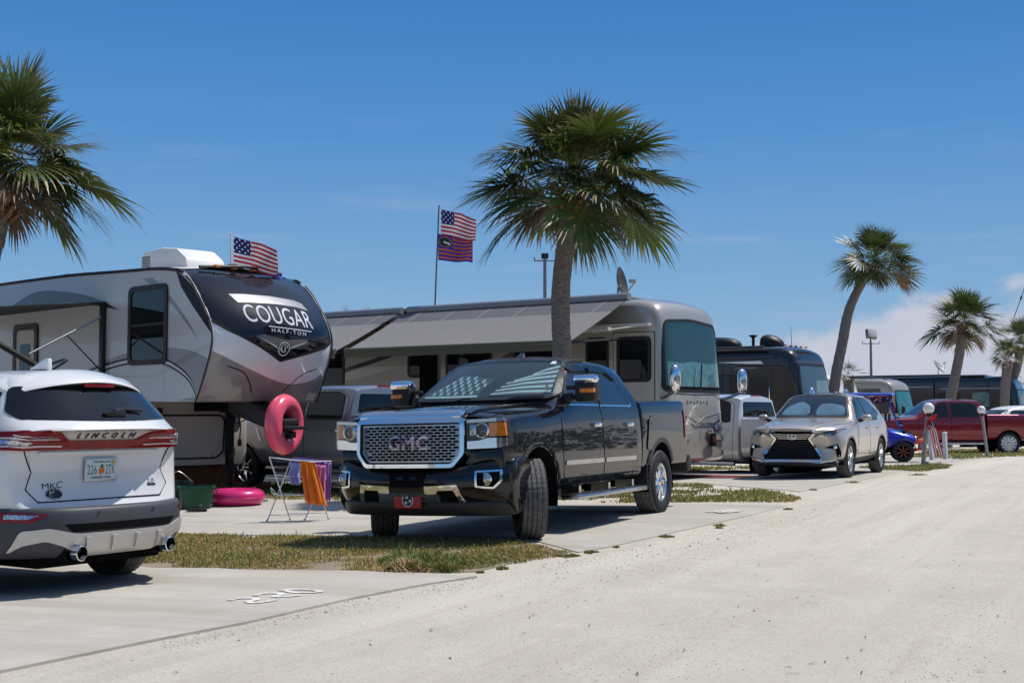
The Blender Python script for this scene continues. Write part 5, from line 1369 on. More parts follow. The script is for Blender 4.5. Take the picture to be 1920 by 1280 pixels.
# ---------------------------------------------------------------- other pickups (front axle at the origin), left side seen
def pickup(label,pos,az,P,roof=1.93,wb=3.68,rim=CHROME,spokes=6,rr=.245,style=0,tilt=0,dz=0,far=False):
    rt=thing('pickup_truck',label,'pickup',(pos[0],pos[1],zg(pos[0],pos[1])+dz),az,rx=tilt)
    def s(zb,yb,yr,zr,ym,zm,y4,z4,y5,z5,y6,z6,z7): return [(0,zb),(yb,zb),(yr,zr),(ym,zm),(y4,z4),(y5,z5),(y6,z6),(0,z7)]
    k=roof-1.93
    S=[(.93,s(.50,.70,.86,.60,.90,.9,.88,1.12,.76,1.17,.4,1.19,1.20)),(.84,s(.44,.74,.94,.56,.97,.92,.93,1.18,.82,1.23,.42,1.26,1.27)),
       (.2,s(.42,.78,.97,.52,.985,.95,.955,1.22,.86,1.29,.44,1.325,1.335)),(-.50,s(.42,.78,.97,.50,.985,.95,.955,1.25,.86,1.335,.44,1.37,1.38)),
       (-.62,s(.42,.78,.97,.50,.985,.95,.955,1.26,.86,1.35,.44,1.39,1.40)),(-1.40,s(.42,.78,.97,.50,.985,.95,.95,1.29,.735,1.83+k,.4,1.88+k,1.895+k)),
       (-1.6,s(.42,.78,.97,.50,.985,.95,.95,1.29,.735,1.86+k,.4,1.915+k,1.93+k)),(-2.2,s(.42,.78,.97,.50,.985,.95,.95,1.29,.735,1.865+k,.4,1.92+k,1.935+k)),
       (-2.85,s(.42,.78,.97,.50,.985,.95,.95,1.30,.735,1.84+k,.4,1.90+k,1.915+k)),(-2.98,s(.42,.78,.97,.50,.985,.95,.95,1.30,.735,1.80+k,.4,1.85+k,1.87+k)),
       (-3.04,s(.42,.78,.97,.50,.98,.95,.945,1.30,.80,1.55,.4,1.57,1.58))]
    cuts=[cyl_cut(0,.40,.475,.56,1.2),cyl_cut(0,.40,.475,-1.2,-.56)]
    body,bv=loft('body',[ringsym(x,h) for x,h in S],P,rt,2,[('r',0,.7),('r',4,.7,4,7),('r',5,.4,4,7),('l',5,.55,4,9),('l',4,.4),('r',8,.3),('r',9,.75),('r',10,.7)],cut=cuts)
    def bs(y): return [(0,.52),(.74,.52),(.96,.56),(.985,.95),(y,1.32),(.93,1.405),(.87,1.42),(0,1.42)]
    L_=wb+1.12
    bed,bb=loft('cargo_bed',[ringsym(x,bs(y)) for x,y in ((-3.09,.975),(-3.14,.98),(-4.0,.98),(-L_+.12,.975),(-L_+.02,.96),(-L_,.95))],P,rt,2,[('r',0,.9),('r',5,.8),('l',5,.7),('l',6,.7)],
        cut=[cyl_cut(-wb,.40,.475,.56,1.2),cyl_cut(-wb,.40,.475,-1.2,-.56),cutmesh(B().box(-L_+.09,-3.18,-.80,.80,.9,2.0))])
    for x,y in ((0,.83),(0,-.83),(-wb,.83),(-wb,-.83)): wheel(rt,x,y,.40,.40,.275,rr,1 if y>0 else -1,spokes,rim,VOID,dusty=False,detail=False)
    for sg in (1,-1):
        pl='L' if sg>0 else 'R'
        for cx,bh in ((0,bv),(-wb,bb)):
            b=B(); yy=sorted((sg*.56,sg*.95)); b.revolve([(.465,yy[0]),(.465,yy[1])],20,org=(cx,0,.40),a0=-.3,a1=PI+.3); b.obj('wheel_well',VOID,rt)
            if sg>0: patch('wheel_arch_trim',arcband(cx,.40,.47,.515,-16,196,22),pl,bh,P if style else GREYP,rt,.012,.08)
        if sg<0: 
            patch('side_window',rp([(-.95,1.34),(-1.42,1.76+k),(-2.4,1.78+k),(-2.80,1.66+k),(-2.86,1.36)],.05),pl,bv,GLASS,rt,.007,.1); continue
        for dp,wp,hx in (([(-.68,.52),(-.64,1.27),(-.98,1.42),(-1.42,1.80+k),(-1.76,1.81+k),(-1.79,1.3),(-1.79,.52)],[(-.92,1.335),(-1.42,1.75+k),(-1.70,1.765+k),(-1.73,1.335)],-1.60),
                         ([(-1.82,.52),(-1.82,1.3),(-1.79,1.81+k),(-2.62,1.80+k),(-2.86,1.68+k),(-2.90,1.3),(-2.88,.52)],[(-1.85,1.335),(-1.83,1.765+k),(-2.56,1.76+k),(-2.74,1.70+k),(-2.80,1.335)],-2.68)):
            d=patch('door',rp(dp,.06),pl,bv,P,rt,.004,.09); seam('door_gap',rp(dp,.06),pl,bv,d,.016,.0022,closed=True)
            w_=patch('window',rp(wp,.05),pl,bv,GLASS,d,.008,.09,smooth=60); patch('frame',[inset(rp(wp,.05),-.025),inset(rp(wp,.05),.004)],pl,bv,BLACKP if style!=1 else P,w_,.010,.09)
            loc,_,_,_=bv.ray_cast(Vector((hx,9,1.115)),Vector((0,-1,0)))
            b=B(); b.box(hx-.11,hx+.11,loc.y+.018,loc.y+.042,1.10,1.14,bev=.008); b.box(hx-.09,hx-.05,loc.y-.01,loc.y+.02,1.105,1.135); b.box(hx+.05,hx+.09,loc.y-.01,loc.y+.02,1.105,1.135); b.obj('handle',CHROME if style!=2 else P,d)
        patch('door_moulding',rect(-2.86,-.70,.60,.655,.01),pl,bv,P,rt,.012,.1)
        b=B(); b.tube([(-.75,.99,.40),(-2.95,.99,.40)],.045,10); 
        for x in (-.9,-1.8,-2.8): b.box(x-.03,x+.03,.75,.98,.38,.43)
        b.obj('running_board',CHROME if style!=2 else DCHROME,rt)
        m=B(); m.tube([(-.85,.93,1.36),(-.86,1.06,1.40)],.03,6); m.box(-.95,-.80,1.03,1.24,1.34,1.60,bev=.04); m.obj('mirror',CHROME if style==2 else BLACKP,rt)
    rw=rp([(-.66,1.74+k),(.66,1.74+k),(.76,1.45),(-.76,1.45)],.05)
    patch('rear_window',rw,'B',bv,GLASS,rt,.008,.1)
    b=B(); b.box(-2.96,-2.925,-.20,.20,1.855+k,1.90+k,bev=.01); b.obj('brake_light',REDL,rt)
    ws=rp([(-.78,1.42),(-.66,1.80+k),(.66,1.80+k),(.78,1.42)],.05); patch('windscreen',ws,'F',bv,GLASSB,rt,.008,.09,smooth=70)
    for sg in (1,-1):
        patch('headlight',rp([(sg*.55,.95),(sg*.55,1.12),(sg*.88,1.14),(sg*.90,.90)][::sg],.03),'F',bv,mat('headlamp_glass',(.35,.36,.38),.08,.5,1,var=.6,vscale=12),rt,.012,.08)
        patch('tail_light',rect(-L_,-L_+.14,.95,1.34,.02),'L' if sg>0 else 'R',bb,REDL,rt,.01,.08)
    patch('grille',rp([(-.52,1.12),(.52,1.12),(.48,.74),(-.48,.74)],.04),'F',bv,DCHROME,rt,.02,.1)
    b=B(); b.prism([(.70,.42),(.98,.42),(1.02,.60),(.96,.72),(.70,.72)],-.95,.95,'y',bev=.03); b.obj('front_bumper',CHROME,rt)
    b=B(); b.prism([(-L_+.02,.48),(-L_-.16,.50),(-L_-.17,.66),(-L_+.02,.70)],-.93,.93,'y',bev=.02); b.obj('rear_bumper',CHROME,rt)
    b=B(); b.box(-L_+.2,.4,-.4,.4,.38,.50); b.tube([(0,-.7,.4),(0,.7,.4)],.06,8); b.tube([(-wb,-.7,.4),(-wb,.7,.4)],.06,8); b.obj('chassis',VOID,rt)
    return rt,bv,bb
GREY=mat('grey_metallic_paint',(.26,.27,.30),.30,.5,1.0,.4)
SILV=mat('silver_metallic_paint',(.68,.69,.70),.28,.2,1.0,.4)
REDP=mat('dark_red_paint',(.22,.008,.016),.22,.25,1.0,.4)
gxy=gp(468,923); 
D=24.7; q=at(467,900,D)
rt,bv,bb=pickup('grey crew cab pickup parked under the trailer nose beside the drying rack','xy' and (q.x+.556,q.y+.617),R(138),GREY,1.96,3.70,CHROME,6,.26,0,0,.03)
patch('fender_vent',rp([(-.36,1.16),(-.42,1.16),(-.58,.92),(-.52,.90)],.02),'L',bv,DCHROME,rt,.012,.06)
b=B(); b.tube([(-.1,-.55,1.33),(-.1,-.55,2.0)],[.006,.003],6); b.obj('aerial',BLACKP,rt)
D=30.5; q=at(1245,870,D)
rt,bv,bb=pickup('silver crew cab pickup half hidden between the motorhome and the tan crossover',(q.x-.35,q.y+.6),R(141),SILV,1.96,3.75,CHROME,6,.25,0,0,-.12)
D=46; q=at(1672,850,D)
rt,bv,bb=pickup('dark red crew cab pickup with mesh alloy wheels behind the globe lamp posts',(q.x,q.y),R(184),REDP,1.97,3.88,DCHROME,12,.29,2)
# ================================================================= trailer with the black nose
def front_axes(az): return Vector((cos(az),sin(az))),Vector((-sin(az),cos(az)))
CREAM=mat('pale_gelcoat',(.46,.47,.49),.30,0,.5,.4,var=.05,vscale=1.2)
GELW=mat('white_gelcoat',(.82,.82,.83),.25,0,.6,.4)
GELG=mat('grey_gelcoat',(.29,.275,.26),.14,0,1.0,.5,var=.05,vscale=1.5)
GELB=mat('black_gelcoat',(.006,.007,.012),.4,0,1.0,.03,coatr=.008)
TAUPE=mat('taupe_panel',(.52,.48,.44),.35,0,.3,.4,var=.06,vscale=2)
ROOFW=mat('white_roof_membrane',(.66,.66,.64),.7,var=.12,vscale=3)
def trailer():
    az=R(-43.2); fw,lf=front_axes(az); ox,oy=-4.34,21.89; z0=-.11
    rt=thing('fifth_wheel_trailer','fifth wheel trailer with glossy black nose and grey swoosh graphics','trailer',(ox,oy,z0),az)
    HW=1.22
    # house: side profile pushed across the width
    def ring(x,zb,zt): return [(x,-HW,zb),(x,-HW,(zb+zt)/2),(x,-HW,zt-.05),(x,-HW+.06,zt),(x,0,zt+.06),(x,HW-.06,zt),(x,HW,zt-.05),(x,HW,(zb+zt)/2),(x,HW,zb)]
    prof=[(-9.5,4.00),(-8.0,4.02),(-6.0,4.02),(-4.2,4.00),(-3.0,3.96),(-2.2,3.93),(-1.4,3.905),(-.95,3.87)]
    b=B(); V=[];F=[];xs=curve([(x,z,0) for x,z in prof],5); n=9
    for x,z,_ in xs: V+=ring(x,1.60,z)
    for i in range(len(xs)-1):
        for k in range(n): F.append((i*n+k,i*n+(k+1)%n,(i+1)*n+(k+1)%n,(i+1)*n+k))
    F.append(tuple(range(n))[::-1])
    body=mesh_obj('body',V,F,CREAM,rt,40)
    bm=bmesh.new(); bm.from_mesh(body.data); bmesh.ops.recalc_face_normals(bm,faces=bm.faces[:]); bm.to_mesh(body.data); bm.free(); shade(body.data,40)
    # side walls of the nose up to the seam
    E=[(-.95,3.87),(-.55,3.80),(-.15,3.57),(.15,3.25),(.38,2.95),(.48,2.65),(.42,2.35),(.25,1.98),(.10,1.70),(.02,1.60)]
    Ec=curve(E,5)
    b=B(); 
    for sg in (1,-1): b.prism([(-.96,1.60)]+[(-.96,3.86)]+[(x,z) for x,z in Ec],sg*HW-.02*(sg>0)-0*(sg<0),sg*HW+.02*(sg<0),'y')
    b.box(-.96,.02,-HW+.02,HW-.02,1.595,1.63)
    b.obj('nose_wall',CREAM,rt)
    # moulded cap
    rings=[]
    for y in (-1.22,-1.205,-1.10,-.85,-.45,0,.45,.85,1.10,1.205,1.22):
        k=1-(abs(y)/1.22)**2.6; R_=[]
        for i,(x,z) in enumerate(E):
            t=i/9; bul=(.10+.24*math.sin(PI*min(1,t*1.05))**1.2)*k
            up=.05*k if i<2 else 0
            R_.append((x+bul*(1 if i>0 else 0)+(-.02 if abs(y)>1.21 else 0),y,z+up))
        R_+= [(-.3,y,1.60),(-.94,y,1.60),(-.96,y,2.6)]
        rings.append(R_)
    cap,cv=loft('nose_cap',rings,GELG,rt,2,[('l',9,.8),('l',0,.8),('l',10,.8),('l',11,.8),('r',0,.4),('r',10,.4)],sym=False)
    wl=[(-1.215,2.92),(-1.0,2.78),(0,2.30),(1.0,2.56),(1.215,2.66)]
    wa=curve([(1.215,2.22),(.95,2.0),(.45,1.90),(0,1.97),(-.55,2.14),(-.95,2.30),(-1.215,2.42)],5)
    patch('white_band',[(-1.20,2.94),(-1.0,2.80),(0,2.32),(1.0,2.58),(1.20,2.68)]+[(max(-1.20,min(1.20,a)),c) for a,c in wa],'F',cv,GELW,cap,.003,.08,smooth=70)
    bl=[(-1.19,2.93),(-1.0,2.79),(0,2.31),(1.0,2.57),(1.19,2.67),(1.205,3.0),(1.20,3.3),(1.17,3.6),(1.10,3.84),(-1.10,3.84),(-1.17,3.6),(-1.20,3.3),(-1.205,3.0)]
    blk=patch('black_panel',bl,'F',cv,GELB,cap,.007,.08,smooth=70)
    patch('black_edge',strip([(-1.19,2.90),(-1.0,2.765),(0,2.285),(1.0,2.545),(1.19,2.645)],.05),'F',cv,BLACKP,cap,.012,.07)
    LT=mat('letter_silver',(.58,.62,.68),.6,0,0,.2); LG=mat('graphic_grey',(.34,.345,.36),.3,.3,.5); LD=mat('graphic_dark_grey',(.12,.125,.135),.3,.2,.5)
    # graphics: bar, name, second line, chevron with round badge
    def warp(l): return [(a,c-.045*a-.03*a*a) for a,c in l]
    its=[(rp([(-.76,3.37),(-.5,3.38),(0,3.375),(.50,3.335),(.66,3.29),(.72,3.16),(.45,3.21),(0,3.235),(-.45,3.235),(-.68,3.225)],.015),1)]
    patches('graphic_bar',its,'F',cv,[LT,LG],blk,.011,.07)
    patch('lettering',[warp(l) for l in text_loops('COUGAR',1.34,.30,0,3.03,False,.004,.05,1.02)],'F',cv,LT,blk,.013,.07)
    patch('lettering',[warp(l) for l in text_loops('HALF-TON',.72,.062,.10,2.765,False,.012,.1,1.5)],'F',cv,LT,blk,.013,.12)
    patches('graphic_line',[(warp(strip([(-.30,2.825),(.60,2.825)],.014)),0)],'F',cv,[LT],blk,.013,.07)
    patches('graphic_chevron',[(rp([(-.56,2.66),(.0,2.42),(.52,2.60),(.47,2.655),(.0,2.63),(-.42,2.70)],.02),1),(rp([(-.48,2.645),(-.12,2.475),(-.16,2.52)],.004),0),(rp([(.12,2.475),(.50,2.615),(.16,2.52)],.004),0)],'F',cv,[GELW,LD],blk,.010,.06)
    bd=[(circ(0,2.475,.115,30),1),([circ(0,2.475,.115,30),circ(0,2.475,.098,30)],0)]
    for k,(a0,a1,r_) in enumerate(((20,200,.07),(160,330,.05),(-60,100,.03))): bd.append((strip([(r_*cos(R(a0+(a1-a0)*i/9)),2.475+r_*sin(R(a0+(a1-a0)*i/9))) for i in range(10)],.016),0))
    patches('badge',bd,'F',cv,[GELW,GELB],blk,.016,.05)
    for sg in (1,-1): patch('body_line',strip(curve([(sg*-.95,2.18),(sg*-.62,2.08),(sg*-.42,1.90),(sg*-.30,1.74)],4)[::1],[.004]+[.018]*11+[.006]),'F',cv,BLACKP,cap,.004,.06)
    patch('marker_plate',rect(.93,1.16,1.63,1.76,.01),'F',cv,mat('pale_sticker',(.52,.51,.47),.5),cap,.006,.1)
    # dark gutter along the roof edge, roof skin, rear seam
    for sg in (1,-1):
        V=[(x,sg*1.225,z-.03) for x,z,_ in xs]+[(-.55,sg*1.225,3.79),(-.42,sg*1.21,3.74)]
        b=B(); b.tube(V,.03,6); b.obj('roof_gutter',BLACKP,rt)
        b=B(); b.tube([(x,sg*1.228,z) for x,z in Ec[8:]],.016,6); b.obj('cap_seam',BLACKP,rt)
    b=B(); b.tube([(-.50,-.85,3.875),(-.34,0,3.935),(-.50,.85,3.875)],.03,6); b.obj('cap_trim',BLACKP,rt)
    b=B(); V=[];F=[]
    for x,z,_ in xs: V+=[(x,-1.14,z+.008),(x,0,z+.068),(x,1.14,z+.008)]
    for i in range(len(xs)-1):
        for k in range(2): F.append((i*3+k,i*3+k+1,i*3+k+4,i*3+k+3))
    V2=len(V); V+=[(-.60,-1.1,3.83),(-.50,0,3.925),(-.60,1.1,3.83)]; m_=len(xs)-1
    for k in range(2): F.append((m_*3+k,m_*3+k+1,V2+k+1,V2+k))
    mesh_obj('roof_membrane',V,F,ROOFW,rt,60)
    # side graphics and windows on the near side (y = -1.22)
    S_=-HW
    def side(name,items,mats,off,prn=None): return patches(name,items,'R',None,mats,prn or rt,off,.4,flat=S_)
    G1=mat('graphic_navy',(.030,.035,.050),.3,0,.5); G2=mat('graphic_mid_grey',(.20,.205,.215),.3,0,.5); G3=mat('graphic_black',(.010,.010,.013),.4,0,.15,.1); G4=mat('graphic_silver',(.52,.53,.55),.3,0,.5)
    cres=curve([(-6.6,3.52),(-5.6,3.74),(-4.6,3.70),(-3.4,3.52),(-2.4,3.22)],5)+curve([(-2.4,3.22),(-3.3,3.36),(-4.2,3.46),(-5.2,3.48),(-6.6,3.52)],5)[1:-1]
    side('graphic_crescent',[(cres,0)],[G1],.003)
    dg=curve([(-1.35,3.72),(-.9,3.45),(-.3,2.98),(.05,2.62)],5)+curve([(.05,2.62),(-.42,3.0),(-1.02,3.42),(-1.65,3.72)],5)[1:]
    side('graphic_stripe',[(dg,0)],[G2],.003)
    bk=[(-.62,3.79),(-.40,3.68),(-.12,3.50),(.12,3.23),(.34,2.95),(.44,2.70),(.25,2.86),(-.10,3.16),(-.45,3.50)]
    side('graphic_wedge',[(bk,0)],[G3],.0225-.02+.0005)
    sw=curve([(-3.5,2.20),(-2.4,2.42),(-1.2,2.52),(-.2,2.44),(.38,2.28)],5)+curve([(.38,2.28),(.24,1.95),(.06,1.66)],4)[1:]+curve([(.06,1.66),(-.02,1.84),(-.35,2.12),(-1.1,2.34),(-2.2,2.33),(-3.5,2.20)],5)[1:-1]
    side('graphic_swoosh',[(sw,0)],[G2],.0022)
    for off,m_ in ((0,G3),(.055,G4),(.085,G3)):
        c_=[(-3.45,2.18-off),(-2.2,2.345-off),(-1.1,2.345-off),(-.35,2.11-off*.9),(-.04,1.84-off*.5),(.03,1.66)]
        side('graphic_line',[(strip(curve(c_,5),.045 if m_ is G4 else .03),0)],[m_],.003+off*.01)
    for pts in ([(-4.3,2.42),(-5.4,2.24),(-6.3,1.95)],[(-4.2,2.40),(-5.0,2.16),(-6.0,1.72)],[(-2.55,1.95),(-3.2,1.82),(-3.9,1.66)]):
        side('graphic_line',[(strip(curve(pts,5),[.006]+[.05]*9+[.02]),0)],[G3],.003)
    side('graphic_dark_zone',[(curve([(-.5,1.61),(-.1,1.66),(.06,1.66)],4)+[(.02,1.61)],0)],[G2],.004)
    w=side('window',[(rect(-2.05,-.88,2.27,3.56,.14),0)],[GLASS],.012); side('frame',[([rect(-2.09,-.84,2.23,3.60,.16),rect(-2.0,-.93,2.32,3.51,.11)],0)],[BLACKP],.03,w); side('crossbar',[(rect(-2.02,-.90,2.90,2.94),0)],[BLACKP],.02,w)
    dr=side('door',[(rect(-6.35,-5.45,.9,3.10,.10),0)],[mat('door_skin',(.40,.39,.37),.4)],.02); side('frame',[([rect(-6.40,-5.40,.85,3.14,.14),rect(-6.28,-5.52,.95,3.02,.10)],0)],[BLACKP],.035,dr); side('window',[(rect(-6.12,-5.70,2.15,2.75,.08),0)],[GLASS],.028,dr)
    side('lower_wall',[([(-9.5,.45),(-2.02,.45),(-2.02,1.60),(-9.5,1.60)],0)],[TAUPE],.002)
    # front wall of the basement, under the nose
    b=B(); b.prism([(-1.20,.42),(1.12,.42),(1.21,.55),(1.21,1.60),(-1.21,1.60),(-1.21,.42)],-9.4,-2.0,'x',bev=.02); base=b.obj('basement',TAUPE,rt)
    dd=[(-.98,.60),(.52,.60),(.66,.70),(.70,1.28),(.62,1.36),(-.98,1.36)]
    sd=patch('storage_door',rp(dd,.05),'F',None,TAUPE,base,.018,.5,flat=-2.0); patch('seal',[inset(rp(dd,.05),-.022),inset(rp(dd,.05),.010)],'F',None,BLACKP,sd,.024,.5,flat=-2.0)
    for y in (-.45,.40):
        b=B(); b.box(-1.985,-1.955,y-.035,y+.035,.60,.66,bev=.008); b.obj('latch',DCHROME,sd)
    patch('sill',rect(-1.2,1.12,.42,.47),'F',None,BLACKP,base,.008,.5,flat=-2.0)
    b=B(); b.box(-1.992,-1.96,.83,.93,1.22,1.36,bev=.01); b.box(-1.992,-1.96,.60,.80,1.42,1.52,bev=.01); b.obj('outlet_box',BLACKP,base)
    b=B(); b.revolve([(.055,0),(.05,.02),(.001,.03)],16,'x',(-2.0,1.02,1.20)); b.obj('port_light',DCHROME,base)
    b=B(); cy,cz=.86,1.50
    b.tube([(-1.95,cy+.16*cos(a),cz-.03+.16*sin(a)) for a in [2*PI*i/18 for i in range(19)]],.014,6)
    b.tube([(-1.95,cy+.12,cz-.1),(-1.94,cy+.17,cz-.35),(-1.94,cy+.15,cz-.58)],.014,6); b.box(-1.965,-1.925,cy+.12,cy+.19,cz-.70,cz-.57,bev=.008)
    b.tube([(-1.95,cy+.10,cz-.28),(-1.8,cy+.35,cz-.16),(-1.5,.9,1.45),(-1.1,.55,1.35),(-.6,.3,1.30)],.012,6)
    b.obj('power_cable',BLACKP,rt)
    # nose underside, landing legs, pin box
    b=B(); b.prism([(-1.98,1.60),(-.2,1.60),(-.2,1.53),(-1.98,1.44)],.05,.75,'y'); b.obj('frame_rail',VOID,rt)
    for y in (-.75,.75):
        lg=B(); lg.box(-1.94,-1.82,y-.055,y+.055,.30,1.5); lg.box(-1.92,-1.84,y-.035,y+.035,-.04,.31); lg.obj('landing_leg',BLACKP,rt)
        f_=B(); f_.box(-2.0,-1.76,y-.11,y+.11,-.065,-.035); f_.obj('foot_plate',STEEL,rt)
    b=B(); b.prism([(-.6,1.60),(.05,1.60),(.75,1.34),(.95,1.30),(.95,1.14),(.70,1.10),(.2,1.22),(-.6,1.42)],-.17,.17,'y',bev=.02); b.prism([(.90,1.20),(1.15,1.18),(1.15,1.14),(.90,1.13)],-.22,.22,'y'); b.tube([(.95,0,1.12),(.95,0,.98)],.04,12); b.box(.86,1.02,-.06,.06,1.00,1.10,bev=.01)
    b.obj('pin_box',BLACKP,rt)
    # wheels far back
    for y in (-1.05,1.05):
        for x in (-6.6,-7.5): wheel(rt,x,y,.31,.38,.22,.2,1 if y>0 else -1,6,DCHROME,VOID,detail=False)
    # awning with arms on the near side
    aw=node('awning',rt); AWB=mat('awning_dark',(.020,.020,.022),.8)
    b=B(); b.prism([(-1.24,3.36),(-1.24,3.40),(-4.1,3.10),(-4.1,3.06)],-9.4,-2.86,'x'); b.obj('fabric',AWB,aw)
    b=B(); b.tube([(-9.4,-4.12,3.07),(-2.86,-4.12,3.07)],.07,10); b.obj('roller',AWB,aw)
    b=B(); b.box(-2.98,-2.86,-1.30,-1.225,1.70,3.40,bev=.008); b.obj('wall_bracket',BLACKP,aw)
    b=B(); b.tube([(-2.92,-1.30,3.12),(-2.92,-2.62,2.42)],.022,6); b.obj('gas_strut',STEEL,aw)
    b=B(); b.tube([(-2.92,-2.22,2.08),(-2.92,-4.08,3.05)],.055,6); b.obj('arm',BLACKP,aw)
    b=B(); b.tube([(-2.92,-1.28,2.05),(-2.92,-2.24,2.09)],.018,6); b.tube([(-2.92,-1.30,2.18),(-2.92,-1.95,2.78)],.012,6); b.obj('link',BLACKP,aw)
    # roof air conditioner
    ac=node('air_conditioner',rt); b=B()
    b.prism([(-3.11,3.96),(-3.11,4.27),(-2.98,4.385),(-2.4,4.41),(-1.92,4.36),(-1.62,4.17),(-1.53,3.92)],-.41,.41,'y',bev=.045); b.obj('shroud',WHITEP,ac)
    b=B()
    for k in range(8): b.box(-3.125,-3.10,-.33,.33,3.985+k*.04,4.003+k*.04)
    for k in range(8): b.box(-3.06,-2.78,-.416,-.40,3.985+k*.04,4.003+k*.04)
    b.obj('vent_grille',VOID,ac)
    b=B(); b.box(-4.9,-4.72,-1.0,-.85,3.99,4.06,bev=.01); b.obj('roof_vent',BLACKP,rt)
    for k,y in enumerate((-.55,-.2,.2,.55)): b=B(); b.box(-.46,-.38,y-.05,y+.05,3.875,3.925,bev=.01); b.obj('marker_light',AMBER,rt)
    return rt,fw,lf,Vector((ox,oy,z0))
TR,Tf,Tl,To=trailer()
def TP(x,y,z): return Vector((To.x+Tf.x*x+Tl.x*y,To.y+Tf.y*x+Tl.y*y,To.z+z))

# ================================================================= motorhomes
def motorhome(label,P,near,az,L_=11,ht=3.58,zb=.42,name='motorhome',rake=.30,roof=None,nose=.42,W=1.25,low=None,skirt=None):
    """near: the front right corner on the ground; x forward"""
    fw,lf=front_axes(az); o=Vector((near[0],near[1]))+lf*W
    rt=thing(name,label,'motorhome',(o.x,o.y,zg(o.x,o.y)),az)
    def sec(zt,w_,x,d): # d forward offset by height fraction
        hs=[(0,zb,0),(w_*.9,zb,0),(w_,zb+.12,.1),(w_,1.55,.35),(w_,zt-.55,.75),(w_*.995,zt-.22,.9),(w_*.90,zt-.04,.98),(w_*.45,zt,1),(0,zt+.02,1)]
        return [(a,c,d(f)) for a,c,f in hs]
    Z=lambda f:0
    S=[(-L_,sec(ht-.05,W,0,Z)),(-L_+.15,sec(ht,W,0,Z)),(-1.2,sec(ht,W,0,Z)),(-.55,sec(ht-.01,W,0,Z)),(-.15,sec(ht-.04,W*.998,0,lambda f:-rake*.5*f)),
       (nose*.45,sec(ht-.12,W*.985,0,lambda f:-rake*.95*f)),(nose*.85,sec(ht-.24,W*.93,0,lambda f:-rake*1.15*f)),(nose,sec(ht-.40,W*.80,0,lambda f:-rake*1.2*f))]
    rings=[]
    for x,h in S:
        P_=[(x+d,a,c) for a,c,d in h]; rings.append(P_+[(p[0],-p[1],p[2]) for p in P_[-2:0:-1]])
    body,bv=loft('body',rings,P,rt,2,[('r',0,.8),('l',1,.4),('r',7,.25)])
    return rt,body,bv,fw,lf
def mirror_arm(rt,x,y,z,sg,m=CHROME,s=1.0):
    n=node('mirror',rt); b=B(); b.tube(curve([(x,y,z),(x+.18*s,y+sg*.12*s,z+.03),(x+.42*s,y+sg*.22*s,z+.13*s)],4),.03*s,6); b.obj('arm',BLACKP if m is not CHROME else DCHROME,n)
    rg=[]
    for zz,k in ((.10,.5),(.14,.9),(.30,1),(.46,.95),(.56,.6)):
        rg.append([(x+.42*s+.09*s*k*cos(a),y+sg*.24*s+.14*s*k*sin(a),z+zz*s) for a in [2*PI*i/8 for i in range(8)]])
    loft('mirror_head',rg,m,n,1,sym=False)
MH=mat('warm_silver_paint',(.40,.375,.33),.28,.25,1.0,.4,coatr=.03)
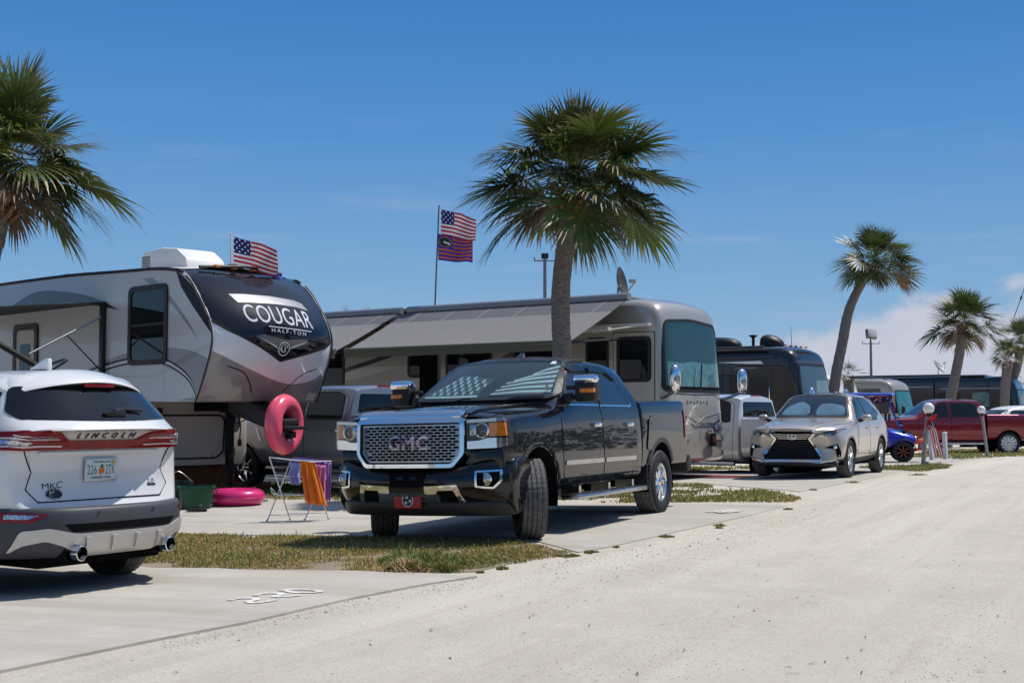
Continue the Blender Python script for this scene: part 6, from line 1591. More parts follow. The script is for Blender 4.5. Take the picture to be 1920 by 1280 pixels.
def silver_coach():
    az=R(-36); near=(2.98-.23+.03,25.0+.17)
    rt,body,bv,fw,lf=motorhome('silver beige motorhome with long striped awning behind the black pickup',MH,near,az,L_=12.5,ht=3.66,rake=.20,nose=.36)
    z0=rt.location.z
    def side(name,loops,m,off,prn,res=.3): return patch(name,loops,'R',bv,m,prn,off,res)
    # windscreen wraps the whole width
    ws=rp([(-1.16,1.78),(1.16,1.78),(1.13,2.6),(1.05,3.13),(0,3.20),(-1.05,3.13),(-1.13,2.6)],[.08,.08,.05,.14,.3,.14,.05])
    w=patch('windscreen',ws,'F',bv,GLASSG,rt,.008,.09,smooth=80); patch('frame',[inset(ws,-.04),inset(ws,.02)],'F',bv,BLACKP,w,.012,.09)
    CUR=mat('pale_curtain',(.075,.20,.195),.05,0,1,.5,var=.35,vscale=5)
    patch('curtain',rp([(-1.08,1.84),(1.08,1.84),(1.07,2.36),(.5,2.33),(0,2.37),(-.5,2.32),(-1.07,2.35)],.05),'F',bv,CUR,w,.010,.1,smooth=80)
    patch('dash_shade',rp([(-1.12,1.80),(1.12,1.80),(1.11,1.86),(-1.11,1.86)],.01),'F',bv,VOID,w,.013,.1)
    b=B()
    for y in (-.45,.5): b.tube([(.60,y,1.80),(.55,y+.15,2.3)],.015,6)
    b.obj('wiper',BLACKP,w)
    sdw=[(-.24,1.80),(.28,1.80),(.02,3.10),(-.20,3.10)]
    patch('nose_seam',strip([(-1.2,1.72),(0,1.69),(1.2,1.72)],.014),'F',bv,VOID,rt,.004,.1)
    CH2=CHROME
    patch('nose_letters',[strip([(-.42+k*.14,1.505+.02*(k%2)),(-.40+k*.14,1.575-.01*(k%3)),(-.36+k*.14,1.51+.03*(k%2))],.022) for k in range(7)],'F',bv,mat('grey_letters',(.06,.06,.06),.4),rt,.005,.12)
    patch('chrome_strip',rp([(-.30,1.13),(1.05,1.13),(1.08,1.05),(-.15,1.06)],.01),'F',bv,DCHROME,rt,.016,.09)
    patch('nose_crease',strip([(-1.1,1.36),(-.3,1.25),(0,1.13)],.02),'F',bv,MH,rt,.012,.08); patch('nose_crease',strip([(1.1,1.36),(.3,1.25),(0,1.13)],.02),'F',bv,MH,rt,.012,.08)
    for sg in (1,-1):
        hl=[(sg*.62,1.12),(sg*1.02,1.20),(sg*1.17,1.16),(sg*1.16,1.0),(sg*.70,.94)][::sg]
        h=patch('headlight',rp(hl,.03),'F',bv,mat('headlamp_dark',(.03,.033,.04),.05,0,1),rt,.014,.07); patches('lamp_detail',[(circ(sg*.80,1.05,.06,18),0),(circ(sg*.97,1.09,.06,18),0)],'F',bv,[mat('lamp_silver',(.62,.63,.66),.12,.8,1)],h,.017,.07)
        mirror_arm(rt,.10,sg*1.17,1.62,sg,CHROME,1.15)
        patch('bumper_wing',rp([(sg*.30,.96),(sg*.66,.90),(sg*1.16,.86),(sg*1.15,.74),(sg*.5,.80)][::sg],.02),'F',bv,MH,rt,.05,.08)
    patches('nose_emblem',[(strip([(.36,.93),(.40,.99),(.46,.93),(.52,.99),(.56,.95)],.02),0)],'F',bv,[mat('grey_letters',(1,1,1))],rt,.01,.08)
    b=B(); V=[]; b.prism([(.25,.34),(.50,.36),(.58,.48),(.56,.60),(.25,.62)],-1.10,1.10,'y',bev=.03); b.V=[(x-.22*y*y,y,z) for x,y,z in b.V]; b.obj('bumper',DCHROME,rt)
    b=B(); b.box(.42,.46,.28,.60,.66,.92,bev=.005); b.V=[(x-.22*y*y+.02,y,z) for x,y,z in b.V]; npl=b.obj('number_plate',VOID,rt)
    for y0 in (.34,):
        patches('plate_print',[(text_loops('263',.14,.10,.44,.80,False,.02),0)],'F',None,[mat('plate_red_print',(.35,.05,.06),.5)],npl,.001,.3,flat=.445)
    # door, windows, awnings of the near side
    DW=mat('door_panel_silver',(.40,.385,.35),.35,0,.5)
    d=side('door',rect(-.92,.0,.62,2.92,.05),DW,.012,rt); side('door_gap',[rect(-.935,.015,.605,2.935,.06),rect(-.905,-.015,.635,2.905,.04)],VOID,.006,d)
    w=side('window',rect(-.80,-.10,1.98,2.80,.10),GLASS,.020,d); side('frame',[rect(-.84,-.06,1.94,2.84,.12),rect(-.77,-.13,2.01,2.77,.09)],BLACKP,.026,w)
    b=B(); b.box(-.80,-.70,-1.30,-1.26,1.52,1.66,bev=.01); b.obj('handle',BLACKP,d)
    for x0,x1,z0_,z1 in ((-1.55,-1.06,2.05,2.82),(-3.35,-2.2,1.9,2.75),(-6.3,-5.55,2.15,2.65),(-5.2,-4.0,1.9,2.7),(-9.3,-8.3,1.9,2.75),(-11.5,-10.6,2.0,2.7)):
        w=side('window',rect(x0,x1,z0_,z1,.12),GLASS,.012,rt); side('frame',[rect(x0-.03,x1+.03,z0_-.03,z1+.03,.14),rect(x0+.03,x1-.03,z0_+.03,z1-.03,.10)],BLACKP,.018,w)
    T1=mat('stripe_brown',(.11,.095,.08),.3,0,.6); T2=mat('stripe_cream',(.36,.34,.30),.3,0,.6); T3=mat('stripe_black',(.015,.014,.014),.3,0,.6)
    for pts,wd,m_ in (([(-2.0,3.2),(-3.8,2.3),(-6.5,1.6),(-12,1.1)],.34,T1),([(-3.2,3.3),(-5.2,2.55),(-8,1.9),(-12,1.5)],.42,T2),([(-4.2,3.3),(-6.4,2.75),(-9,2.2),(-12,1.95)],.10,T3),([(-6.8,3.3),(-8.6,2.7),(-10.4,2.35),(-12.3,2.2)],.38,T1),([(-8.2,3.3),(-9.8,2.9),(-12.2,2.6)],.07,T3),([(-1.7,1.75),(-4,1.2),(-8,.95)],.22,T2)):
        side('graphic_stripe',strip(curve(pts,6),wd),m_,.004+.001*(m_ is T3),rt,.25)
    for x_ in (-5.9,-9.9): b=B(); b.box(x_,x_+.43,-1.36,-1.25,.75,3.15); b.obj('slide_out_seal',VOID,rt)
    b=B(); b.box(-1.95,-.02,-1.44,-1.30,3.03,3.085,bev=.01); b.obj('door_awning',mat('white_aluminium',(.60,.60,.58),.35,.2),rt)
    b=B(); b.box(-2.2,-.62,-1.95,-1.80,2.92,3.0,bev=.015); b.tube([(-.7,-1.85,2.95),(-.3,-1.3,3.05)],.015,6); b.tube([(-2.1,-1.85,2.95),(-1.7,-1.3,3.05)],.015,6); b.obj('awning_arm',mat('white_aluminium',(1,1,1)),rt)
    b=B(); b.tube([(-1.35,-1.30,2.95),(-1.35,-1.30,3.02)],.05,8); b.obj('porch_light',WHITEP,rt)
    # two fabric awnings
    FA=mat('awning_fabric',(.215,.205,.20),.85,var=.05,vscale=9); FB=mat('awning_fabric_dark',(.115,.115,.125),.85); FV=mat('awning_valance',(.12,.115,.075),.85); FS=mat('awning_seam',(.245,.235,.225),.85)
    for x0,x1,skew in ((-6.25,-.50,.0),(-12.6,-6.45,.0)):
        aw=node('awning',rt); n=12; k=10; V=[];F=[];Mi=[]
        def pt(u,v,dz=0):
            x=x0+(x1-x0)*u; e=1.32+v*2.05; z=3.60-.10*v-.86*v**1.12-.05*sin(PI*v)+.012*sin(u*40)*v*(1-v)+dz
            x-=.10*v*u
            return (x,-e,z)
        for i in range(n+1):
            for j in range(k+1): V.append(pt(i/n,j/k))
        for i in range(n+1):
            for j in range(k+1): V.append(pt(i/n,j/k,-.012))
        o_=(n+1)*(k+1)
        for i in range(n):
            for j in range(k):
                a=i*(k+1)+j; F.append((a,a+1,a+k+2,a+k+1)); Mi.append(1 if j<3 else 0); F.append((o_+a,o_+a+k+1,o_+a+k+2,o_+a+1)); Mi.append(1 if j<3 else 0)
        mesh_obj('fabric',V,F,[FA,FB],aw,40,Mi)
        b=B()
        for i in range(1,n,2): b.add([Vector(pt(i/n+du,j/k,.004)) for j in range(0,k+1) for du in (-.0035,.0035)],[(2*j,2*j+1,2*j+3,2*j+2) for j in range(k)])
        b.obj('fabric_seam',FS,aw)
        A=Vector(pt(0,1));C_=Vector(pt(1,1))
        b=B(); b.tube([A,C_],.055,8); b.prism([(A.x,A.z-.15),(C_.x,C_.z-.15),(C_.x,C_.z),(A.x,A.z)],A.y-.03,A.y-.005,'y'); b.obj('valance',FV,aw)
        b=B(); b.tube([(x0,-1.33,3.63),(x1,-1.33,3.63)],.085,10); b.obj('awning_case',mat('grey_aluminium',(.30,.30,.31),.4,.4),aw)
        for u in (.01,.99):
            q=Vector(pt(u,1)); b=B(); b.tube([(q.x+.0,-1.30,1.3+1.5),(q.x,q.y,q.z)],.03,6); b.obj('arm',BLACKP,aw)
    b=B(); b.box(-12.2,-.8,-1.15,1.15,3.64,3.70,bev=.02); b.obj('roof_deck',mat('roof_grey',(.26,.26,.26),.7),rt)
    for k in range(5): b=B(); b.box(.0-.35,.06-.35,-.9+k*.42,-.75+k*.42,3.57,3.595,bev=.01); b.obj('marker_light',AMBER,rt)
    for y in (-1.05,1.05):
        for x in (-1.6,-8.6): wheel(rt,x,y,.48,.48,.26,.29,1 if y>0 else -1,8,CHROME,VOID,detail=False)
    b=B(); b.box(-12,-.2,-1.0,1.0,.30,.45); b.obj('chassis',VOID,rt)
    return rt,fw,lf
SC,Sf,Sl=silver_coach()
def LP(rt,fw,lf,x,y,z): o=rt.location; return Vector((o.x+fw.x*x+lf.x*y,o.y+fw.y*x+lf.y*y,o.z+z))
def dish(label,p,az,tilt,r,m):
    rt=thing('satellite_dish',label,'satellite dish',p,az); Mx=Matrix.Translation((0,0,.42*r/.4))@Matrix.Rotation(tilt,4,'Y')
    prof=[(r*i/8,.30*r*(i/8)**2) for i in range(9)]
    b=B(); b.revolve(prof+[(r,.32*r)]+[(q,h+.012) for q,h in prof[::-1]],28,'x'); b.V=[Mx@Vector(v) for v in b.V]; b.obj('reflector',m,rt)
    b=B(); b.tube([(0,0,0),(0,0,.30*r/.4),(.05,0,.4*r/.4)],.03,8); b.box(-.12,.12,-.12,.12,-.02,.05,bev=.01); b.obj('mount',DCHROME,rt)
    e=Mx@Vector((r*1.15,0,-r*.1)); s_=Mx@Vector((.05,0,-r*.9)); b=B(); b.tube([s_,e],.014,6); b.tube([e-Vector((.0,0,0)),e+(Mx.to_3x3()@Vector((-.14,0,.03)))],[.035,.05],8); b.obj('feed_horn',STEEL,rt)
    return rt
p=LP(SC,Sf,Sl,-1.45,-.2,3.68)
dish('grey satellite dish on the silver beige motorhome roof',p,R(-20),R(-12),.34,mat('dish_grey',(.06,.06,.062),.5))
DARK=mat('black_brown_paint',(.010,.009,.010),.22,0,1.0,.3)
def black_coach():
    az=R(-36); near=(8.68,40.0)
    rt,body,bv,fw,lf=motorhome('glossy black motorhome with black roof air conditioners behind the tan crossover',DARK,near,az,L_=11.5,ht=3.60,rake=.40,nose=.60)
    ws=rp([(-1.14,1.75),(1.14,1.75),(1.08,2.5),(.98,2.96),(-.98,2.96),(-1.08,2.5)],.10)
    w=patch('windscreen',ws,'F',bv,mat('grey_windscreen',(.05,.085,.10),.03,0,0,.9),rt,.008,.1,smooth=80); patch('frame',[inset(ws,-.05),inset(ws,.02)],'F',bv,BLACKP,w,.012,.1)
    patch('curtain',rp([(-.2,1.8),(1.05,1.8),(1.0,2.5),(.1,2.5)],.05),'F',bv,mat('pale_grey_curtain',(.17,.21,.21),.06,0,1,.5,var=.25,vscale=6),w,.010,.1,smooth=80)
    patch('wide_band',rp([(-1.2,3.02),(1.2,3.02),(1.1,3.10),(-1.1,3.10)],.02),'F',bv,mat('bronze_trim',(.12,.11,.12),.3,.6),rt,.01,.1)
    for sg in (1,-1): mirror_arm(rt,.25,sg*1.12,1.60,sg,CHROME,1.15)
    def side(name,loops,m,off,prn,res=.4): return patch(name,loops,'R',bv,m,prn,off,res)
    for x0,x1,z0_,z1 in ((-3.0,-1.9,1.75,2.65),(-6.2,-4.9,1.8,2.7),(-9.6,-8.4,1.8,2.7)):
        w=side('window',rect(x0,x1,z0_,z1,.12),GLASS,.012,rt); side('frame',[rect(x0-.04,x1+.04,z0_-.04,z1+.04,.14),rect(x0+.02,x1-.02,z0_+.02,z1-.02,.10)],BLACKP,.018,w)
    d=side('door',rect(-1.55,-.65,.6,2.8,.05),DARK,.012,rt); side('window',rect(-1.42,-.78,1.7,2.6,.08),mat('dark_grey_glass',(.012,.014,.017),.12),.018,d); b=B(); b.box(-.72,-.69,-1.31,-1.27,1.9,2.25,bev=.008); b.obj('handle',CHROME,d)
    side('beige_stripe',strip(curve([(-.1,1.25),(-2.5,1.42),(-6,1.35),(-11,1.6)],6),.22),mat('stripe_tan',(.20,.175,.15),.3,0,.6),.005,rt)
    side('light_panel',rect(-4.35,-3.95,1.2,2.95),mat('panel_tan',(.30,.25,.20),.4),.008,rt)
    patches('side_letters',[(text_loops('V E N E T I A',1.0,.07,-1.5,2.86,False,.01),0)] if 0 else [(strip([(-1.95,2.87),(-1.9,2.83),(-1.82,2.89),(-1.2,2.88)],[.02,.04,.03,.04]),0)],'R',bv,[mat('silver_script',(.20,.20,.21),.3,.4)],rt,.006,.2)
    b=B(); b.tube([(-8.5,-1.33,3.50),(-.85,-1.33,3.50)],.085,10); b.obj('awning_case',mat('dark_aluminium',(.06,.06,.065),.35,.5),rt)
    b=B(); b.prism([(-1.33,3.50),(-1.33,3.53),(-1.95,3.32),(-1.95,3.29)],-8.4,-5.2,'x'); b.box(-8.4,-5.2,-2.0,-1.9,3.24,3.34,bev=.01); b.obj('awning',BLACKP,rt)
    b=B(); b.box(-4.9,-.5,-1.38,-1.27,3.19,3.24,bev=.01); b.obj('door_awning',mat('dark_aluminium',(1,1,1)),rt)
    b=B(); b.prism([(-2.6,3.08),(-1.0,3.10),(-.9,3.0),(-1.5,3.02)],-1.30,-1.26,'y'); b.obj('entry_light',WHITEP,rt)
    for x0,x1,h in ((-3.75,-2.3,.40),(-1.5,-.80,.42)):
        rg=[[(x,-.42*k,3.60),(x,-.42*k,3.60+h*.5*k),(x,-.3*k,3.60+h*k),(x,.3*k,3.60+h*k),(x,.42*k,3.60+h*.5*k),(x,.42*k,3.60)] for x,k in ((x0,.7),(x0+.05,.95),(x0+(x1-x0)*.35,1),(x1-.3,.9),(x1-.08,.6),(x1,.3))]
        loft('air_conditioner',rg,BLACKP,rt,2,[('l',0,.6),('l',5,.6)],sym=False)
    b=B(); b.revolve([(.001,.42),(.12,.42),(.15,.40),(.05,.32),(.05,.0)],14,'z',(-1.9,.1,3.6)); b.obj('roof_vent',BLACKP,rt)
    for k in range(5): b=B(); b.box(-.42,-.34,-.8+k*.4,-.68+k*.4,3.575,3.62,bev=.01); b.obj('marker_light',AMBER,rt)
    b=B(); b.tube([(-.9,.9,3.55),(-.93,.9,4.3)],[.012,.006],6); b.obj('aerial',BLACKP,rt)
    for y in (-1.05,1.05):
        for x in (-1.6,-8.4): wheel(rt,x,y,.48,.48,.26,.29,1 if y>0 else -1,8,CHROME,VOID,detail=False)
black_coach()
def camper():
    az=R(-40); D=58; q=at(1566,800,D)
    rt,body,bv,fw,lf=motorhome('small white camper with dark front window behind the leaning palm trunk',mat('camper_white',(.70,.70,.69),.35,0,.4),(q.x,D),az,L_=6,ht=3.38,rake=.55,nose=.55,name='camper')
    rt['category']='camper'
    ws=rp([(-1.0,1.75),(1.0,1.75),(.95,2.45),(-.95,2.45)],.12); w=patch('windscreen',ws,'F',bv,GLASSB,rt,.01,.12,smooth=80)
    for y in (-.34,.34): patch('pillar',rect(y-.02,y+.02,1.76,2.44),'F',bv,BLACKP,w,.014,.12)
    for k in range(3): b=B(); b.box(-.55,-.42,-.5+k*.5,-.35+k*.5,3.33,3.39,bev=.01); b.obj('marker_light',AMBER,rt)
    b=B(); b.box(-2.6,-1.7,-.4,.4,3.36,3.70,bev=.1); b.obj('air_conditioner',GREYP,rt)
    for y in (-1.05,1.05): wheel(rt,-3.6,y,.36,.36,.22,.2,1 if y>0 else -1,6,DCHROME,VOID,detail=False)
camper()
def beige_coach():
    az=R(-38); D=66; q=at(1668,800,D)
    BG=mat('beige_paint',(.33,.285,.235),.32,0,.8,.4)
    rt,body,bv,fw,lf=motorhome('tan motorhome with teal windscreen parked behind the blue golf cart',BG,(q.x,D),az,L_=9.5,ht=3.42,rake=.45,nose=.7)
    ws=rp([(-1.15,1.25),(1.15,1.25),(1.08,2.3),(.98,2.78),(-.98,2.78),(-1.08,2.3)],.1); w=patch('windscreen',ws,'F',bv,mat('teal_windscreen',(.03,.17,.18),.03,0,0,.8,var=.4,vscale=3),rt,.01,.14,smooth=80); patch('frame',[inset(ws,-.05),inset(ws,.02)],'F',bv,BLACKP,w,.014,.14)
    def side(name,loops,m,off,prn,res=.5): return patch(name,loops,'R',bv,m,prn,off,res)
    side('window',rect(-2.6,-1.2,1.9,2.75,.1),GLASS,.012,rt); side('window',rect(-.55,-.05,1.6,2.7,.1),GLASS,.012,rt)
    side('dark_band',[(-3.2,1.7),(-.0,1.7),(-.0,2.9),(-2.7,2.9)],DARK,.006,rt)
    b=B(); b.prism([(-1.27,3.2),(-1.27,3.24),(-2.9,2.55),(-2.9,2.50)],-8.6,-3.2,'x'); b.obj('awning',mat('tan_fabric',(.42,.36,.31),.85),rt)
    b=B(); b.tube([(-3.15,-1.28,2.2),(-3.15,-1.3,3.2)],.06,6); b.tube([(-3.15,-1.28,1.8),(-3.15,-2.85,2.52)],.04,6); b.obj('awning_arm',mat('white_aluminium',(1,1,1)),rt)
    for k in range(5): b=B(); b.box(-.50,-.40,-.8+k*.4,-.66+k*.4,3.36,3.42,bev=.01); b.obj('marker_light',REDL,rt)
    for sg in (1,-1): mirror_arm(rt,.3,sg*1.1,1.35,sg,BLACKP,1.2)
    for y in (-1.05,1.05):
        for x in (-1.6,-7.0): wheel(rt,x,y,.46,.46,.26,.28,1 if y>0 else -1,8,CHROME,VOID,detail=False)
beige_coach()
NAVY=mat('navy_paint',(.007,.008,.016),.18,0,1.0,.4)
def navy_coach():
    az=R(-34); D=78; q=at(1896,800,D)
    rt,body,bv,fw,lf=motorhome('dark navy coach with a long side and dish aerial behind the red pickup',NAVY,(q.x,D),az,L_=12.5,ht=3.86,rake=.55,nose=.85,name='motorhome')
    ws=rp([(-1.15,1.5),(1.15,1.5),(1.08,2.5),(.95,3.0),(-.95,3.0),(-1.08,2.5)],.1); w=patch('windscreen',ws,'F',bv,mat('teal_grey_screen',(.05,.15,.15),.03,0,0,.8),rt,.01,.14,smooth=80); patch('frame',[inset(ws,-.05),inset(ws,.02)],'F',bv,BLACKP,w,.014,.14)
    def side(name,loops,m,off,prn,res=.5): return patch(name,loops,'R',bv,m,prn,off,res)
    side('window',rect(-2.25,-1.25,1.95,2.85,.12),mat('pale_window',(.10,.20,.20),.05,0,0,.8,var=.6,vscale=3),.012,rt)
    for x0,x1 in ((-4.4,-3.0),(-10.5,-6.8)): side('window',rect(x0,x1,1.95,2.85,.12),GLASS,.012,rt)
    ST_=mat('silver_stripe',(.30,.30,.32),.3,.5,.5)
    side('stripe',strip([(-.2,3.10),(-4.2,3.10)],.05),ST_,.006,rt); side('stripe',strip([(-4.7,3.22),(-12.3,3.22)],.05),ST_,.006,rt)
    side('gap',rect(-4.6,-4.52,.6,3.6),VOID,.01,rt)
    b=B(); b.box(-11.8,-3.6,-1.2,-.9,3.83,4.0,bev=.05); b.box(-3.4,-1.6,-1.1,1.1,3.84,3.95,bev=.05); b.obj('roof_rail',DARK,rt)
    for sg in (1,-1): mirror_arm(rt,.3,sg*1.1,1.5,sg,CHROME,1.2)
    for y in (-1.05,1.05):
        for x in (-1.8,-9.0): wheel(rt,x,y,.50,.50,.28,.3,1 if y>0 else -1,8,CHROME,VOID,detail=False)
    return rt,fw,lf
NV,Nf,Nl=navy_coach()
p=LP(NV,Nf,Nl,-4.6,-.2,3.88)
dish('pale grey satellite dish tilted on the navy coach roof',p,R(-36),R(-42),.52,mat('dish_pale',(.33,.37,.35),.5))
# white van roof seen over the red pickup bed
def far_van():
    D=58; q=at(1872,800,D); rt=thing('van','white van roof and windows seen over the red pickup bed','van',gpz(q.x+.35,D)-Vector((0,0,.30)),R(200))
    W_=mat('camper_white',(1,1,1)); S=[(x,[(0,.4),(.8,.4),(.95,.7),(.97,1.1),(.92,zb),(.72,zt-.05),(.4,zt),(0,zt+.02)]) for x,zb,zt in ((2.4,.95,1.02),(2.3,1.05,1.14),(1.3,1.2,1.35),(.5,1.3,2.0),(-.2,1.32,2.12),(-2.2,1.32,2.12),(-2.5,1.3,1.95),(-2.55,1.25,1.85))]
    o,bv=loft('body',[ringsym(x,h) for x,h in S],W_,rt,2,[('r',0,.6),('r',7,.6),('l',5,.3)])
    for pl in 'LR': patch('side_window',rp([(-2.2,1.4),(-2.1,1.9),(.3,1.9),(.8,1.4)],.08),pl,bv,GLASSB,rt,.01,.2); 
    patch('windscreen',rp([(-.8,1.4),(-.65,1.92),(.65,1.92),(.8,1.4)],.08),'F',bv,GLASSB,rt,.01,.2)
    patch('rear_window',rp([(-.7,1.35),(-.62,1.85),(.62,1.85),(.7,1.35)],.08),'B',bv,GLASSB,rt,.01,.2)
    for y in (-.82,.82):
        for x in (1.5,-1.6): wheel(rt,x,y,.35,.35,.22,.2,1 if y>0 else -1,5,DCHROME,VOID,detail=False)
far_van()
# ================================================================= flags and poles
CLOTH=attr_mat('printed_cloth',.75,.15,.35)
def flag(label,hoist_top,width,height,dirv,kind,seed,parent_note=None,sag=.35):
    """rippling flag hanging from its hoist; dirv is where the wind carries it"""
    rt_o=hoist_top; n,m=66,39; V=[];F=[];C=[]; d=Vector(dirv).normalized(); s=d.cross(Vector((0,0,1))).normalized(); rg=random.Random(seed)
    for i in range(n+1):
        u=i/n
        for j in range(m+1):
            v=j/m
            ph=u*9+v*1.6+seed
            off=.09*width*sin(ph)*u**.7+.04*width*sin(ph*1.9+v*3)*u
            x=u*width*.94; z=-v*height*(1-.10*u)-sag*width*u*.55-.05*height*sin(u*6+v*2+seed)*u
            V.append(d*x+s*off+Vector((0,0,z)))
    WH=(.72,.70,.70);RE=(.42,.025,.04);BL=(.022,.03,.12);OR=(.55,.11,.04);GB=(.03,.045,.30);GR=(.02,.05,.03)
    for i in range(n):
        for j in range(m):
            a=i*(m+1)+j; F.append((a,a+m+1,a+m+2,a+1)); u=(i+.5)/n; v=(j+.5)/m; st=int(v*13)
            if kind=='us':
                c=RE if st%2==0 else WH
                if u<.40 and st<7:
                    c=BL
                    if ((i%4==1 or i%4==2) and (j%4==1 or j%4==2) and ((i//4+j//4)%2==0)): c=WH
            else:
                c=OR if st%2==1 else GB
                if u<.42 and st<7: c=GB
                e=((u-.21)/.19)**2+((v-.28)/.20)**2
                if e<1: c=GR if e<.78 else OR
                if e<.6 and abs((v-.30)-.25*(u-.23))<.028 and u>.17: c=WH
            if u<.012: c=WH
            C.append(c)
    o=mesh_obj('flag',V,F,CLOTH,None,60,cols=C); o.location=hoist_top; tag(o,label,'flag'); return o
POLE=mat('dark_pole',(.10,.10,.11),.4,.6); WPOLE=mat('white_pole',(.60,.60,.60),.35)
def pole(name,label,p0,p1,r,m,cat='flagpole',extra=None):
    rt=thing(name,label,cat,p0); v=Vector(p1)-Vector(p0); b=B(); b.tube([(0,0,0),v*.5,v],[r,r*.9,r*.7],10); b.obj('shaft',m,rt)
    b=B(); b.revolve([(.001,.03),(.02,.015),(.022,0),(.012,-.01)],10,'z',tuple(v)); b.obj('finial',m,rt)
    b=B(); b.box(-.05,.05,-.05,.05,-.02,.06,bev=.01); b.obj('mount',BLACKP,rt)
    return rt
p0=TP(-.81,0,3.95); D=p0.y; p1=at(432,438,D); p1.y=D
pole('flagpole','short pole carrying one flag on the roof of the black nosed trailer',p0,p1,.018,WPOLE)
flag('striped national flag on the short pole above the trailer roof',at(437,443,D-.02),.84,.52,(1,-.12,0),'us',1.3,sag=.52)
# tall pole behind the awning: stands on the motorhome's far side
D=29.0; p0=gpz(at(803,800,D).x,D); p1=at(823,387,D)
pole('flagpole','tall thin pole with two flags rising behind the striped awning',p0,p1,.022,POLE)
flag('striped national flag at the top of the tall pole',at(826,392,D),.86,.60,(1,-.1,0),'us',2.2,sag=.46)
flag('blue and orange striped flag with green oval under the other flag',at(821,438,D),.84,.60,(1,.05,0),'uf',4.1,sag=.30)
def light_pole(label,D,px,ytop,r,head):
    q=at(px,800,D); b0=gpz(q.x,D); rt=thing('light_pole',label,'light pole',b0); h=at(px,ytop,D).z-b0.z
    b=B(); b.tube([(0,0,0),(0,0,h*.5),(0,0,h)],[r*1.25,r*1.05,r*.85],12); b.obj('shaft',mat('grey_pole',(.16,.165,.17),.5,.4),rt)
    aw=.45 if head else .34; b=B(); b.tube([(-aw,0,h-.12),(aw,0,h-.12)],.022,8); b.tube([(-aw,0,h-.12),(-aw,0,h+.0)],.022,8); b.tube([(aw,0,h-.12),(aw,0,h+.0)],.022,8); b.obj('cross_arm',mat('grey_pole',(1,1,1)),rt)
    if head:
        for k,(x,a) in enumerate(((.02,R(20)),)):
            Mx=Matrix.Translation((x,-.05,h+.40))@Matrix.Rotation(R(-18),4,'X')@Matrix.Rotation(a,4,'Z')
            b=B(); b.box(-.31,.31,-.10,.12,-.26,.26,bev=.05,M=Mx); b.obj('lamp_head',mat('lamp_body',(.16,.155,.14),.5,.3),rt)
            b=B(); b.box(-.26,.26,-.125,-.095,-.21,.21,bev=.01,M=Mx); b.obj('lamp_glass',mat('lamp_glass',(.50,.50,.44),.15,0,.6),rt)
        b=B(); b.tube([(0,0,h),(0,0,h+.2)],.04,8); b.obj('bracket',BLACKP,rt)
    else:
        b=B(); b.box(-.12,.12,-.12,.12,h-.05,h+.12,bev=.03); b.obj('cap',BLACKP,rt)
    return rt
light_pole('grey light pole standing behind the middle palm trunk',42,1022,482,.062,False)
light_pole('slim light pole with a square floodlight right of the leaning palm',70,1635,640,.075,True)
rt=thing('guy_wire','thin sloping wire high at the right edge of the picture','wire',at(1901,596,70)); v=at(1930,515,70)-at(1901,596,70)
b=B(); b.tube([(0,0,0),v*.4,v],.022,6); b.obj('wire',POLE,rt); b=B(); b.tube([v*.42,v*.50],.05,8); b.obj('insulator',BLACKP,rt)

# ================================================================= swim rings
def ring(label,loc,rot,Rr,r,m,sq=1.0):
    rt=thing('swim_ring',label,'swim ring',loc); rt.rotation_euler=rot
    V=[];F=[];n,k=72,24
    for i in range(n):
        a=2*PI*i/n; cr=1+.012*sin(a*14)
        for j in range(k):
            w=2*PI*j/k; inner=max(0,-cos(w)); rr=r*(1+.05*sin(a*24)*inner**2)
            V.append(((Rr+rr*cos(w))*cos(a),(Rr+rr*cos(w))*sin(a),rr*sq*sin(w)))
    for i in range(n):
        for j in range(k): F.append((i*k+j,((i+1)%n)*k+j,((i+1)%n)*k+(j+1)%k,i*k+(j+1)%k))
    mesh_obj('inflatable_body',V,F,m,rt,80)
    b=B(); b.revolve([(.001,.03),(.012,.028),(.016,0)],10,'z',(Rr-r*.2,0,r*.96*sq)); b.obj('valve',m,rt)
    V=[(x[0]*Rr,x[1]*Rr,x[2]) for x in [(cos(2*PI*i/60),sin(2*PI*i/60),0) for i in range(60)]]
    b=B(); b.tube([((Rr+r*1.0)*cos(2*PI*i/60),(Rr+r*1.0)*sin(2*PI*i/60),0) for i in range(60)],.006,5,closed=True); b.obj('seam',m,rt)
    return rt
PK=mat('pink_vinyl',(.88,.11,.18),.30,0,.5,.4,var=.06,vscale=2); PK.node_tree.nodes['Principled BSDF'].inputs['Subsurface Weight'].default_value=.12
PK2=mat('magenta_vinyl',(.62,.02,.16),.30,0,.5,.4,var=.06,vscale=2)
p=at(538,785,TP(.86,0,1.2).y)
ring('large pink swim ring hanging from the trailer hitch',TP(.80,-.02,1.22),(0,PI/2,R(-20)),.355,.145,PK)
D=20.2; q=at(443,938,D); 
ring('large magenta swim ring lying flat on the pad under the trailer',(q.x,D,zg(q.x,D)+.016+.125),(0,0,.4),.31,.135,PK2,.93)

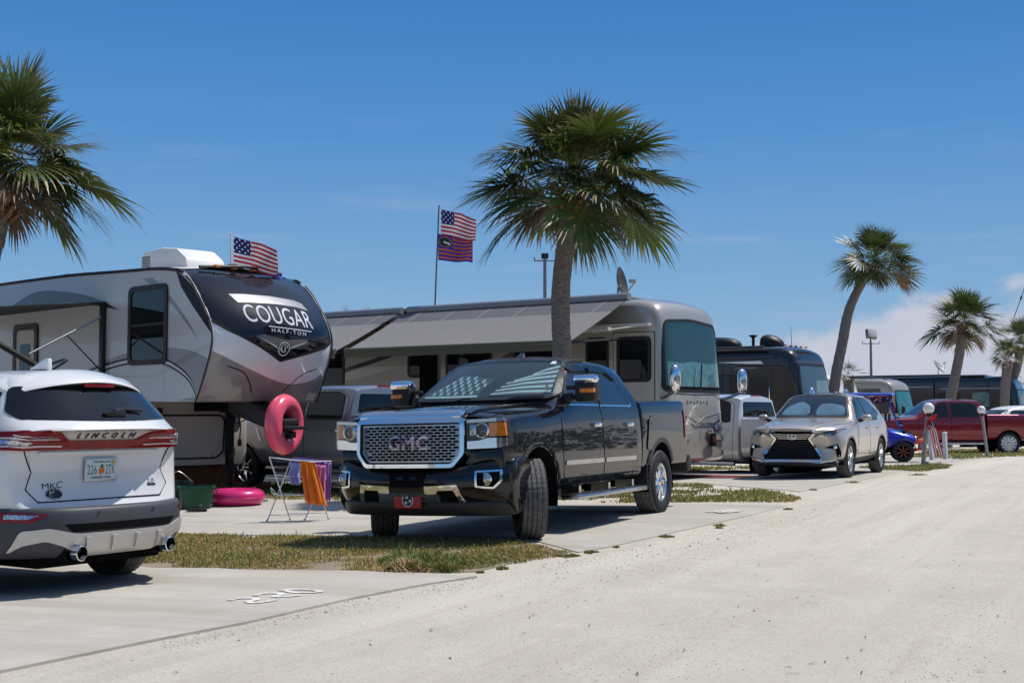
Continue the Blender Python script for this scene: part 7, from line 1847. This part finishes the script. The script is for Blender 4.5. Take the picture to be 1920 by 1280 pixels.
# ================================================================= things under the trailer nose
GT=mat('green_plastic',(.006,.075,.035),.4,var=.1)
def tub():
    D=19.6; q=at(368,930,D); rt=thing('tub','dark green ribbed plastic tub standing under the trailer nose','tub',(q.x,D,zg(q.x,D)+.017),R(12))
    b=B(); n=24; V=[];F=[]
    for z,w_,d_ in ((0,.22,.17),(.30,.26,.20),(.31,.28,.22),(.335,.28,.22),(.335,.25,.19),(.03,.21,.16)):
        for i in range(n):
            a=2*PI*i/n; k=1+.02*(i%2); ex=lambda c:math.copysign(abs(c)**.45,c); V.append((w_*ex(cos(a))*k,d_*ex(sin(a))*k,z))
    for j in range(5):
        for i in range(n): F.append((j*n+i,j*n+(i+1)%n,(j+1)*n+(i+1)%n,(j+1)*n+i))
    F.append(tuple(range(n))[::-1]); b.add(V,F); b.obj('body',GT,rt)
    b=B(); b.tube(curve([(-.28,-.05,.31),(-.31,0,.22),(-.28,.05,.31)],5),.012,6); b.obj('handle',GT,rt); b=B(); b.tube(curve([(.28,-.05,.31),(.31,0,.22),(.28,.05,.31)],5),.012,6); b.obj('handle',GT,rt)
    D=20.0; q=at(336,925,D); rt=thing('bin','black round bin half hidden behind the white crossover','bin',(q.x,D,zg(q.x,D)+.017)); b=B(); b.revolve([(.001,0),(.17,0),(.20,.36),(.215,.37),(.215,.40),(.19,.40),(.16,.03)],24,'z'); b.obj('body',mat('black_bin',(.01,.018,.016),.5),rt); b=B(); b.tube(curve([(-.2,0,.38),(0,-.1,.55),(.2,0,.38)],6),.008,6); b.obj('handle',STEEL,rt)
    D=18.9; q=at(368,955,D); rt=thing('pair_of_sandals','black sandals lying on the pad in front of the green tub','sandals',(q.x,D,zg(q.x,D)+.018),R(20))
    for y in (-.09,.09): b=B(); b.prism(rp([(-.14,-.045),(.13,-.05),(.15,.0),(.13,.05),(-.14,.045)],.04),0,.035,'z',M=Matrix.Translation((0,y,0))); b.obj('sole',BLACKP,rt); b=B(); b.tube(curve([(.02,y-.05,.03),(.06,y,.085),(.02,y+.05,.03)],5),.014,6); b.obj('strap',BLACKP,rt)
    WD=mat('stained_cedar',(.26,.095,.035),.75,var=.45,vscale=9)
    rt=thing('wooden_skirt','reddish brown board screen standing behind the trailer landing leg','wooden screen',gpz(at(400,890,24.6).x,24.6),R(4))
    for k in range(9): b=B(); b.box(-1.30+k*.19,-1.30+k*.19+.187,-.02+.004*(k%2),.02,.02,.47-.01*(k%3),bev=.005); b.obj('board',WD,rt)
    b=B(); b.box(-1.3,.42,.021,.06,.10,.18); b.obj('rail',WD,rt)
    b=B(); b.box(-.05,1.1,-.12,-.04,.0,.16,bev=.008); b.obj('step_board',WD,rt)
tub()
# ================================================================= folding rack with washing
def rack():
    D=16.7; o=at(558,971,D); o.z=zg(o.x,D)+.017
    rt=thing('drying_rack','folding metal drying rack hung with towels beside the black pickup','drying rack',o)
    def P(px,py,dy): return at(px,py,D+dy)-o
    W1=mat('white_wire',(.62,.62,.62),.35,.3); r=.0085
    ft=dict(a=(501,972,-.12),b=(544,969,.12),c=(571,972,-.12),d=(616,970,.12))
    def foot(k): 
        x=at(ft[k][0],ft[k][1],D+ft[k][2]); x.z=zg(x.x,x.y)+.02; return x-o
    tp=dict(a=P(546,861,.12),b=P(505,857,-.14),c=P(621,864,.12),d=P(578,866,-.14))
    for k in 'abcd':
        b=B(); b.tube([foot(k),tp[k]],r,8); b.revolve([(.013,-.02),(.014,.02),(.001,.03)],8,'z',tuple(foot(k))); b.obj('leg',[W1],rt)
    # hinge bars, wings and wires
    b=B(); b.tube([tp['b'],tp['d']],r*.8,6); b.tube([tp['a'],tp['c']],r*.8,6)
    for t in (.2,.4,.6,.8): b.tube([tp['b'].lerp(tp['a'],t),tp['d'].lerp(tp['c'],t)],r*.5,6)
    b.tube([tp['b'],tp['a']],r*.8,6); b.tube([tp['d'],tp['c']],r*.8,6); b.obj('top_wires',W1,rt)
    for t in (.42,.72):
        b=B(); mid=[foot(k).lerp(tp[k],t) for k in 'acbd']
        b.tube([mid[0],mid[1]],r*.6,6); b.tube([mid[2],mid[3]],r*.6,6); b.obj('crossbar',W1,rt)
    b=B(); b.tube([foot('a').lerp(tp['a'],.1),foot('c').lerp(tp['c'],.1)],r*.6,6); b.tube([foot('b').lerp(tp['b'],.1),foot('d').lerp(tp['d'],.1)],r*.6,6)
    b.tube(curve([foot('a').lerp(tp['a'],.42),P(508,914,-.2),P(512,925,-.2),foot('b').lerp(tp['b'],.40)],5),r*.7,6); b.obj('lower_wires',W1,rt)
    def cloth(name,label,cat,A,C,front,back,m,seed,shape=None,sway=0,slump=0):
        """cloth laid over a bar from A to C, hanging on both sides"""
        n,k=26,30; V=[];F=[]; ax=(C-A); nrm=Vector((ax.y,-ax.x,0)).normalized()
        if nrm.y>0: nrm=-nrm
        for i in range(n+1):
            u=i/n
            for j in range(k+1):
                v=j/k; l=v*(front+back)-back   # <0 behind the bar
                h=abs(l); f=sin(u*17+seed)+.6*sin(u*31+seed*2+h*6); side=1 if l>0 else -1
                p=A.lerp(C,u+(shape(u,h/max(front,.01)) if shape else 0)); 
                p=p+Vector((0,0,.012-h*(1-.03*f)-slump*h*sin(PI*u)))+nrm*(side*(.018+.02*min(1,h*6))+.020*f*min(1,h*5))+ax.normalized()*(sway*h)
                V.append(p)
        for i in range(n):
            for j in range(k): a=i*(k+1)+j; F.append((a,a+1,a+k+2,a+k+1))
        oo=mesh_obj(name,V,F,m,None,70); oo.location=o; md=oo.modifiers.new('t','SOLIDIFY'); md.thickness=.004; tag(oo,label,cat)
        return oo
    def cm(n,c,**k): 
        m=mat(n,c,.9,0,0,.1,var=.12,vscale=12,bump=.3,bscale=160,**k); m.node_tree.nodes['Principled BSDF'].inputs['Sheen Weight'].default_value=.3; return m
    cloth('towel','bright orange towel hanging at the front of the drying rack','towel',P(563,864,-.16),P(590,868,-.16),.53,.10,cm('orange_terry',(.85,.20,.01)),1.0,lambda u,h:.55*h*u+.12*h,sway=.10)
    cloth('towel','purple towel folded over the far bar of the drying rack','towel',P(549,858,.13),P(618,864,.13),.12,.30,cm('purple_terry',(.20,.07,.42)),2.0)
    cloth('towel','long lilac towel at the right end of the drying rack','towel',P(608,866,.10),P(621,868,.10),.50,.35,cm('lilac_cloth',(.42,.20,.55)),3.1)
    cloth('shirt','pink garment drying between the orange and lilac towels','garment',P(590,872,.0),P(611,874,.0),.46,.2,cm('pink_cloth',(.62,.18,.40)),4.2,lambda u,h:-.25*h*(1-u))
    cloth('shirt','pale lavender bunched garment at the left of the drying rack','garment',P(543,868,-.02),P(563,869,-.02),.28,.18,cm('lavender_cloth',(.32,.33,.66)),5.3,lambda u,h:.2*sin(h*9)*.4)
rack()
# tarp bundle on the trailer roof
D=TP(-.7,.6,3.9).y; q=at(517,519,D); rt=thing('tarp_bundle','blue tarp bundle on the trailer roof near the flag','tarp',q-Vector((0,0,.10)))
bm=bmesh.new(); bmesh.ops.create_icosphere(bm,subdivisions=3,radius=1)
for v in bm.verts: v.co=Vector((v.co.x*.13,v.co.y*.13,max(0,v.co.z)*.16+.0))*(1+.35*noise.noise(v.co*2.2))
b=B(); b.frombm(bm); b.obj('folded_tarp',mat('blue_tarp',(.02,.06,.42),.45),rt)
b=B(); b.tube([(-.13,0,.05),(0,-.02,.16),(.13,0,.05)],.008,6); b.obj('strap',BLACKP,rt)
# ground mats by the motorhome door
for lab,px,c,D,w_ in (('red and blue outdoor mat on the ground before the motorhome nose',1320,(.20,.03,.03),26.6,1.5),('dark blue mat on the ground beside the silver pickup',1392,(.02,.03,.18),29.0,.5)):
    q=at(px,880,D); rt=thing('outdoor_mat',lab,'mat',(q.x,D,zg(q.x,D)+.02),R(-30)); b=B(); b.box(-w_,w_,-.5,.5,0,.012,bev=.004); b.obj('woven_mat',mat('mat_'+str(px),c,.9,var=.6,vscale=6),rt); b=B(); b.box(-w_,w_,-.5,-.46,.0125,.018); b.box(-w_,w_,.46,.5,.0125,.018); b.obj('border',mat('mat_border',(.02,.025,.10),.9),rt)

# ================================================================= lamp posts with globes, stub posts
PGREY=mat('weathered_post',(.27,.27,.28),.75,var=.25,vscale=10); PWHT=mat('white_post_paint',(.60,.60,.62),.6,var=.15,vscale=9); GLOBE=mat('white_globe',(.80,.79,.76),.25,0,.5); GLOBE.node_tree.nodes['Principled BSDF'].inputs['Subsurface Weight'].default_value=.3
def globe_post(label,D,base,top,rg_,m,w_):
    b0=at(*base,D); b0.z=zg(b0.x,D); t=at(*top,D)-b0; rt=thing('lamp_post',label,'lamp post',b0)
    b=B(); q=t*.94; b.tube([(0,0,-.05),q*.5,q],w_,4); b.obj('post',m,rt)
    b=B(); b.revolve([(w_*.5,-.09),(w_*1.5,-.06),(w_*1.7,-.01),(.02,.02)],16,'z',tuple(t-Vector((0,0,rg_*.95)))); b.obj('socket',BLACKP,rt)
    b=B(); b.revolve([(rg_*sin(PI*i/18)+.0005,rg_*-cos(PI*i/18)) for i in range(19)],28,'z',tuple(t)); b.obj('globe',GLOBE,rt)
    return rt,b0,t
g1,b0,t0=globe_post('leaning grey lamp post with white globe and a starry ribbon',31.5,(1730,872),(1741,765),.138,PGREY,.055)
b=B(); b.box(.03,.14,-.05,.06,.0,.13,bev=.01); b.obj('base_block',PGREY,g1)
globe_post('thin leaning lamp post with white globe before the red pickup bed',41,(1852,851),(1840,768),.128,PGREY,.05)
def stub(label,D,base,top,w_,m):
    b0=at(*base,D); b0.z=zg(b0.x,D); t=at(*top,D)-b0; rt=thing('post',label,'post',b0); b=B(); b.tube([(0,0,-.05),t*.5,t],w_,4); b.obj('shaft',m,rt)
    b=B(); b.tube([t,t+Vector((0,0,.05))],[w_*1.2,w_*.4],4); b.obj('cap',m,rt)
stub('short white post standing in the grass before the red pickup',38,(1773,857),(1771,812),.075,PWHT)
stub('tilted white post close behind the ribboned lamp post',37,(1748,858),(1741,800),.07,PWHT)
# ribbon bow on the first post
rib=thing('ribbon_bow','red white and navy patriotic ribbon bow tied to the lamp post','ribbon',b0+t0*.78)
def ribs(pts,w_,c0,c1,nm,stripes=True):
    b=B(); P=[Vector(p) for p in curve(pts,8)]; k=len(P)
    for q in range(4):
        V=[];F=[]
        for i,p in enumerate(P):
            for e in (q/4-.5,(q+1)/4-.5): V.append(p+Vector((w_*e,.0,.25*w_*e)))
        for i in range(k-1): F.append((2*i,2*i+1,2*i+3,2*i+2))
        b.add(V,F,0,c0 if q%2 else c1)
    oo=b.obj(nm,CLOTH,rib,60)
RE=(.45,.02,.03);WH=(.65,.6,.6);NV_=(.02,.025,.09)
ribs([(.02,-.08,0),(.16,-.10,-.25),(.22,-.10,-.55),(.30,-.1,-.80)],.10,RE,WH,'ribbon_tail'); ribs([(.02,-.08,-.05),(.07,-.10,-.35),(.13,-.10,-.66),(.18,-.1,-.90)],.09,RE,WH,'ribbon_tail')
ribs([(0,-.09,.0),(.10,-.14,.12),(.16,-.12,.16),(.12,-.10,.05),(.03,-.09,.0)],.10,RE,(.5,.03,.04),'ribbon_loop'); ribs([(0,-.09,0),(.02,-.16,-.12),(.10,-.15,-.16),(.06,-.1,-.02)],.09,NV_,WH,'ribbon_loop'); ribs([(0,-.09,.02),(-.02,-.15,-.10),(.02,-.14,-.20),(.03,-.1,-.05)],.09,RE,(.5,.03,.04),'ribbon_loop')

# ================================================================= blue golf cart
def golf_cart():
    D=35.0; q=at(1700,850,D); az=R(-12); rt=thing('golf_cart','blue golf cart with raised tyres and starry bunting under its roof','golf cart',(q.x,D+.42,zg(q.x,D)+.004),az)
    BLU=mat('bright_blue_paint',(.012,.022,.40),.2,.2,1.0,.5); ORN=mat('orange_red_metal',(.70,.085,.02),.4,.1,.3)
    for x in (0,-1.68):
        for y in (-.47,.47): wheel(rt,x,y,.285,.285,.22,.165,1 if y>0 else -1,7,mat('black_alloy',(.02,.02,.022),.3,.6),VOID,0 if x else R(-6),dusty=False,detail=False,red=mat('red_alloy_inlay',(.50,.06,.05),.4))
    # nose, cowl and body (right side is y<0, seen)
    rg=[]
    for x,w_,z0,z1 in ((.36,.30,.52,.66),(.30,.40,.46,.74),(.05,.46,.46,.82),(-.25,.50,.45,.90),(-.42,.50,.40,.94),(-.47,.48,.38,.92)):
        rg.append([(x,-w_,z0),(x,-w_,(z0+z1)/2),(x,-w_*.85,z1-.03),(x,0,z1+.02),(x,w_*.85,z1-.03),(x,w_,(z0+z1)/2),(x,w_,z0)])
    loft('nose',rg,BLU,rt,2,[('l',0,.6),('l',6,.6),('r',5,.7)],sym=False)
    b=B(); b.box(-1.05,-.40,-.50,.50,.36,.44,bev=.02); b.obj('floor',BLACKP,rt)
    rg=[]
    for x,w_,z0,z1 in ((-1.0,.50,.42,.70),(-1.06,.54,.40,.76),(-1.4,.56,.46,.80),(-1.9,.55,.50,.82),(-2.15,.52,.48,.78),(-2.2,.46,.52,.72)):
        rg.append([(x,-w_,z0),(x,-w_,(z0+z1)/2),(x,-w_*.9,z1-.02),(x,0,z1),(x,w_*.9,z1-.02),(x,w_,(z0+z1)/2),(x,w_,z0)])
    loft('rear_body',rg,BLU,rt,2,[('l',0,.6),('l',6,.6)],sym=False)
    for y in (-.47,.47):
        b=B(); b.V=[]; b.revolve([(.33,y-.12),(.345,y-.02),(.345,y+.10),(.33,y+.13)],16,org=(0,0,.285),a0=.15,a1=PI-.3); b.obj('fender',BLACKP,rt)
    for x,h in ((-1.25,.86),(-2.0,.86)):
        b=B(); b.box(x-.22,x+.22,-.52,.52,h-.06,h+.05,bev=.04); b.obj('seat',mat('dark_seat_vinyl',(.03,.03,.035),.5),rt)
        b=B(); b.box(x-.28,x-.18,-.52,.52,h+.08,h+.52,bev=.04); b.obj('seat_back',mat('dark_seat_vinyl',(1,1,1)),rt)
    b=B(); b.tube(curve([(-.42,.2,.92),(-.56,.2,1.02)],3),.02,6); b.revolve([(.155,-.012),(.17,0),(.155,.012),(.145,0)],22,'x',(-.58,.2,1.04),closed=True); b.obj('steering_wheel',BLACKP,rt)
    for y in (-.50,.50):
        b=B(); b.tube([(.0,y*.9,.86),(-.36,y*.96,1.80)],.024,8); b.tube([(-2.1,y,.75),(-1.95,y*.96,1.80)],.024,8); b.obj('roof_strut',BLU,rt)
    b=B(); b.add([(-.01,-.44,.86),(-.01,.44,.86),(-.34,.45,1.78),(-.34,-.45,1.78),(-.002,-.44,.86),(-.002,.44,.86),(-.332,.45,1.78),(-.332,-.45,1.78)],[(0,1,2,3),(7,6,5,4),(0,4,5,1),(1,5,6,2),(2,6,7,3),(3,7,4,0)]); b.obj('windscreen',WSCREEN,rt)
    rg=[]
    for x,k in ((-.18,.8),(-.21,.97),(-.6,1),(-1.8,1),(-2.25,.97),(-2.3,.8)):
        rg.append([(x,-.56*k,1.80),(x,-.56*k,1.84),(x,-.48*k,1.885),(x,0,1.90),(x,.48*k,1.885),(x,.56*k,1.84),(x,.56*k,1.80)])
    loft('roof',rg,BLU,rt,2,[('l',0,.7),('l',6,.7)],sym=False)
    # bunting: dark cloth with pale stars under the roof edge and down the front strut
    rg_=random.Random(3); V=[];F=[];C=[]
    def bunt(P0,P1,drop,n):
        P0,P1=Vector(P0),Vector(P1)
        for i in range(n):
            for j in range(5):
                u0,u1=i/n,(i+1)/n; z0=-drop*j/5*(.55+.45*abs(sin(u0*9))); z1=-drop*(j+1)/5*(.55+.45*abs(sin(u0*9)))
                a,c=P0.lerp(P1,u0),P0.lerp(P1,u1); k=len(V); o_=Vector((0,-.012*sin(i*1.7)-.006*j,0))
                V.extend([a+o_+Vector((0,0,z0)),c+o_+Vector((0,0,z0)),c+o_+Vector((0,0,z1)),a+o_+Vector((0,0,z1))]); F.append((k,k+1,k+2,k+3)); C.append(rg_.choice(((.02,.025,.10),(.02,.02,.06),(.45,.42,.45),(.30,.03,.05),(.02,.02,.05))))
    bunt((-.28,-.57,1.80),(-2.2,-.57,1.80),.20,40); bunt((-.28,.57,1.80),(-2.2,.57,1.80),.20,40)
    mesh_obj('bunting',V,F,CLOTH,rt,0,cols=C); V=[];F=[];C=[]
    for i in range(26):
        t=i/26; a=Vector((.0,-.50,.90)).lerp(Vector((-.36,-.50,1.78)),t); k=len(V); s_=.035; V+=[a+Vector((-s_,0,-.02)),a+Vector((s_,-.01,-.02)),a+Vector((s_,0,.02)),a+Vector((-s_,-.01,.02))]; F.append((k,k+1,k+2,k+3)); C.append(rg_.choice(((.02,.025,.12),(.45,.42,.45),(.30,.03,.05),(.02,.02,.05))))
    mesh_obj('strut_garland',V,F,CLOTH,rt,0,cols=C)
    # front guard, lamps, mirror
    b=B(); b.tube(curve([(.30,-.40,.50),(.52,-.36,.60),(.56,0,.64),(.52,.36,.60),(.30,.40,.50)],5),.03,8); b.tube(curve([(.30,-.38,.32),(.52,-.30,.36),(.54,0,.38),(.52,.30,.36),(.30,.38,.32)],5),.03,8)
    for y in (-.30,0,.30): b.tube([(.53,y,.37),(.55,y,.63)],.022,6)
    b.obj('front_guard',ORN,rt)
    b=B(); b.box(.44,.58,-.20,.20,.30,.62,bev=.03); b.obj('flag_cloth',mat('flag_wrap',(.45,.06,.06),.8,var=.9,vscale=9,vcol=(.6,.58,.58)),rt)
    for y in (-.28,.28): b=B(); b.revolve([(.06,0),(.055,.02),(.001,.03)],14,'x',(.33,y,.64)); b.obj('headlight',mat('fog_glass',(1,1,1)),rt)
    b=B(); b.box(-.02,.10,-.34,-.14,.80,.88,bev=.03); b.obj('hood_scoop',BLACKP,rt)
    for y in (-.56,.56): b=B(); b.tube([(-.40,y*.9,1.12),(-.36,y*1.1,1.16)],.012,6); b.box(-.40,-.34,min(y*1.08,y*1.3),max(y*1.08,y*1.3),1.10,1.32,bev=.02); b.obj('mirror',BLACKP,rt)
    b=B(); b.box(-1.9,.25,-.28,.28,.26,.38,bev=.02); b.obj('chassis',VOID,rt)
golf_cart()
# ================================================================= tree belt across the road, beyond the frame: seen only in reflections
def belt():
    rg=random.Random(77); V=[];F=[];C=[]
    for i in range(5200):
        t=rg.uniform(-30,75); s=-15-rg.random()*5; p=Vector((RD[0]*t+RN[0]*s,RD[1]*t+RN[1]*s,0))
        if p.y>0 and abs(p.x)/max(p.y,.1)<.47: continue
        h=4.6+2.2*noise.noise(Vector((t*.15,3,1)))+1.2*noise.noise(Vector((t*.6,3,1)))
        p.z=rg.random()**.8*h+zg(p.x,p.y); n=Vector([rg.gauss(0,1) for _ in range(3)]).normalized()*rg.uniform(.35,.8); s2=n.orthogonal().normalized()*rg.uniform(.2,.45)
        k=len(V); V+=[p-s2,p+s2,p+n+s2*.3,p+n-s2*.3]; F.append((k,k+1,k+2,k+3)); kk=rg.uniform(.5,1.2); C.append((.05*kk,.065*kk,.025*kk))
    o=mesh_obj('far_hedge',V,F,LEAFM,None,0,cols=C); tag(o,'dense dark hedge along the far side of the road','hedge',kind='stuff')
belt()
